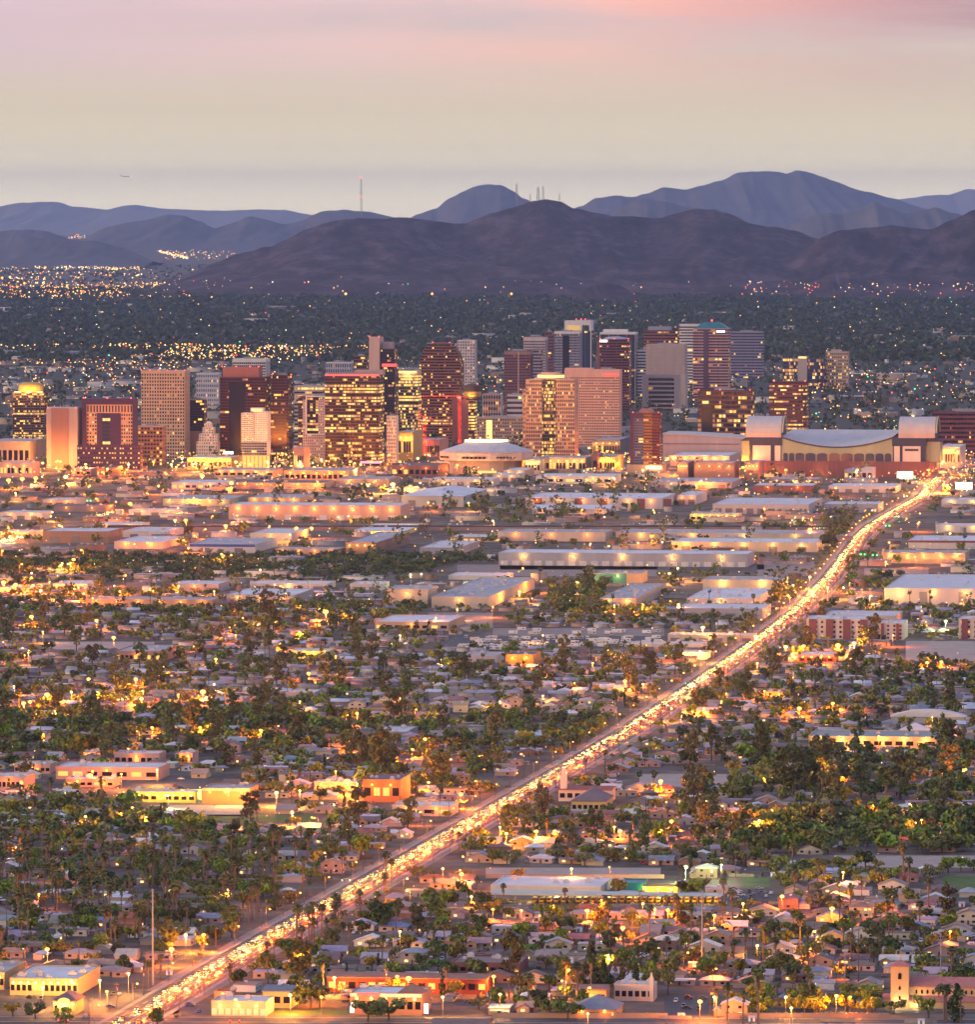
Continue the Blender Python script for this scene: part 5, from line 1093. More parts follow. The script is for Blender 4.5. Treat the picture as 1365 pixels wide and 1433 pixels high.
part_box(t, 'teal_panel', -t.w / 2 + .1, lx(t, 877), -0.3, -0.02, 0, t.h + 0.5, mat('teal_panel', (0.05, 0.22, 0.20), 0.6, 0.15))
low(WH, 'white building with red stripe at right edge by the freeway', 1272, 1400, 750, 757, 768, W_, 'w', None, stripe=(BRK, 1.5))
low('shop_building', 'long tan shop with five front lamps at right of avenue', 1236, 1357, 770, 774, 788, TN_, 'g', 'five lamp shop', lamps=5, power=3800)
low(WH, 'pale flat building before the freeway at right edge', 1310, 1420, 733, 736, 745, W_, 'w', None, lamps=3)
low(WH, 'low lit motor store beside avenue at far right', 1318, 1410, 697, 700, 709, W_, 'w', None, lamps=3)
# --- riverside belt
low(WH, 'cream windowless warehouse left of the unit covered roof', 541, 612, 820, 825, 849, CR_, 'g', 'cream windowless warehouse', lamps=1)
low(WH, 'big cream factory whose roof is covered with cooling units', 604, 752, 808, 836, 851, CR_, 'g', 'unit covered factory', units=46, lamps=1, maxd=330)
low(WH, 'white hall behind the unit covered factory', 628, 720, 802, 806, 811, W_, 'w', None)
low(WH, 'tan warehouse with dotted roof units right of dark trees', 840, 934, 817, 838, 851, (0.50, 0.40, 0.32), 'g', 'dotted roof warehouse', units=28, lamps=2, maxd=300)
low(WH, 'tan warehouse with two bright wall lamps across from avenue trees', 984, 1104, 807, 812, 827, CR_, 'g', 'two lamp warehouse', lamps=2, power=4500)
low(WH, 'long white roofed workshop with roof units under the two lamp warehouse', 962, 1084, 823, 838, 848, W_, 'w', 'unit roofed workshop', units=18, lamps=1, maxd=240)
low(WH, 'grey corrugated shed under the unit roofed workshop', 946, 1080, 845, 852, 866, (0.38, 0.34, 0.34), 's', 'grey corrugated shed', doors=4)
t = low(WH, 'large white hall with tall grey doors at the right edge', 1238, 1400, 802, 824, 848, W_, 's', 'large white hall', doors=0, lamps=3, power=2600, maxd=240)
for px in (1287, 1342): part_box(t, 'tall_door', lx(t, px), lx(t, px + 11), -0.2, -0.02, 0, t.h * 0.85, flat_mat((0.3, 0.28, 0.28)))
low(WH, 'grey shed with long white roof left below riverbed', 317, 440, 824, 833, 847, GR_, 'w', 'white roofed riverside shed', lamps=3, lampcol='o', power=2500, doors=4)
low(WH, 'low white roofed shed in the riverside yard', 240, 322, 813, 818, 828, GR_, 'w', None, doors=3, lamps=1, lampcol='o')
low(WH, 'dark roofed shed in the riverside yard', 177, 240, 811, 817, 825, DG_, 'd', None, doors=2)
low(WH, 'low pale shed with four lamps at the left yard', 74, 140, 813, 818, 825, W_, 'w', 'left yard shed', lamps=4, lampcol='o', power=2200)
low(WH, 'orange lit store at left edge in the yard', 0, 60, 820, 824, 832, TN_, 'g', None, lamps=3, lampcol='o', power=3000)
low(WH, 'small white sheds right of white roofed riverside shed', 350, 470, 813, 817, 824, W_, 'w', None, doors=4, lamps=1)
low(WH, 'long white flat roof in the yard left of cream warehouse', 490, 545, 814, 818, 826, W_, 'w', None, doors=2)
low('freight_train', 'long dark freight train standing below the riverbed', 20, 103, 803, 805, 809, (0.12, 0.08, 0.09), 'd', None, units=0, doors=8, cat='train', maxd=5)
low('school_building', 'tan flat school block with white roof and orange gable wall', 525, 652, 861, 871, 882, (0.48, 0.34, 0.24), 'w', 'tan school block', wins=8, lamps=1, lampcol='o')
low(WH, 'long low lit sheds under the left yard', 120, 310, 835, 839, 850, (0.4, 0.28, 0.2), 'g', None, lamps=6, lampcol='o', power=2600, doors=6)
# --- right of the avenue, y 855-1050
def flats(label, x0, x1, yb, yt, y0, short=None):
    t = low('apartment_block', label, x0, x1, yb, yt, y0, (0.58, 0.50, 0.44), 'w', short, units=5)
    n = max(1, int((x1 - x0) / 30))
    for k in range(n + 1):
        x = -t.w / 2 + t.w * (k + 0.15) / (n + 0.6); m = MB(); m.box(x, x + t.w * 0.12, -1.2, -0.02, 0, t.h + 0.6); m.build('brick_bay', BRK, t.o)
    for j in range(4):
        for k in range(max(2, int((x1 - x0) / 9))):
            x = -t.w / 2 + t.w * (k + 0.55) / max(2, int((x1 - x0) / 9)); m = MB(); m.box(x - 0.9, x + 0.9, -0.3, -0.03, t.h * (j + 0.3) / 4, t.h * (j + 0.75) / 4); m.build('window', LIT_A if rnd.random() < 0.15 else GLASS_DK, t.o)
flats('four storey white flats with brick bays right of the avenue', 1129, 1222, 862, 867, 894, 'white brick flats')
flats('smaller white block with brick corner right of the white brick flats', 1230, 1271, 868, 873, 895)
flats('white brick flats cut by the right edge', 1342, 1420, 863, 867, 894)
low(WH, 'long grey shed behind the white brick flats', 1154, 1264, 855, 862, 872, (0.42, 0.38, 0.37), 's', None, doors=4)
low('shop_building', 'red fronted store with bright lights beside the avenue', 1118, 1174, 912, 917, 928, (0.5, 0.1, 0.06), 'w', 'red fronted store', lamps=4, lampcol='o', power=4200, stripe=(REDSIGN, 1.2), wins=5)
low('petrol_station', 'brightly lit white canopy left of the avenue', 952, 995, 911, 914, 922, (0.7, 0.6, 0.4), 'w', 'bright white canopy', lamps=5, power=5000, units=0)
low('petrol_station', 'lit canopy with red edge right of the avenue', 955, 1009, 990, 994, 1004, (0.6, 0.4, 0.25), 'w', 'red edged canopy', lamps=5, power=5000, stripe=(BRK, 1.0), units=0)
low('shop_building', 'orange lit row of shops with arched fronts', 1040, 1104, 965, 969, 979, (0.55, 0.30, 0.15), 'd', 'orange arched shops', lamps=4, lampcol='o', power=4200, wins=6)
low('school_building', 'long low school with green grey roof and row of wall lamps', 1132, 1320, 1022, 1031, 1046, (0.50, 0.38, 0.26), mat('green_grey_roof', (0.27, 0.29, 0.27), 0.8, 0.2, 0.1), 'lamp row school', lamps=6, power=2600, wins=12)
t = low('gymnasium', 'large white shallow domed hall near the right edge', 1248, 1352, 1001, 1003, 1012, (0.5, 0.45, 0.42), 'w', 'white domed hall', units=0)
m = MB(); n = 14
prf = [(-t.w / 2 - 1 + (t.w + 2) * k / n, t.h + 0.5 + 9 * t.s * math.sin(math.pi * k / n) ** 0.8) for k in range(n + 1)]
m.extrude_y(prf + [(t.w / 2 + 1, t.h + 0.2), (-t.w / 2 - 1, t.h + 0.2)], -1, t.d + 1); m.build('domed_roof', WHROOF, t.o)
for a, b, y0, lb in ((1260, 1303, 1030, 'large white tent roof like a pyramid beside the school'), (1318, 1346, 1030, 'smaller white tent roof right of the large one')):
    t = low('pavilion', lb, a, b, 1022, 1024, y0, W_, 'w', None, units=0, lamps=1, cat='pavilion', maxd=30); m = MB(); m.pyramid(-t.w / 2 - 1.2, t.w / 2 + 1.2, -1.2, t.d + 1.2, t.h + .95, 5.5); m.build('tent_roof', WHROOF, t.o)
low(WH, 'long flat white roofed range left of avenue below corrugated shed', 935, 1060, 886, 889, 897, CR_, 'w', None, doors=6, lamps=1)
low(WH, 'white sheds in a row beside the trailer yard', 885, 990, 898, 901, 911, W_, 'w', 'trailer yard sheds', doors=6)
low('shop_building', 'orange lit block at front of the trailer yard', 708, 757, 912, 917, 932, (0.55, 0.28, 0.12), 'd', 'orange yard block', lamps=2, lampcol='o', power=4000)
low('shop_building', 'white and grey store left of the orange yard block', 648, 706, 913, 918, 927, W_, 'g', None, doors=3)
# --- left side, y 900-1130
low('apartment_block', 'brown two storey flats by the pale dirt lot', 162, 250, 903, 912, 926, (0.30, 0.20, 0.17), 'g', 'brown two-storey flats', wins=10, lamps=1, lampcol='o')
low(WH, 'grey workshop with two doors left of tract houses', 400, 452, 965, 970, 981, GR_, 's', 'grey two door workshop', doors=2)
low(WH, 'long lit store with yellow wall at left centre', 404, 470, 908, 912, 921, (0.62, 0.45, 0.18), 'w', None, lamps=4, power=2600)
low(WH, 'peach house row lit orange left of workshop', 315, 350, 975, 979, 989, PK_, 'w', None, lamps=1, lampcol='o')
PM = (0.58, 0.36, 0.29)
k = 0
for a, b, yb, yt, y0, lb in ((-10, 49, 1082, 1088, 1106, 'pink flat roofed motel block at left edge'), (117, 141, 1051, 1054, 1068, 'small pink motel tower block'), (160, 232, 1051, 1055, 1070, 'long pink motel wing with red wall'), (248, 278, 1051, 1055, 1070, 'pink motel block at the right end of the row'),
        (78, 238, 1067, 1074, 1090, 'longest pink motel wing facing the car park'), (92, 168, 1087, 1091, 1101, 'low pink motel office behind the bright shops'), (20, 80, 1066, 1070, 1082, 'pink motel wing partly hidden by left trees')):
    low('motel_block', lb, a, b, yb, yt, y0, PM, 'w', 'longest pink wing' if 'longest' in lb else None, wins=7, lamps=2 if k % 2 else 1, lampcol='o', power=1800, units=5); k += 1
low('shop_building', 'orange tan supermarket with green lit sign above its left door', 283, 362, 1098, 1104, 1124, (0.45, 0.24, 0.13), 'g', 'green sign supermarket', lamps=3, lampcol='o', power=2000, stripe=(flat_mat((0.5, 0.4, 0.3)), 1.0))
low('shop_building', 'bright yellow lit shop row left of the green sign supermarket', 178, 282, 1105, 1109, 1122, (0.6, 0.42, 0.15), 'w', 'bright shop row', lamps=8, power=1700, wins=9)
low('shop_building', 'small gabled lit shop at left end of the bright shop row', 70, 112, 1105, 1109, 1118, (0.6, 0.42, 0.2), 'w', None, shape='gable', lamps=2, power=4000)
low('shop_building', 'brick red hall behind orange trees at centre left', 508, 575, 1084, 1092, 1122, (0.40, 0.16, 0.09), 'd', 'brick red hall', lamps=2, lampcol='o', power=2600, wins=4)
low('shop_building', 'white flat shop with dark windows beside the avenue', 549, 642, 1122, 1128, 1141, (0.54, 0.44, 0.36), 'w', 'white flat shop', wins=4, lamps=2, lampcol='o')
low('shop_building', 'long white flat roof strip before the white flat shop', 440, 505, 1092, 1095, 1106, (0.5, 0.4, 0.3), 'w', None, wins=6, lamps=3, lampcol='o', power=1700)
low('warehouse', 'grey flat roofed hall among the dark trees at centre', 522, 585, 1017, 1025, 1036, (0.33, 0.3, 0.31), 's', 'grey hall among trees', doors=2)
t = low('church', 'mission church with red roof and small white bell tower', 782, 862, 1092, 1104, 1121, (0.62, 0.52, 0.42), 'r', 'red roofed mission', shape='gable', wins=7, units=0, cat='church', maxd=22)
m = MB(); m.box(-t.w / 2 + 1, -t.w / 2 + 5, 1, 5, t.h, t.h + 9); m.box(-t.w / 2 + 1.7, -t.w / 2 + 4.3, 1.7, 4.3, t.h + 9, t.h + 12); m.ball((-t.w / 2 + 3, 3, t.h + 12), 1.4, n=8, m=4, z0=0); m.build('bell_tower', flat_mat((0.68, 0.6, 0.5)), t.o)
low('community_hall', 'yellow cream hall with dark hip roof before the mission', 800, 858, 1113, 1121, 1136, (0.55, 0.44, 0.22), 'd', None, shape='hip', wins=6, units=0)
low('house', 'grey stucco house with red gable right of the avenue trees', 832, 872, 1131, 1138, 1150, (0.5, 0.4, 0.34), 'r', None, shape='gable', wins=3, units=1, maxd=20)
# --- bottom centre: white roofed depot with teal wing, bus canopy
t = low('depot_building', 'large white roofed depot with teal end wing', 687, 858, 1227, 1240, 1252, (0.55, 0.49, 0.46), 'w', 'white roofed depot', units=7, maxd=150)
TEAL = mat('teal_metal_cladding', (0.02, 0.20, 0.21), 0.5, 0.15, 0.1)
low('depot_building', 'teal end wing of the white roofed depot', 861, 906, 1231, 1237, 1251, (0.02, 0.20, 0.21), TEAL, 'teal wing', units=1, maxd=100)
low('garage', 'orange lit garage wall right of the teal wing', 895, 952, 1240, 1242, 1251, (0.58, 0.36, 0.14), 'g', None, lamps=3, power=3500, units=0, maxd=30)
p = at(700, 1262); s = S(1262); w_ = (1012 - 688) * s; occupy(at(688, 1264), w_, 24, 0)
o = thing('bus_canopy', 'long pale green canopy roof sheltering a row of yellow buses', 'canopy', at(688, 1262) + E * (w_ / 2), YAW, None, 'bus canopy')
m = MB(); m.box(-w_ / 2, w_ / 2, -1, 14, 4.9, 5.3); m.build('roof', mat('pale_green_roof', (0.42, 0.50, 0.47), 0.6, 0.15, 0.1), o)
for k in range(12): m = MB(); m.tube((-w_ / 2 + 2 + (w_ - 4) * k / 11, 1, 0), (-w_ / 2 + 2 + (w_ - 4) * k / 11, 1, 4.9), 0.18); m.build('post', STEEL, o)
for k in range(9):
    x = -w_ / 2 + w_ * (k + .5) / 9; m = MB(); m.box(x - 2, x + 2, 3, 3.4, 4.6, 4.88); m.build('strip_lamp', LAMP_Y, o); lamp_light('canopy_light', (x, 5, 4.3), 2600, (1.0, 0.68, 0.2), o)
BUSY = mat('school_bus_yellow', (0.72, 0.36, 0.02), 0.4, 0.1)
bus = thing('school_bus', '', 'bus', (0, 0, 0), 0, 'yellow buses parked under the bus canopy')
m = MB(); m.box(-1.2, 1.2, 0, 7.6, 0.7, 2.9); m.box(-1.05, 1.05, -1.3, 0, 0.7, 1.7); m.build('body', BUSY, bus)
m = MB(); m.box(-1.05, 1.05, -0.06, 0.02, 1.8, 2.6); m.build('windscreen', GLASS_DK, bus)
for sx in (-1, 1):
    m = MB(); m.box(sx * 1.2 - .05, sx * 1.2 + .05, 0.4, 7.2, 1.9, 2.5); m.build('side_window', GLASS_DK, bus)
    for y in (-0.6, 6): m = MB(); m.tube((sx * 0.85, y, 0.45), (sx * 1.22, y, 0.45), 0.45, n=8); m.build('wheel', DKROOF, bus)
m = MB(); m.box(-1.22, 1.22, 0.3, 7.3, 2.9, 3.02); m.build('roof', mat('bus_white_roof', (0.6, 0.55, 0.45), 0.5, 0.1), bus)
c0 = at(735, 1264)
for k in range(26):
    px = 748 + k * 10.2; q = at(px, 1263.5); b = bus if k == 0 else copy_tree(bus, q, YAW)
    b.location = q; b.rotation_euler.z = YAW + R(rnd.uniform(-4, 4)); MASS.append((b, 'yellow school bus with white roof'))
# --- bottom right: the church with its tower
x0, x1, y0 = 1247, 1272, 1410; s = S(y0); p = at(x0, y0); tw = (x1 - x0) * s
o = thing('church', 'tan church with square bell tower, pink tile roof and arched windows', 'church', p, YAW, None, 'tan bell tower church'); occupy(p - E * 3, 46, 26, 3)
TAN3 = flat_mat((0.52, 0.35, 0.22)); PT = mat('pink_tile_roof', (0.40, 0.17, 0.15), 0.8, 0.25, 0.4); hT = (y0 - 1352) * s
m = MB(); m.box(0, tw, 0, tw, 0, hT); m.build('tower', TAN3, o)
m = MB(); m.box(-.4, tw + .4, -.4, tw + .4, hT + .01, hT + .4); m.pyramid(-.5, tw + .5, -.5, tw + .5, hT + .41, 2.6); m.build('tower_roof', PT, o)
m = MB(); m.tube((tw / 2, tw / 2, hT + 2.9), (tw / 2, tw / 2, hT + 6.2), 0.14, n=5); m.box(tw / 2 - 0.8, tw / 2 + .8, tw / 2 - .1, tw / 2 + .1, hT + 4.8, hT + 5.1); m.build('cross', mat('gilt_metal', (0.7, 0.45, 0.1), 0.35, 0.1, metal=0.6), o)
def arch(m, x, z, w__, h_, y=-0.12):
    m.extrude_y([(x - w__ / 2, z), (x + w__ / 2, z), (x + w__ / 2, z + h_ * .7)] + [(x + w__ / 2 * math.cos(a), z + h_ * .7 + h_ * .3 * math.sin(a)) for a in (.6, 1.2, 1.9, 2.5)] + [(x - w__ / 2, z + h_ * .7)], y - .1, y + .1)
for z, hh in ((hT * .70, 3.0), (hT * .44, 1.7), (hT * .2, 1.7)): m = MB(); arch(m, tw / 2, z, 1.5 if hh > 2 else 0.9, hh); m.build('window', GLASS_DK, o)
nw, nz0, nz1 = 40, (1410 - 1380) * s, (1410 - 1368) * s
m = MB(); m.box(tw + .01, tw + nw, 2.5, 16, 0, nz0); m.build('nave_wall', TAN3, o)
m = MB(); m.extrude_x([(1.9, nz0), (9.25, nz1), (16.6, nz0), (16.6, nz0 - .3), (9.25, nz1 - .3), (1.9, nz0 - .3)], tw + .02, tw + nw + .5); m.build('nave_roof', PT, o)
m = MB(); m.box(tw + .01, tw + nw - 8, 0.2, 2.49, 0, nz0 * 0.36); m.build('aisle_wall', TAN3, o)
m = MB(); m.extrude_x([(-.4, nz0 * .36), (2.48, nz0 * .58), (2.48, nz0 * .52), (-.4, nz0 * .30)], tw + .02, tw + nw - 8); m.build('aisle_roof', PT, o)
for k in range(11): m = MB(); arch(m, tw + 3.5 + k * 2.6, nz0 * 0.66, 0.85, 1.9, 2.45); m.build('window', GLASS_DK, o)
m = MB(); m.box(-4, -.02, 3, 10, 0, nz0 * .4); m.build('porch', TAN3, o); m = MB(); m.extrude_x([(2.6, nz0 * .4), (6.5, nz0 * .6), (10.4, nz0 * .4)], -4.3, -.03); m.build('porch_roof', PT, o)
for x in (tw * .5, tw + 4.4): m = MB(); m.ball((x, -2.2, 1.2), 0.7, n=6, m=4); m.build('flood_lamp', LAMP_Y, o); lamp_light('flood_light', (x, -2.6, 2.0), 2600, (1, .74, .3), o)
# --- bottom: restaurant with red sign
t = low('restaurant', 'white fascia restaurant with red sign and brown pyramid roof', 490, 604, 1381, 1391, 1419, (0.42, 0.22, 0.16), 'w', 'red sign restaurant', stripe=(flat_mat((0.72, 0.66, 0.6)), 0.9), wins=9, units=2, maxd=34, lamps=5, power=1100)
m = MB(); m.pyramid(lx(t, 556), lx(t, 594), 0.5, 14, t.h + .95, 3.8, 0, 0.12); m.build('pyramid_roof', BRROOF, t.o)
m = MB(); m.box(lx(t, 500), lx(t, 532), -0.7, -0.42, t.h - 0.9, t.h + 1.0); m.build('red_sign', REDSIGN, t.o)
for px in (493, 598): m = MB(); m.box(lx(t, px) - 1, lx(t, px) + 1, -.5, -.2, 1, t.h * .6); m.build('lit_panel', WHITESIGN, t.o)
low('office_building', 'long dark red office range with brown pitched roof behind restaurant', 458, 690, 1352, 1366, 1388, (0.20, 0.065, 0.055), 'b', 'dark red office range', shape='gable', wins=16, units=0, maxd=20)
low('office_building', 'flat brown office roofs behind the dark red office range', 632, 740, 1338, 1348, 1362, (0.22, 0.10, 0.085), mat('brown_roof_felt', (0.26, 0.18, 0.155), 0.9, 0.25, 0.2), None, wins=9, units=10, maxd=60)
low('house', 'cream house with blue grey hip roof above glass fronted shop', 368, 420, 1374, 1386, 1410, (0.55, 0.40, 0.24), mat('blue_grey_shingle', (0.17, 0.19, 0.22), 0.85, 0.25, 0.3), 'blue grey hip house', shape='gable', wins=3, units=0, maxd=24)
low('shop_building', 'glass fronted lit shop at bottom left of centre', 296, 384, 1394, 1402, 1421, (0.56, 0.45, 0.32), 'w', 'glass fronted shop', wins=0, lamps=3, power=1200, units=4, maxd=30)
t = low('shop_building', 'small red roofed fast food stand beside glass fronted shop', 300, 330, 1386, 1389, 1398, (0.5, 0.2, 0.12), 'r', None, units=1, maxd=14, lamps=1)
p = at(300, 1421.3)
for k in range(8):
    a = p + E * (2.5 + k * 3.3); m = MB(); m.box(-1.2, 1.2, -.1, .06, 0.6, 3.6); q = m.build('shop_window', emit('shop_window_glow', (1, 0.62, 0.22), 0.9)); q.location = a - NO * 0.1; q.rotation_euler.z = YAW; q['ck'] = 'x'
    q.parent = [ob for ob in bpy.data.objects if ob.get('label') == 'glass fronted lit shop at bottom left of centre'][0]; q.location = q.parent.matrix_world.inverted() @ a if False else Vector(((k - 3.5) * 3.3, -0.16, 0)); q.rotation_euler.z = 0
low('strip_mall', 'long strip mall with white roof, brown awning and golden lights', 14, 141, 1352, 1370, 1392, (0.5, 0.36, 0.22), 'w', 'golden strip mall', wins=12, lamps=9, power=1500, units=9, maxd=60, stripe=(flat_mat((0.34, 0.22, 0.16)), 1.4))
low('shop_building', 'tan shop with grey flat roof at left edge bottom', -30, 36, 1346, 1362, 1384, (0.55, 0.38, 0.22), 'g', 'left edge tan shop', wins=5, lamps=3, power=1500, maxd=50)
t = low('restaurant', 'small lit restaurant with arched gable front and dark roof', 74, 117, 1392, 1400, 1419, (0.60, 0.44, 0.22), 'd', 'arched gable restaurant', shape='hip', wins=2, lamps=4, power=1300, units=0, maxd=18)
m = MB(); m.extrude_y([(-3, 0), (3, 0), (3, 6)] + [(3 * math.cos(a), 6 + 2 * math.sin(a)) for a in (.5, 1.0, 1.57, 2.1, 2.6)] + [(-3, 6)], -1.6, -.02); m.build('arched_front', flat_mat((0.62, 0.46, 0.26)), t.o)
m = MB(); arch(m, 0, 0.1, 2.6, 5, -1.7); m.build('door', emit('doorway_glow', (1, 0.66, 0.25), 1.6), t.o)
low('chapel', 'chapel with big blue grey pyramid roof behind the tan street wall', 800, 872, 1390, 1412, 1423, (0.50, 0.34, 0.22), mat('blue_grey_tile', (0.22, 0.24, 0.27), 0.8, 0.2, 0.25), 'blue grey pyramid chapel', shape='hip', wins=3, units=0, lamps=2, power=700, lampcol='o', cat='church', maxd=26)
low('house', 'house with brown gabled roof before the tall dark pine', 806, 856, 1372, 1384, 1404, (0.52, 0.33, 0.22), 'b', 'brown gabled manse', shape='gable', wins=3, units=0, maxd=20)
t = low('community_hall', 'white walled hall with slender white spire', 860, 920, 1374, 1379, 1400, (0.60, 0.50, 0.42), 'w', 'white spire hall', wins=6, units=3, maxd=26)
m = MB(); m.box(t.w / 2 - 2, t.w / 2, -.3, 1.7, 0, t.h + 4); m.pyramid(t.w / 2 - 1.8, t.w / 2 - .2, -.1, 1.5, t.h + 4, 3); m.build('spire', flat_mat((0.66, 0.58, 0.5)), t.o)
low('house', 'brown gable roofed building cut by the bottom edge', 604, 690, 1414, 1432, 1447, (0.4, 0.25, 0.17), 'b', 'bottom edge brown roof', shape='gable', wins=3, units=0, maxd=20)
# the tan street walls along the bottom road
for a, b, y, lb, c in ((690, 935, 1424, 'tan street wall in front of the blue grey pyramid chapel', (0.50, 0.33, 0.21)), (1015, 1245, 1424, 'low striped planter wall along the road at bottom right', (0.36, 0.25, 0.2)), (1015, 1260, 1382, 'long tan garden wall behind the yellow trees at right', (0.45, 0.33, 0.26)), (880, 1120, 1106, 'grey block wall beyond dirt lot at right centre', (0.36, 0.29, 0.26)), (680, 930, 1229, 'low tan wall along the dirt strip above depot', (0.42, 0.32, 0.26))):
    p, q = at(a, y), at(b, y); L = (q - p).length; o = thing('garden_wall', lb, 'wall', p, 0, None)
    m = MB(); m.box(0, L, 0, 0.3, 0, 2.2); m.build('wall_panel', flat_mat(c), o); m = MB(); m.box(-.05, L + .05, -.08, .38, 2.2, 2.35)
    m.build('coping', CONC, o)
    for k in range(int(L / 12) + 1): q_ = MB(); q_.box(k * 12 - .3, k * 12 + .3, -.15, -.002, 0, 2.6); q_.build('pillar', flat_mat(c), o)
# ================================================================== prototypes
BARK = mat('bark', (0.11, 0.075, 0.055), 0.95, 0.3, 1.0)
PALMBARK = mat('palm_bark', (0.17, 0.125, 0.10), 0.95, 0.3, 1.0)
LEAF = leafmat('foliage'); LEAFV = leafmat('foliage_far', attr=True); SKIRT = mat('dead_palm_fronds', (0.20, 0.14, 0.08), 0.95, 0.35, 1.5)
def leaf_quads(rg, centres, radii, n, size, flat=1.0):
    """n leaf sprays spread through clumps; returns vertices and quads"""
    k = rg.integers(0, len(centres), n); d = rg.normal(size=(n, 3)); d /= np.linalg.norm(d, axis=1)[:, None]
    r = rg.uniform(0.45, 1.0, n) ** 0.5
    c = centres[k] + d * radii[k][:, None] * r[:, None] * np.array([1, 1, flat])
    nrm = d + rg.normal(scale=0.6, size=(n, 3)) + np.array([0, 0, 0.5]); nrm /= np.linalg.norm(nrm, axis=1)[:, None]
    a = np.cross(nrm, rg.normal(size=(n, 3))); a /= np.linalg.norm(a, axis=1)[:, None] + 1e-9; b = np.cross(nrm, a)
    s = size * rg.uniform(0.6, 1.35, n)[:, None]; q = rg.uniform(0.55, 1.0, n)[:, None]
    V = np.stack([c - a * s - b * s * q, c + a * s - b * s * q * .6, c + a * s * .8 + b * s * q, c - a * s * .7 + b * s * q * .9], 1).reshape(-1, 3)
    return V, np.arange(n * 4).reshape(n, 4)
def crown_clumps(rg, shape):
    if shape == 'round': C = np.array([[rg.uniform(-2.6, 2.6), rg.uniform(-2.6, 2.6), rg.uniform(3.0, 6.4)] for _ in range(9)]); r = rg.uniform(1.2, 2.2, 9)
    elif shape == 'broad': C = np.array([[rg.uniform(-3.6, 3.6), rg.uniform(-3.6, 3.6), rg.uniform(2.4, 4.6)] for _ in range(11)]); r = rg.uniform(0.9, 1.7, 11)
    elif shape == 'airy': C = np.array([[rg.uniform(-2.8, 2.8), rg.uniform(-2.8, 2.8), rg.uniform(2.2, 4.8)] for _ in range(13)]); r = rg.uniform(0.7, 1.25, 13)
    elif shape == 'cone':
        z = np.linspace(1.5, 12.5, 16); C = np.stack([rg.uniform(-1, 1, 16) * (13.5 - z) * 0.26, rg.uniform(-1, 1, 16) * (13.5 - z) * 0.26, z], 1); r = 0.6 + (13.5 - z) * 0.15
    elif shape == 'tall': C = np.array([[rg.uniform(-3.4, 3.4), rg.uniform(-3.4, 3.4), rg.uniform(5, 18)] for _ in range(20)]); C[:, :2] *= (0.55 + 0.6 * np.sin(np.clip((C[:, 2:] - 4) / 15, 0, 1) * 3.1)); r = rg.uniform(1.1, 2.3, 20)
    elif shape == 'column': z = np.linspace(1.0, 9.5, 9); C = np.stack([rg.uniform(-.3, .3, 9), rg.uniform(-.3, .3, 9), z], 1); r = 0.95 - np.abs(z - 4) * 0.09
    else: C = np.array([[rg.uniform(-1.1, 1.1), rg.uniform(-1.1, 1.1), rg.uniform(0.6, 1.5)] for _ in range(5)]); r = rg.uniform(0.6, 1.0, 5)
    return C, r
KINDS = {   # kind: (crown shape, leaf count, leaf size, trunk height, variants, palette [(words, colour)], what it is called)
    'shade_tree': ('round', 620, 0.42, 3.2, 4, [('dark green', (0.069, 0.085, 0.025)), ('green', (0.113, 0.137, 0.028)), ('olive green', (0.172, 0.177, 0.040)), ('bright green', (0.172, 0.220, 0.028))], 'bushy {} shade tree', 'tree'),
    'mesquite_tree': ('broad', 560, 0.36, 2.4, 4, [('grey green', (0.166, 0.182, 0.065)), ('olive', (0.188, 0.182, 0.039)), ('dull green', (0.121, 0.150, 0.041)), ('sage green', (0.166, 0.171, 0.067))], 'spreading {} mesquite tree', 'tree'),
    'palo_verde': ('airy', 480, 0.32, 2.2, 3, [('yellow green', (0.400, 0.300, 0.032)), ('golden', (0.400, 0.300, 0.026)), ('lime green', (0.287, 0.300, 0.039))], 'feathery {} palo verde', 'tree'),
    'pine_tree': ('cone', 760, 0.45, 3.0, 3, [('dark', (0.040, 0.063, 0.023)), ('blackish', (0.030, 0.046, 0.021))], 'tall {} pine tree', 'tree'),
    'eucalyptus': ('tall', 900, 0.50, 8.0, 3, [('grey green', (0.110, 0.124, 0.047)), ('dark olive', (0.080, 0.090, 0.028)), ('pale olive', (0.131, 0.134, 0.048))], 'high {} eucalyptus', 'tree'),
    'cypress': ('column', 300, 0.30, 1.0, 2, [('dark', (0.040, 0.068, 0.021))], 'narrow {} cypress', 'tree'),
    'shrub': ('low', 170, 0.26, 0.5, 3, [('green', (0.110, 0.171, 0.032)), ('grey', (0.188, 0.171, 0.070)), ('yellow', (0.400, 0.300, 0.039))], 'low {} shrub', 'shrub'),
}
PROTO = {}
def make_tree(kind, var):
    shape, n, size, th, _, pal, words, cat = KINDS[kind]
    rg = np.random.default_rng(hash((shape, var)) % 1000 if False else var * 37 + len(kind)); C, r = crown_clumps(rg, shape)
    V, Q = leaf_quads(rg, C, r, n, size, 0.8); V[:, 2] = np.maximum(V[:, 2], 0.15)
    o = thing(kind, '', cat, (0, 0, 0))
    c = link('crown', np_mesh(kind + '_crown', V, Q, LEAF), o); c['ck'] = 'leaf'
    m = MB(); b = 0.22 + th * 0.03; m.tube((0, 0, 0), (0.15, 0.1, th), b, b * .7, 6)
    for k in range(min(5, len(C))): m.tube((0.15, 0.1, th * (0.7 + 0.06 * k)), tuple(C[k] * np.array([.8, .8, .95])), b * .5, 0.06, 4, cap=False)
    m.build('trunk', BARK, o)['ck'] = 'x'
    return o
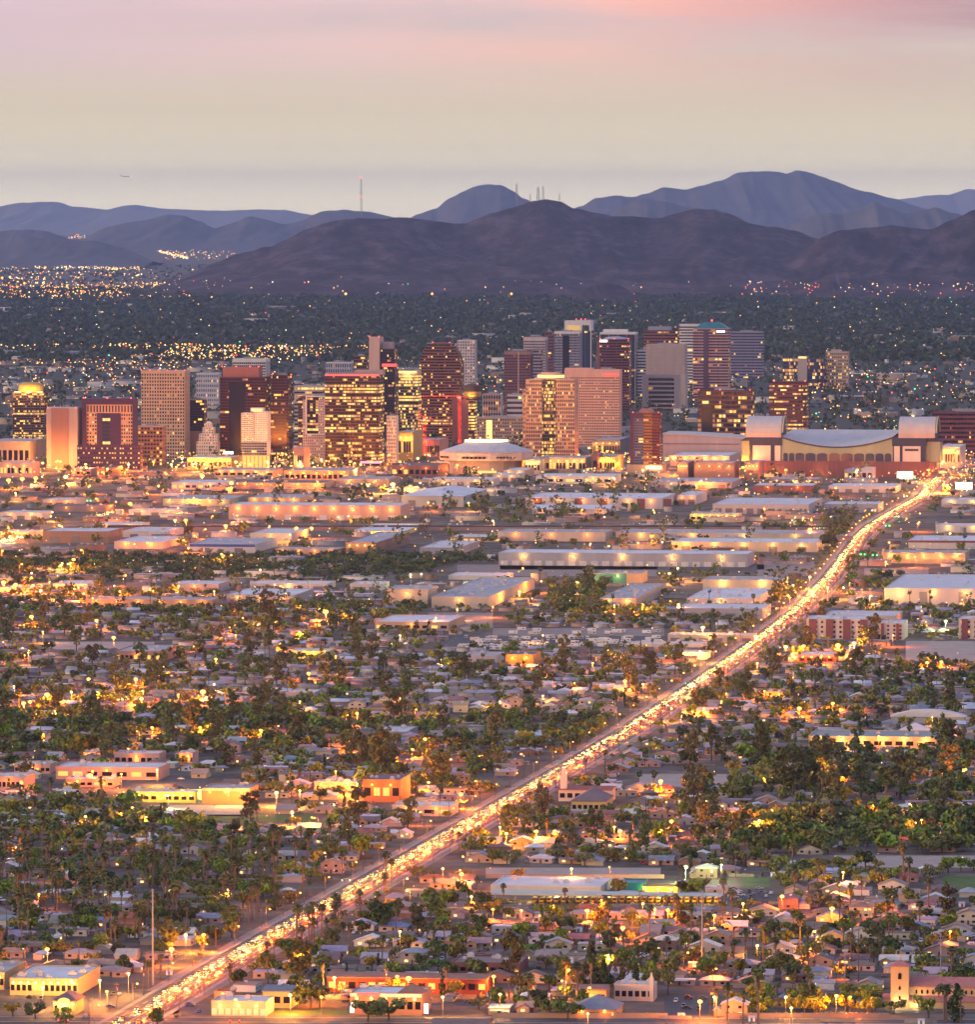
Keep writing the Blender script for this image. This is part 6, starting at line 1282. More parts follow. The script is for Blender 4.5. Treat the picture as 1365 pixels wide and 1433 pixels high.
def make_palm(var):
    rg = random.Random(var); o = thing('fan_palm', '', 'palm', (0, 0, 0)); h = 12.0
    m = MB(); dx = rg.uniform(-.5, .5); m.tube((0, 0, 0), (dx * .4, 0, h * .5), 0.36, 0.27, 6, cap=False); m.tube((dx * .4, 0, h * .5), (dx, 0, h), 0.27, 0.22, 6); m.build('trunk', PALMBARK, o)['ck'] = 'x'
    m = MB()
    for k in range(40):
        a = rg.uniform(0, 6.283); e = math.asin(rg.uniform(-0.45, 0.98)); L = rg.uniform(1.5, 2.1); d = Vector((math.cos(a) * math.cos(e), math.sin(a) * math.cos(e), math.sin(e))); s = Vector((-math.sin(a), math.cos(a), 0))
        c = Vector((dx, 0, h)); p1 = c + d * L * .45; p2 = c + d * L * .85 + Vector((0, 0, -.12)); p3 = c + d * L * 1.12 + Vector((0, 0, -.6))
        m.face([c, p1 - s * .30, p2 - s * .62, p2 + s * .62, p1 + s * .30]); m.face([p2 - s * .62, p3 - s * .34, p3 + s * .34, p2 + s * .62])
    m.build('crown', LEAF, o)['ck'] = 'leaf'
    m = MB(); t_ = rg.uniform(1.2, 3.4)
    for k in range(18):
        a = rg.uniform(0, 6.283); z = h - rg.uniform(0.2, t_); s = Vector((-math.sin(a), math.cos(a), 0)) * .35; p = Vector((dx + math.cos(a) * .25, math.sin(a) * .25, z)); q = Vector((dx + math.cos(a) * .75, math.sin(a) * .75, z - 1.3)); m.face([p - s * .4, p + s * .4, q + s, q - s])
    m.build('dead_skirt', SKIRT, o)['ck'] = 'x'
    return o
def make_feather(var):
    rg = random.Random(var); o = thing('feather_palm', '', 'palm', (0, 0, 0)); h = 7.5
    m = MB(); m.tube((0, 0, 0), (.1, 0, h), 0.30, 0.24, 6); m.build('trunk', PALMBARK, o)['ck'] = 'x'
    m = MB()
    for k in range(30):
        a = rg.uniform(0, 6.283); e = rg.uniform(0.05, 1.35); d = Vector((math.cos(a), math.sin(a), 0)); s = Vector((-math.sin(a), math.cos(a), 0)); c = Vector((.1, 0, h)); L = rg.uniform(2.4, 3.3); pts = []
        for j in range(5): q = j / 4; pts.append(c + d * L * q * math.cos(e * (1 - .5 * q)) + Vector((0, 0, L * q * math.sin(e) - 2.6 * q * q)))
        for j in range(4): w0, w1 = (.15, .42, .45, .32, .05)[j], (.15, .42, .45, .32, .05)[j + 1]; m.face([pts[j] - s * w0, pts[j] + s * w0, pts[j + 1] + s * w1, pts[j + 1] - s * w1])
    m.build('crown', LEAF, o)['ck'] = 'leaf'; return o
PALMPAL = [('dark green', (0.068, 0.088, 0.026)), ('olive', (0.130, 0.130, 0.032)), ('dusty green', (0.100, 0.115, 0.044))]
KINDS['fan_palm'] = (None, 0, 0, 0, 4, PALMPAL, 'slender {} fan palm', 'palm'); KINDS['feather_palm'] = (None, 0, 0, 0, 2, PALMPAL, 'short {} feather palm', 'palm')
TREES = []        # (x, y, kind, scale)
def tree(x, y, kind, s): TREES.append((x, y, kind, s * 1.18))

# ------------------------------------------------------------------ houses
WALLC = mat('house_stucco', (1, 1, 1), 0.85, 0.14, 0.5, objcol=True); ROOFC = mat('house_shingle', (1, 1, 1), 0.85, 0.25, 0.35, objcol=True)
HOUSEV = mat('house_far', (1, 1, 1), 0.85, 0.2, 0.3, attr=True); WOODD = mat('door_wood', (0.15, 0.08, 0.05), 0.7, 0.2)
GLOW = emit('lit_house_window', (1.0, 0.60, 0.18), 1.6)
WALLS = [('cream', (0.54, 0.46, 0.36)), ('tan', (0.42, 0.31, 0.23)), ('white', (0.64, 0.60, 0.56)), ('pinkish', (0.50, 0.32, 0.26)), ('brown', (0.25, 0.16, 0.12)), ('grey', (0.36, 0.34, 0.34))]
ROOFSC = [('lavender grey', (0.40, 0.35, 0.37)), ('brown', (0.23, 0.155, 0.13)), ('white', (0.66, 0.62, 0.60)), ('dark grey', (0.17, 0.15, 0.16)), ('tan', (0.36, 0.26, 0.21)), ('blue grey', (0.24, 0.27, 0.32)), ('rust red', (0.34, 0.12, 0.08))]
ROOFW = [30, 24, 18, 12, 18, 6, 4]
def wins(o, spots):
    for x, y, z, w_, h_, ax in spots:
        m = MB()
        if ax == 'y': m.box(x - w_ / 2, x + w_ / 2, y - .08, y + .08, z, z + h_)
        else: m.box(x - .08, x + .08, y - w_ / 2, y + w_ / 2, z, z + h_)
        m.build('window', GLOW if rnd.random() < 0.14 else GLASS_DK, o)['ck'] = 'x'
def make_house(kind, var):
    o = thing(kind, '', 'house', (0, 0, 0)); W_ = [14, 16, 13, 15][var % 4]; D_ = [9, 10, 9.5, 11][var % 4]; w = MB(); r = MB(); hw = W_ / 2
    if kind == 'gable_house':
        w.box(-hw, hw, 0, D_, 0, 2.8)
        if var % 2 == 0:
            for sx in (-hw, hw): w.face([(sx, 0, 2.8), (sx, D_, 2.8), (sx, D_ / 2, 2.8 + D_ * .24)])
            r.gable(-hw - .5, hw + .5, -.7, D_ + .7, 2.75, D_ * .26)
            w.box(-hw, -hw + 6, -3, -.01, 0, 2.7); r.gable(-hw - .4, -hw + 6.4, -3.6, D_ / 2, 2.74, 1.7, along='y'); w.face([(-hw, -3, 2.7), (-hw + 6, -3, 2.7), (-hw + 3, -3, 4.2)])
        else:
            for y in (0, D_): w.face([(-hw, y, 2.8), (hw, y, 2.8), (0, y, 2.8 + W_ * .18)])
            r.gable(-hw - .6, hw + .6, -.6, D_ + .6, 2.75, W_ * .195, along='y')
        o_h = 3.4
    elif kind == 'hip_house':
        w.box(-hw, hw, 0, D_, 0, 2.8); r.hip(-hw - .6, hw + .6, -.6, D_ + .6, 2.95, 1.9)
        if var % 2: w.box(hw - 6, hw, -3.4, -.01, 0, 2.79); r.hip(hw - 6.6, hw + .59, -4, D_ * .45, 2.94, 1.4)
        o_h = 3.6
    elif kind == 'flat_roof_house':
        w.box(-hw, hw, 0, D_, 0, 3.3); r.box(-hw - .25, hw + .25, -.25, D_ + .25, 3.31, 3.55); r.box(hw + .26, hw + 4.6, 1, 7, 2.5, 2.7)
        for x in (hw + 4.3,): w.box(x, x + .2, 1.2, 1.4, 0, 2.49); w.box(x, x + .2, 6.6, 6.8, 0, 2.49)
        o_h = 3.56
    elif kind == 'mobile_home':
        W_, D_ = 15, 4.6; hw = W_ / 2; w.box(-hw, hw, 0, D_, .4, 3.0); w.box(-hw + .3, hw - .3, .3, D_ - .3, 0, .4); r.gable(-hw - .2, hw + .2, -.3, D_ + .3, 3.05, .5, .15); r.box(-hw + 2, hw - 3, -2.6, -.31, 2.6, 2.72)
        for x in (-hw + 2.1, hw - 3.2): w.box(x, x + .12, -2.5, -2.38, 0, 2.59)
        o_h = 3.3
    else:
        W_, D_ = 12, 11; hw = 6; w.box(-hw, hw, 0, D_, 0, 5.7); w.box(-hw - 3.5, -hw - .01, 1, D_ - 2, 0, 2.8)
        if var % 2: r.hip(-hw - .6, hw + .6, -.6, D_ + .6, 5.85, 2.1)
        else:
            for y in (0, D_): w.face([(-hw, y, 5.7), (hw, y, 5.7), (0, y, 8.0)])
            r.gable(-hw - .6, hw + .6, -.6, D_ + .6, 5.65, 2.6, along='y')
        r.gable(-hw - 4, -hw - .1, .5, D_ - 1.5, 2.75, 1.1, along='y'); o_h = 7
    w.build('wall', WALLC, o)['ck'] = 'wall'; rf = r.build('roof', ROOFC, o); rf['ck'] = 'roof'
    m = MB(); m.box(-.55, .55, -.1, .05, .1, 2.2); q = m.build('door', WOODD, o); q['ck'] = 'x'
    sp = [(hw - 3, -.02 if not (kind == 'hip_house' and var % 2) else -3.42, 1.0, 1.8, 1.1, 'y'), (-hw + 3.0, -.02 if not (kind == 'gable_house' and var % 2 == 0) else -3.02, 1.0, 1.8, 1.1, 'y'), (hw + .02, D_ * .5, 1.0, 1.6, 1.1, 'x')]
    if kind == 'two_storey_house': sp += [(-2.8, -.02, 3.9, 1.5, 1.2, 'y'), (2.8, -.02, 3.9, 1.5, 1.2, 'y')]
    wins(o, sp)
    if kind != 'mobile_home': m = MB(); m.box(2, 3.3, D_ * .55, D_ * .55 + 1.3, o_h - .5, o_h + .9); m.build('roof_cooler', UNITM, rf)['ck'] = 'x'
    return o
HOUSES = []       # (x, y, kind, rz, wall, roof)

# ------------------------------------------------------------------ cars, trailers
CARP = mat('car_paint', (1, 1, 1), 0.3, 0.05, 0.5, spec=0.5, objcol=True); TYRE = mat('tyre_rubber', (0.02, 0.02, 0.02), 0.9, 0.1)
HEADL = emit('headlight_beam', (1.0, 0.62, 0.17), 7.0); TAILL = emit('tail_light_red', (1.0, 0.07, 0.02), 6.0); HEADOFF = mat('lamp_glass_off', (0.6, 0.58, 0.55), 0.2, 0.05)
TAILOFF = mat('tail_glass_off', (0.25, 0.02, 0.02), 0.3, 0.05)
CARC = [('white', (0.65, 0.63, 0.62)), ('silver', (0.42, 0.42, 0.44)), ('black', (0.02, 0.02, 0.022)), ('red', (0.30, 0.02, 0.02)), ('blue', (0.04, 0.08, 0.22)), ('grey', (0.15, 0.15, 0.16))]
def make_car(name, lit, tall=0.0, words=None):
    o = thing(name, '', 'car', (0, 0, 0)); H_ = 1.45 + tall
    m = MB(); m.extrude_x([(-2.2, .35), (2.2, .35), (2.25, .8), (2.1, .95), (-1.1, .95), (-2.15, .8)], -.88, .88); m.extrude_x([(-.9, .951), (2.0 if tall else 1.7, .951), (1.7 if tall else 1.15, H_), (-.2, H_)], -.76, .76); m.build('body', CARP, o)['ck'] = 'paint'
    m = MB(); m.face([(-.68, -.88, 1.0), (.68, -.88, 1.0), (.66, -.28, H_ - .08), (-.66, -.28, H_ - .08)]); i = len(m.v)
    for sx in (-.775, .775): m.face([(sx, -.55, 1.0), (sx, 1.3, 1.0), (sx, 1.0, H_ - .1), (sx, -.15, H_ - .1)])
    m.build('glass', GLASS_DK, o)['ck'] = 'x'
    for sx in (-.8, .8):
        for y in (-1.35, 1.35): m = MB(); m.tube((sx - .1, y, .33), (sx + .1, y, .33), .33, n=8); m.build('wheel', TYRE, o)['ck'] = 'x'
        m = MB(); m.box(sx * .8 - .2, sx * .8 + .2, -2.26, -2.12, .6, .84); m.build('headlight', HEADL if lit else HEADOFF, o)['ck'] = 'x'
        m = MB(); m.box(sx * .85 - .16, sx * .85 + .16, 2.19, 2.3, .62, .9); m.build('tail_light', TAILL if lit else TAILOFF, o)['ck'] = 'x'
    return o
def make_trailer():
    o = thing('travel_trailer', '', 'trailer', (0, 0, 0)); m = MB(); m.extrude_y([(-1.2, .6), (1.2, .6), (1.2, 2.9), (1.05, 3.1), (-1.05, 3.1), (-1.2, 2.9)], -4, 4); m.build('body', CARP, o)['ck'] = 'paint'
    for sx in (-1.21, 1.21): m = MB(); m.box(sx - .03, sx + .03, -2.5, -1.2, 1.6, 2.4); m.build('window', GLASS_DK, o)['ck'] = 'x'
    m = MB(); m.box(-.7, .7, -4.06, -3.99, 1.6, 2.5); m.build('window', GLASS_DK, o)['ck'] = 'x'
    for sx in (-1.05, 1.05): m = MB(); m.tube((sx - .12, .4, .38), (sx + .12, .4, .38), .38, n=8); m.build('wheel', TYRE, o)['ck'] = 'x'
    m = MB(); m.tube((0, -4, .7), (0, -5.2, .6), .08, n=4); m.build('tow_bar', STEEL, o)['ck'] = 'x'
    m = MB(); m.box(-.5, .5, -.6, .4, 3.11, 3.4); m.build('roof_vent', UNITM, o)['ck'] = 'x'
    return o
# ================================================================== the suburbs
rs = random.Random(21)
def inimg(x, y, mx=30):
    px, py = pix((x, y, 0)); return (-mx < px < PW + mx), px, py
DENSE = [(0, 420, 1000, 1062), (400, 870, 1006, 1050), (0, 470, 1185, 1335), (960, 1365, 1060, 1125), (1030, 1365, 1142, 1196)]
def dense(px, py): return any(a < px < b and c < py < d for a, b, c, d in DENSE)
# --- streets of houses: two rows back to back between streets that run with the grid
PITCH_V = 74.0; v = 3090.0; row = 0
while v < 7000:
    near = v < 4400
    for sub, (dv_, rz) in enumerate(((17, 0), (45, 0))):
        u = -1500.0
        while u < 1500:
            u += rs.uniform(16.5, 21); vv = v + dv_ + rs.uniform(-2, 2)
            if (u + row * 37) % 205 < 11: continue
            p = wp(u, vv); ok, px, py = inimg(p.x, p.y)
            if not ok or py < 846 and px > 470 or py < 832 or py > 1424: continue
            if near_ave(p.x, p.y, 30) or not free(u, vv + 5, 8): continue
            if dense(px, py):
                if rs.random() < 0.5: continue
            elif rs.random() < 0.06: continue
            if 965 < py < 1004 and 520 < px < 930: k = 'two_storey_house' if rs.random() < .75 else 'gable_house'
            elif py < 985: k = rs.choices(('gable_house', 'flat_roof_house', 'mobile_home', 'hip_house', 'two_storey_house'), (24, 34, 26, 12, 3))[0]
            elif 1225 < py and px > 980: k = rs.choices(('gable_house', 'flat_roof_house', 'mobile_home', 'hip_house', 'two_storey_house'), (46, 12, 8, 22, 12))[0]
            else: k = rs.choices(('gable_house', 'flat_roof_house', 'mobile_home', 'hip_house', 'two_storey_house'), (38, 22, 16, 18, 6))[0]
            HOUSES.append((p.x, p.y, k, YAW + rz + R(rs.choice((0, 0, 0, 90, -90)) + rs.uniform(-3, 3)) if k != 'mobile_home' else YAW + R(rs.choice((0, 0, 75, 90))), rs.choices(WALLS, (30, 22, 14, 12, 10, 12))[0], rs.choices(ROOFSC, ROOFW)[0]))
            # garden trees
            for _ in range(rs.choice((0, 1, 1, 2, 2, 3))):
                a, b = u + rs.uniform(-10, 10), vv + rs.choice((-9, 14, 17)) + rs.uniform(-3, 3); q = wp(a, b)
                tree(q.x, q.y, rs.choices(('shade_tree', 'mesquite_tree', 'palo_verde', 'fan_palm', 'feather_palm', 'shrub', 'cypress', 'eucalyptus'), (28, 24, 13, 12, 4, 14, 2, 3))[0], rs.uniform(0.65, 1.2))
    v += PITCH_V; row += 1
# residential streets between the rows
v = 3090.0
while v < 6600:
    p = wp(-900, v); q = wp(1700, v); m = MB(); L = [wp(u, v) for u in range(-1500, 1501, 60)]
    m = MB(); seg = []
    for a in L:
        ok, px, py = inimg(a.x, a.y, 120); bad = near_ave(a.x, a.y, 16) or not free(*uv(a), 4) or (py < 846 and px > 470)
        if ok and not bad: seg.append(a)
        else:
            if len(seg) > 1: ribbon(m, seg, -4.2, 4.2, 0.06)
            seg = []
    if len(seg) > 1: ribbon(m, seg, -4.2, 4.2, 0.06)
    if m.f: struct(m.build('street', ASPH))
    v += PITCH_V
# --- trees outside the gardens
def fill(x0, x1, y0, y1, n, kinds, smin=0.7, smax=1.3):
    ks, ws = zip(*kinds)
    for _ in range(n):
        px, py = rs.uniform(x0, x1), 280 + 1 / rs.uniform(1 / (y1 - 280), 1 / (y0 - 280)); p = at(px, py)
        if near_ave(p.x, p.y, 19) or not free(*uv(p), 1.5): continue
        tree(p.x, p.y, rs.choices(ks, ws)[0], rs.uniform(smin, smax))
MIX = (('shade_tree', 5), ('mesquite_tree', 4), ('palo_verde', 1), ('eucalyptus', 1), ('shrub', 1))
fill(0, 420, 1000, 1062, 270, (('shade_tree', 6), ('mesquite_tree', 5), ('eucalyptus', .5), ('palo_verde', 1)), .85, 1.4)
fill(400, 870, 1006, 1050, 180, (('shade_tree', 6), ('mesquite_tree', 5), ('eucalyptus', .6), ('palo_verde', 1)), .85, 1.4)
fill(-20, 480, 1190, 1335, 170, (('fan_palm', 8), ('feather_palm', 1)), .85, 1.45)
fill(-20, 470, 1180, 1340, 260, (('shade_tree', 6), ('mesquite_tree', 4), ('palo_verde', 1.5), ('shrub', 4)), .7, 1.3)
fill(960, 1380, 1056, 1125, 200, (('shade_tree', 6), ('mesquite_tree', 3), ('palo_verde', 1), ('eucalyptus', .6), ('fan_palm', .6)), .9, 1.5)
fill(1030, 1380, 1142, 1196, 220, (('shade_tree', 8), ('mesquite_tree', 3), ('palo_verde', 1)), .9, 1.5)
fill(1040, 1365, 1214, 1240, 50, (('palo_verde', 3), ('mesquite_tree', 4), ('shade_tree', 3)), .8, 1.2)
fill(-10, 300, 1126, 1180, 100, (('shade_tree', 5), ('mesquite_tree', 4), ('palo_verde', 3)), .8, 1.4)
fill(480, 700, 1050, 1110, 60, (('mesquite_tree', 5), ('eucalyptus', 1), ('shade_tree', 3)), .9, 1.5)
fill(640, 1030, 1140, 1224, 70, MIX, .8, 1.3)
fill(690, 1380, 1275, 1420, 110, (('shade_tree', 5), ('mesquite_tree', 4), ('palo_verde', 2), ('fan_palm', 3), ('shrub', 3)), .7, 1.2)
fill(300, 690, 1255, 1420, 90, (('shade_tree', 5), ('mesquite_tree', 4), ('palo_verde', 1), ('fan_palm', 3), ('shrub', 2)), .7, 1.2)
fill(-20, 1385, 850, 1000, 330, MIX, .7, 1.3)
fill(950, 1385, 935, 1020, 90, MIX, .8, 1.4)
fill(-20, 470, 832, 900, 120, MIX, .8, 1.4)
fill(-20, 1385, 690, 850, 420, (('shade_tree', 5), ('mesquite_tree', 5), ('eucalyptus', 1.3), ('fan_palm', 1)), .8, 1.5)
fill(420, 620, 850, 870, 60, (('mesquite_tree', 5), ('shade_tree', 3)), .8, 1.2)
fill(770, 850, 820, 862, 70, (('shade_tree', 5), ('eucalyptus', 2)), .9, 1.5)
fill(790, 935, 853, 866, 40, (('palo_verde', 1),), .8, 1.2)
fill(1080, 1160, 820, 860, 50, MIX, .8, 1.3)
fill(1170, 1290, 770, 830, 60, MIX, .8, 1.3)
fill(620, 860, 700, 735, 70, (('shade_tree', 4), ('mesquite_tree', 4), ('eucalyptus', 2)), .9, 1.6)
fill(1150, 1190, 738, 768, 26, (('eucalyptus', 1), ('shade_tree', 2)), .8, 1.3)
fill(1030, 1245, 1398, 1421, 44, (('palo_verde', 6), ('shrub', 1)), .8, 1.3)
fill(0, 110, 1395, 1428, 14, (('mesquite_tree', 2), ('palo_verde', 1)), .8, 1.2)
for px, py, k, s in ((828, 1384, 'pine_tree', 1.5), (845, 1390, 'pine_tree', 1.1), (868, 1388, 'eucalyptus', .75), (890, 1392, 'pine_tree', .95), (935, 1392, 'eucalyptus', .9), (955, 1396, 'eucalyptus', 1.0), (970, 1394, 'pine_tree', 1.2), (912, 1390, 'shade_tree', 1.5), (616, 1390, 'cypress', 1.2),
        (1110, 1118, 'eucalyptus', 1.75), (1098, 1116, 'eucalyptus', 1.5), (1126, 1114, 'eucalyptus', 1.4), (898, 1190, 'eucalyptus', 1.1), (795, 1188, 'eucalyptus', .8), (490, 1200, 'eucalyptus', 1.0), (505, 1204, 'shade_tree', 1.7), (300, 1050, 'eucalyptus', 1.2), (520, 1060, 'shade_tree', 2.0), (105, 1060, 'shade_tree', 1.9), (125, 1058, 'shade_tree', 1.8),
        (545, 1428, 'mesquite_tree', 1.7), (515, 1429, 'mesquite_tree', 1.5), (770, 1423, 'mesquite_tree', 1.6), (795, 1426, 'mesquite_tree', 1.3), (435, 1412, 'shade_tree', 1.6), (430, 1358, 'shade_tree', 1.5), (450, 1366, 'shade_tree', 1.3), (535, 1302, 'shade_tree', 1.7), (585, 1310, 'eucalyptus', .8), (1340, 1430, 'pine_tree', 1.1), (1322, 1428, 'feather_palm', 1.8), (1300, 1424, 'palo_verde', 1.5),
        (430, 722, 'shade_tree', 2.0), (410, 726, 'shade_tree', 1.4), (388, 712, 'eucalyptus', 1.0), (340, 748, 'shade_tree', 1.8), (925, 762, 'eucalyptus', 1.4), (1020, 768, 'eucalyptus', 1.3), (1170, 766, 'eucalyptus', 1.6), (1160, 768, 'shade_tree', 2.2), (265, 752, 'shade_tree', 1.6), (185, 1112, 'palo_verde', 1.6), (100, 1112, 'palo_verde', 1.3), (345, 1170, 'mesquite_tree', 1.8), (275, 1165, 'palo_verde', 1.8), (720, 1148, 'shade_tree', 1.5)):
    p = at(px, py); tree(p.x, p.y, k, s)
for px, py, s in ((147, 1416, 1.35), (151, 1418, 1.3), (160, 1414, .95), (172, 1410, 1.15), (190, 1398, 1.2), (205, 1390, 1.2), (213, 1388, 1.25), (221, 1385, 1.2), (186, 1396, 1.0), (1018, 1431, 1.1), (1040, 1433, 1.0), (1062, 1436, 1.6), (1110, 1402, .9), (1133, 1404, 1.0), (1003, 1424, .9), (1345, 1431, 1.0), (1325, 1430, 1.2), (540, 1240, 1.2), (548, 1236, 1.0), (880, 1205, 1.2), (895, 1120, 1.3), (915, 1118, 1.2), (1250, 1300, 1.2), (1265, 1240, 1.5), (1273, 1245, 1.3), (505, 1290, 1.0), (450, 1310, 1.0), (490, 1332, 1.1), (622, 1330, 1.0)):
    p = at(px, py); tree(p.x, p.y, 'fan_palm', s)
# the avenue's own trees
for i in range(4, len(AVL) - 1, 3):
    if AVL[i].y > 8200: break
    for sg in (-1, 1):
        if rs.random() < 0.55:
            t_ = tangent(AVL, i); n_ = Vector((t_.y, -t_.x, 0)); q = AVL[i] + n_ * sg * rs.uniform(16, 26)
            if free(*uv(q), 1): tree(q.x, q.y, rs.choice(('shade_tree', 'mesquite_tree', 'fan_palm', 'palo_verde', 'shrub', 'mesquite_tree')), rs.uniform(.55, 1.0))
# ------------------------------------------------------------------ place them: the nearest 300 of a kind one by one, the rest as one mass
CAP = dict(shade_tree=300, mesquite_tree=300, palo_verde=200, fan_palm=290, feather_palm=80, shrub=220, cypress=50, eucalyptus=160, pine_tree=40)
TREES.sort(key=lambda t: t[1]); used = {}; far_trees = []
for x, y, kind, s in TREES:
    ok, px, py = inimg(x, y, 40)
    if not ok or near_ave(x, y, 12.5): continue
    u, v_ = uv((x, y))
    if not free(u, v_, -2.0): continue
    wd, colr = rs.choice(KINDS[kind][5]); colr = tuple(c * rs.uniform(.85, 1.2) for c in colr)
    if used.get(kind, 0) < CAP[kind]:
        vr = rs.randrange(KINDS[kind][4]); key = (kind, vr)
        if key not in PROTO:
            PROTO[key] = make_palm(vr) if kind == 'fan_palm' else make_feather(vr) if kind == 'feather_palm' else make_tree(kind, vr); o = PROTO[key]
            o.location = (x, y, 0); o.rotation_euler.z = rs.uniform(0, 6.28); o.scale = (s, s, s * rs.uniform(.9, 1.1))
            for c in o.children: c.color = (*colr, 1)
        else:
            o = copy_tree(PROTO[key], (x, y, 0), rs.uniform(0, 6.28), {'leaf': colr}, (s * rs.uniform(.9, 1.1), s * rs.uniform(.9, 1.1), s * rs.uniform(.88, 1.15)))
        o['group'] = {'fan_palm': 'fan palms of the neighbourhood', 'feather_palm': 'feather palms of the neighbourhood', 'shrub': 'garden shrubs'}.get(kind, kind.replace('_', ' ') + 's among the houses'); MASS.append((o, KINDS[kind][6].format(wd)))
        used[kind] = used.get(kind, 0) + 1
    else: far_trees.append((x, y, kind, s, colr))
TPL = {}
def template(kind, n, size, seed):
    k = (kind, n, seed)
    if k not in TPL:
        rg = np.random.default_rng(seed + 5); C, r = crown_clumps(rg, KINDS[kind][0] or 'low'); TPL[k] = leaf_quads(rg, C, r, n, size, .8)[0]
    return TPL[k]
rg = np.random.default_rng(3)
def mass_of_trees(name, lst, n, mul, mt=LEAFV):
    Vs, Cs = [], []
    for x, y, kind, s, c in lst:
        if kind == 'fan_palm':
            V = leaf_quads(rg, np.array([[0, 0, 11.5], [.4, 0, 10.8]]), np.array([1.7, 1.1]), max(10, n // 3), .55)[0]; tk = np.array([[-.3, 0, 0], [.3, 0, 0], [.25, 0, 11], [-.25, 0, 11]]); V = np.vstack([V, tk])
        else: V = template('shrub' if kind == 'feather_palm' else kind, n, mul, rg.integers(0, 4))
        a = rg.uniform(0, 6.28); ca, sa = math.cos(a), math.sin(a); W = V.copy(); W[:, 0] = (V[:, 0] * ca - V[:, 1] * sa) * s + x; W[:, 1] = (V[:, 0] * sa + V[:, 1] * ca) * s + y; W[:, 2] = np.maximum(0.1, V[:, 2] * s)
        Vs.append(W); Cs.append(np.tile(np.array(c), (len(W), 1)))
    V = np.vstack(Vs); C = np.vstack(Cs); o = link(name, np_mesh(name, V, np.arange(len(V)).reshape(-1, 4), mt, C)); o['kind'] = 'stuff'; return o
mass_of_trees('distant_trees', far_trees, 110, 0.75)
HCAP = dict(gable_house=280, hip_house=170, flat_roof_house=190, mobile_home=150, two_storey_house=90)
HOUSES.sort(key=lambda h: h[1]); used = {}; V, Fc, Cc = [], [], []
def far_box(x0, x1, y0, y1, z0, z1, rz, ox, oy, c, ct=None, roofh=0):
    i = len(V); ca, sa = math.cos(rz), math.sin(rz); P_ = [(x0, y0), (x1, y0), (x1, y1), (x0, y1)]
    def add(p, z, c): V.append((ox + p[0] * ca - p[1] * sa, oy + p[0] * sa + p[1] * ca, z)); Cc.append(c)
    for p in P_: add(p, z0, c)
    for p in P_: add(p, z1, c)
    for q in ((0, 1, 5, 4), (1, 2, 6, 5), (2, 3, 7, 6), (3, 0, 4, 7)): Fc.append([i + k for k in q])
    j = len(V); e = .6; P2 = [(x0 - e, y0 - e), (x1 + e, y0 - e), (x1 + e, y1 + e), (x0 - e, y1 + e)]; ct = ct or c
    for p in P2: add(p, z1 - .05 if roofh else z1 + .3, ct)
    if not roofh: Fc.append([j, j + 1, j + 2, j + 3]); 
    else:
        ym = (y0 + y1) / 2; add((x0 - e, ym), z1 + roofh, ct); add((x1 + e, ym), z1 + roofh, ct)
        for q in ((0, 1, 5, 4), (2, 3, 4, 5)): Fc.append([j + k for k in q])
        Fc.append([j + 3, j, j + 4, j + 4][:3] + [j + 4]); Fc.append([j + 1, j + 2, j + 5, j + 5])
for x, y, kind, rz, (wn, wc), (rn, rc) in HOUSES:
    if used.get(kind, 0) < HCAP[kind]:
        n = used.get(kind, 0); used[kind] = n + 1; vr = rs.randrange(4); key = (kind, vr)
        wc2 = tuple(c * rs.uniform(.88, 1.1) for c in wc); rc2 = tuple(c * rs.uniform(.85, 1.12) for c in rc)
        if key not in PROTO:
            PROTO[key] = make_house(kind, vr); o = PROTO[key]; o.location = (x, y, 0); o.rotation_euler.z = rz
            for c in o.children: c.color = (*(wc2 if c['ck'] == 'wall' else rc2), 1)
        else: o = copy_tree(PROTO[key], (x, y, 0), rz, {'wall': wc2, 'roof': rc2})
        o['group'] = kind.replace('_', ' ') + 's along the suburban streets'; MASS.append((o, f'{wn} {kind.replace("_", " ").replace("flat roof", "flat-roofed").replace("two storey", "two-storey")} with {rn} roof'))
    else:
        w_, d_ = rs.uniform(10, 16), rs.uniform(8, 11); h_ = 5.6 if kind == 'two_storey_house' else 3.0; far_box(-w_ / 2, w_ / 2, 0, d_, 0, h_, rz, x, y, wc, rc, 0 if kind in ('flat_roof_house', 'mobile_home') else 2.0)
        if rs.random() < .6: far_box(w_ / 2 + .7, w_ / 2 + 4, 1, 6, 0, 2.4, rz, x, y, tuple(c * .8 for c in wc), rs.choice(ROOFSC)[1], 0)
        if rs.random() < .5: q = rs.uniform(1.2, 3); far_box(-q, q, -12, -12 + q, 0, 2.2, rz + rs.uniform(-.5, .5), x, y, rs.choice(((.6, .58, .56), (.3, .3, .32), (.15, .12, .12), (.5, .4, .35))), None, 0)
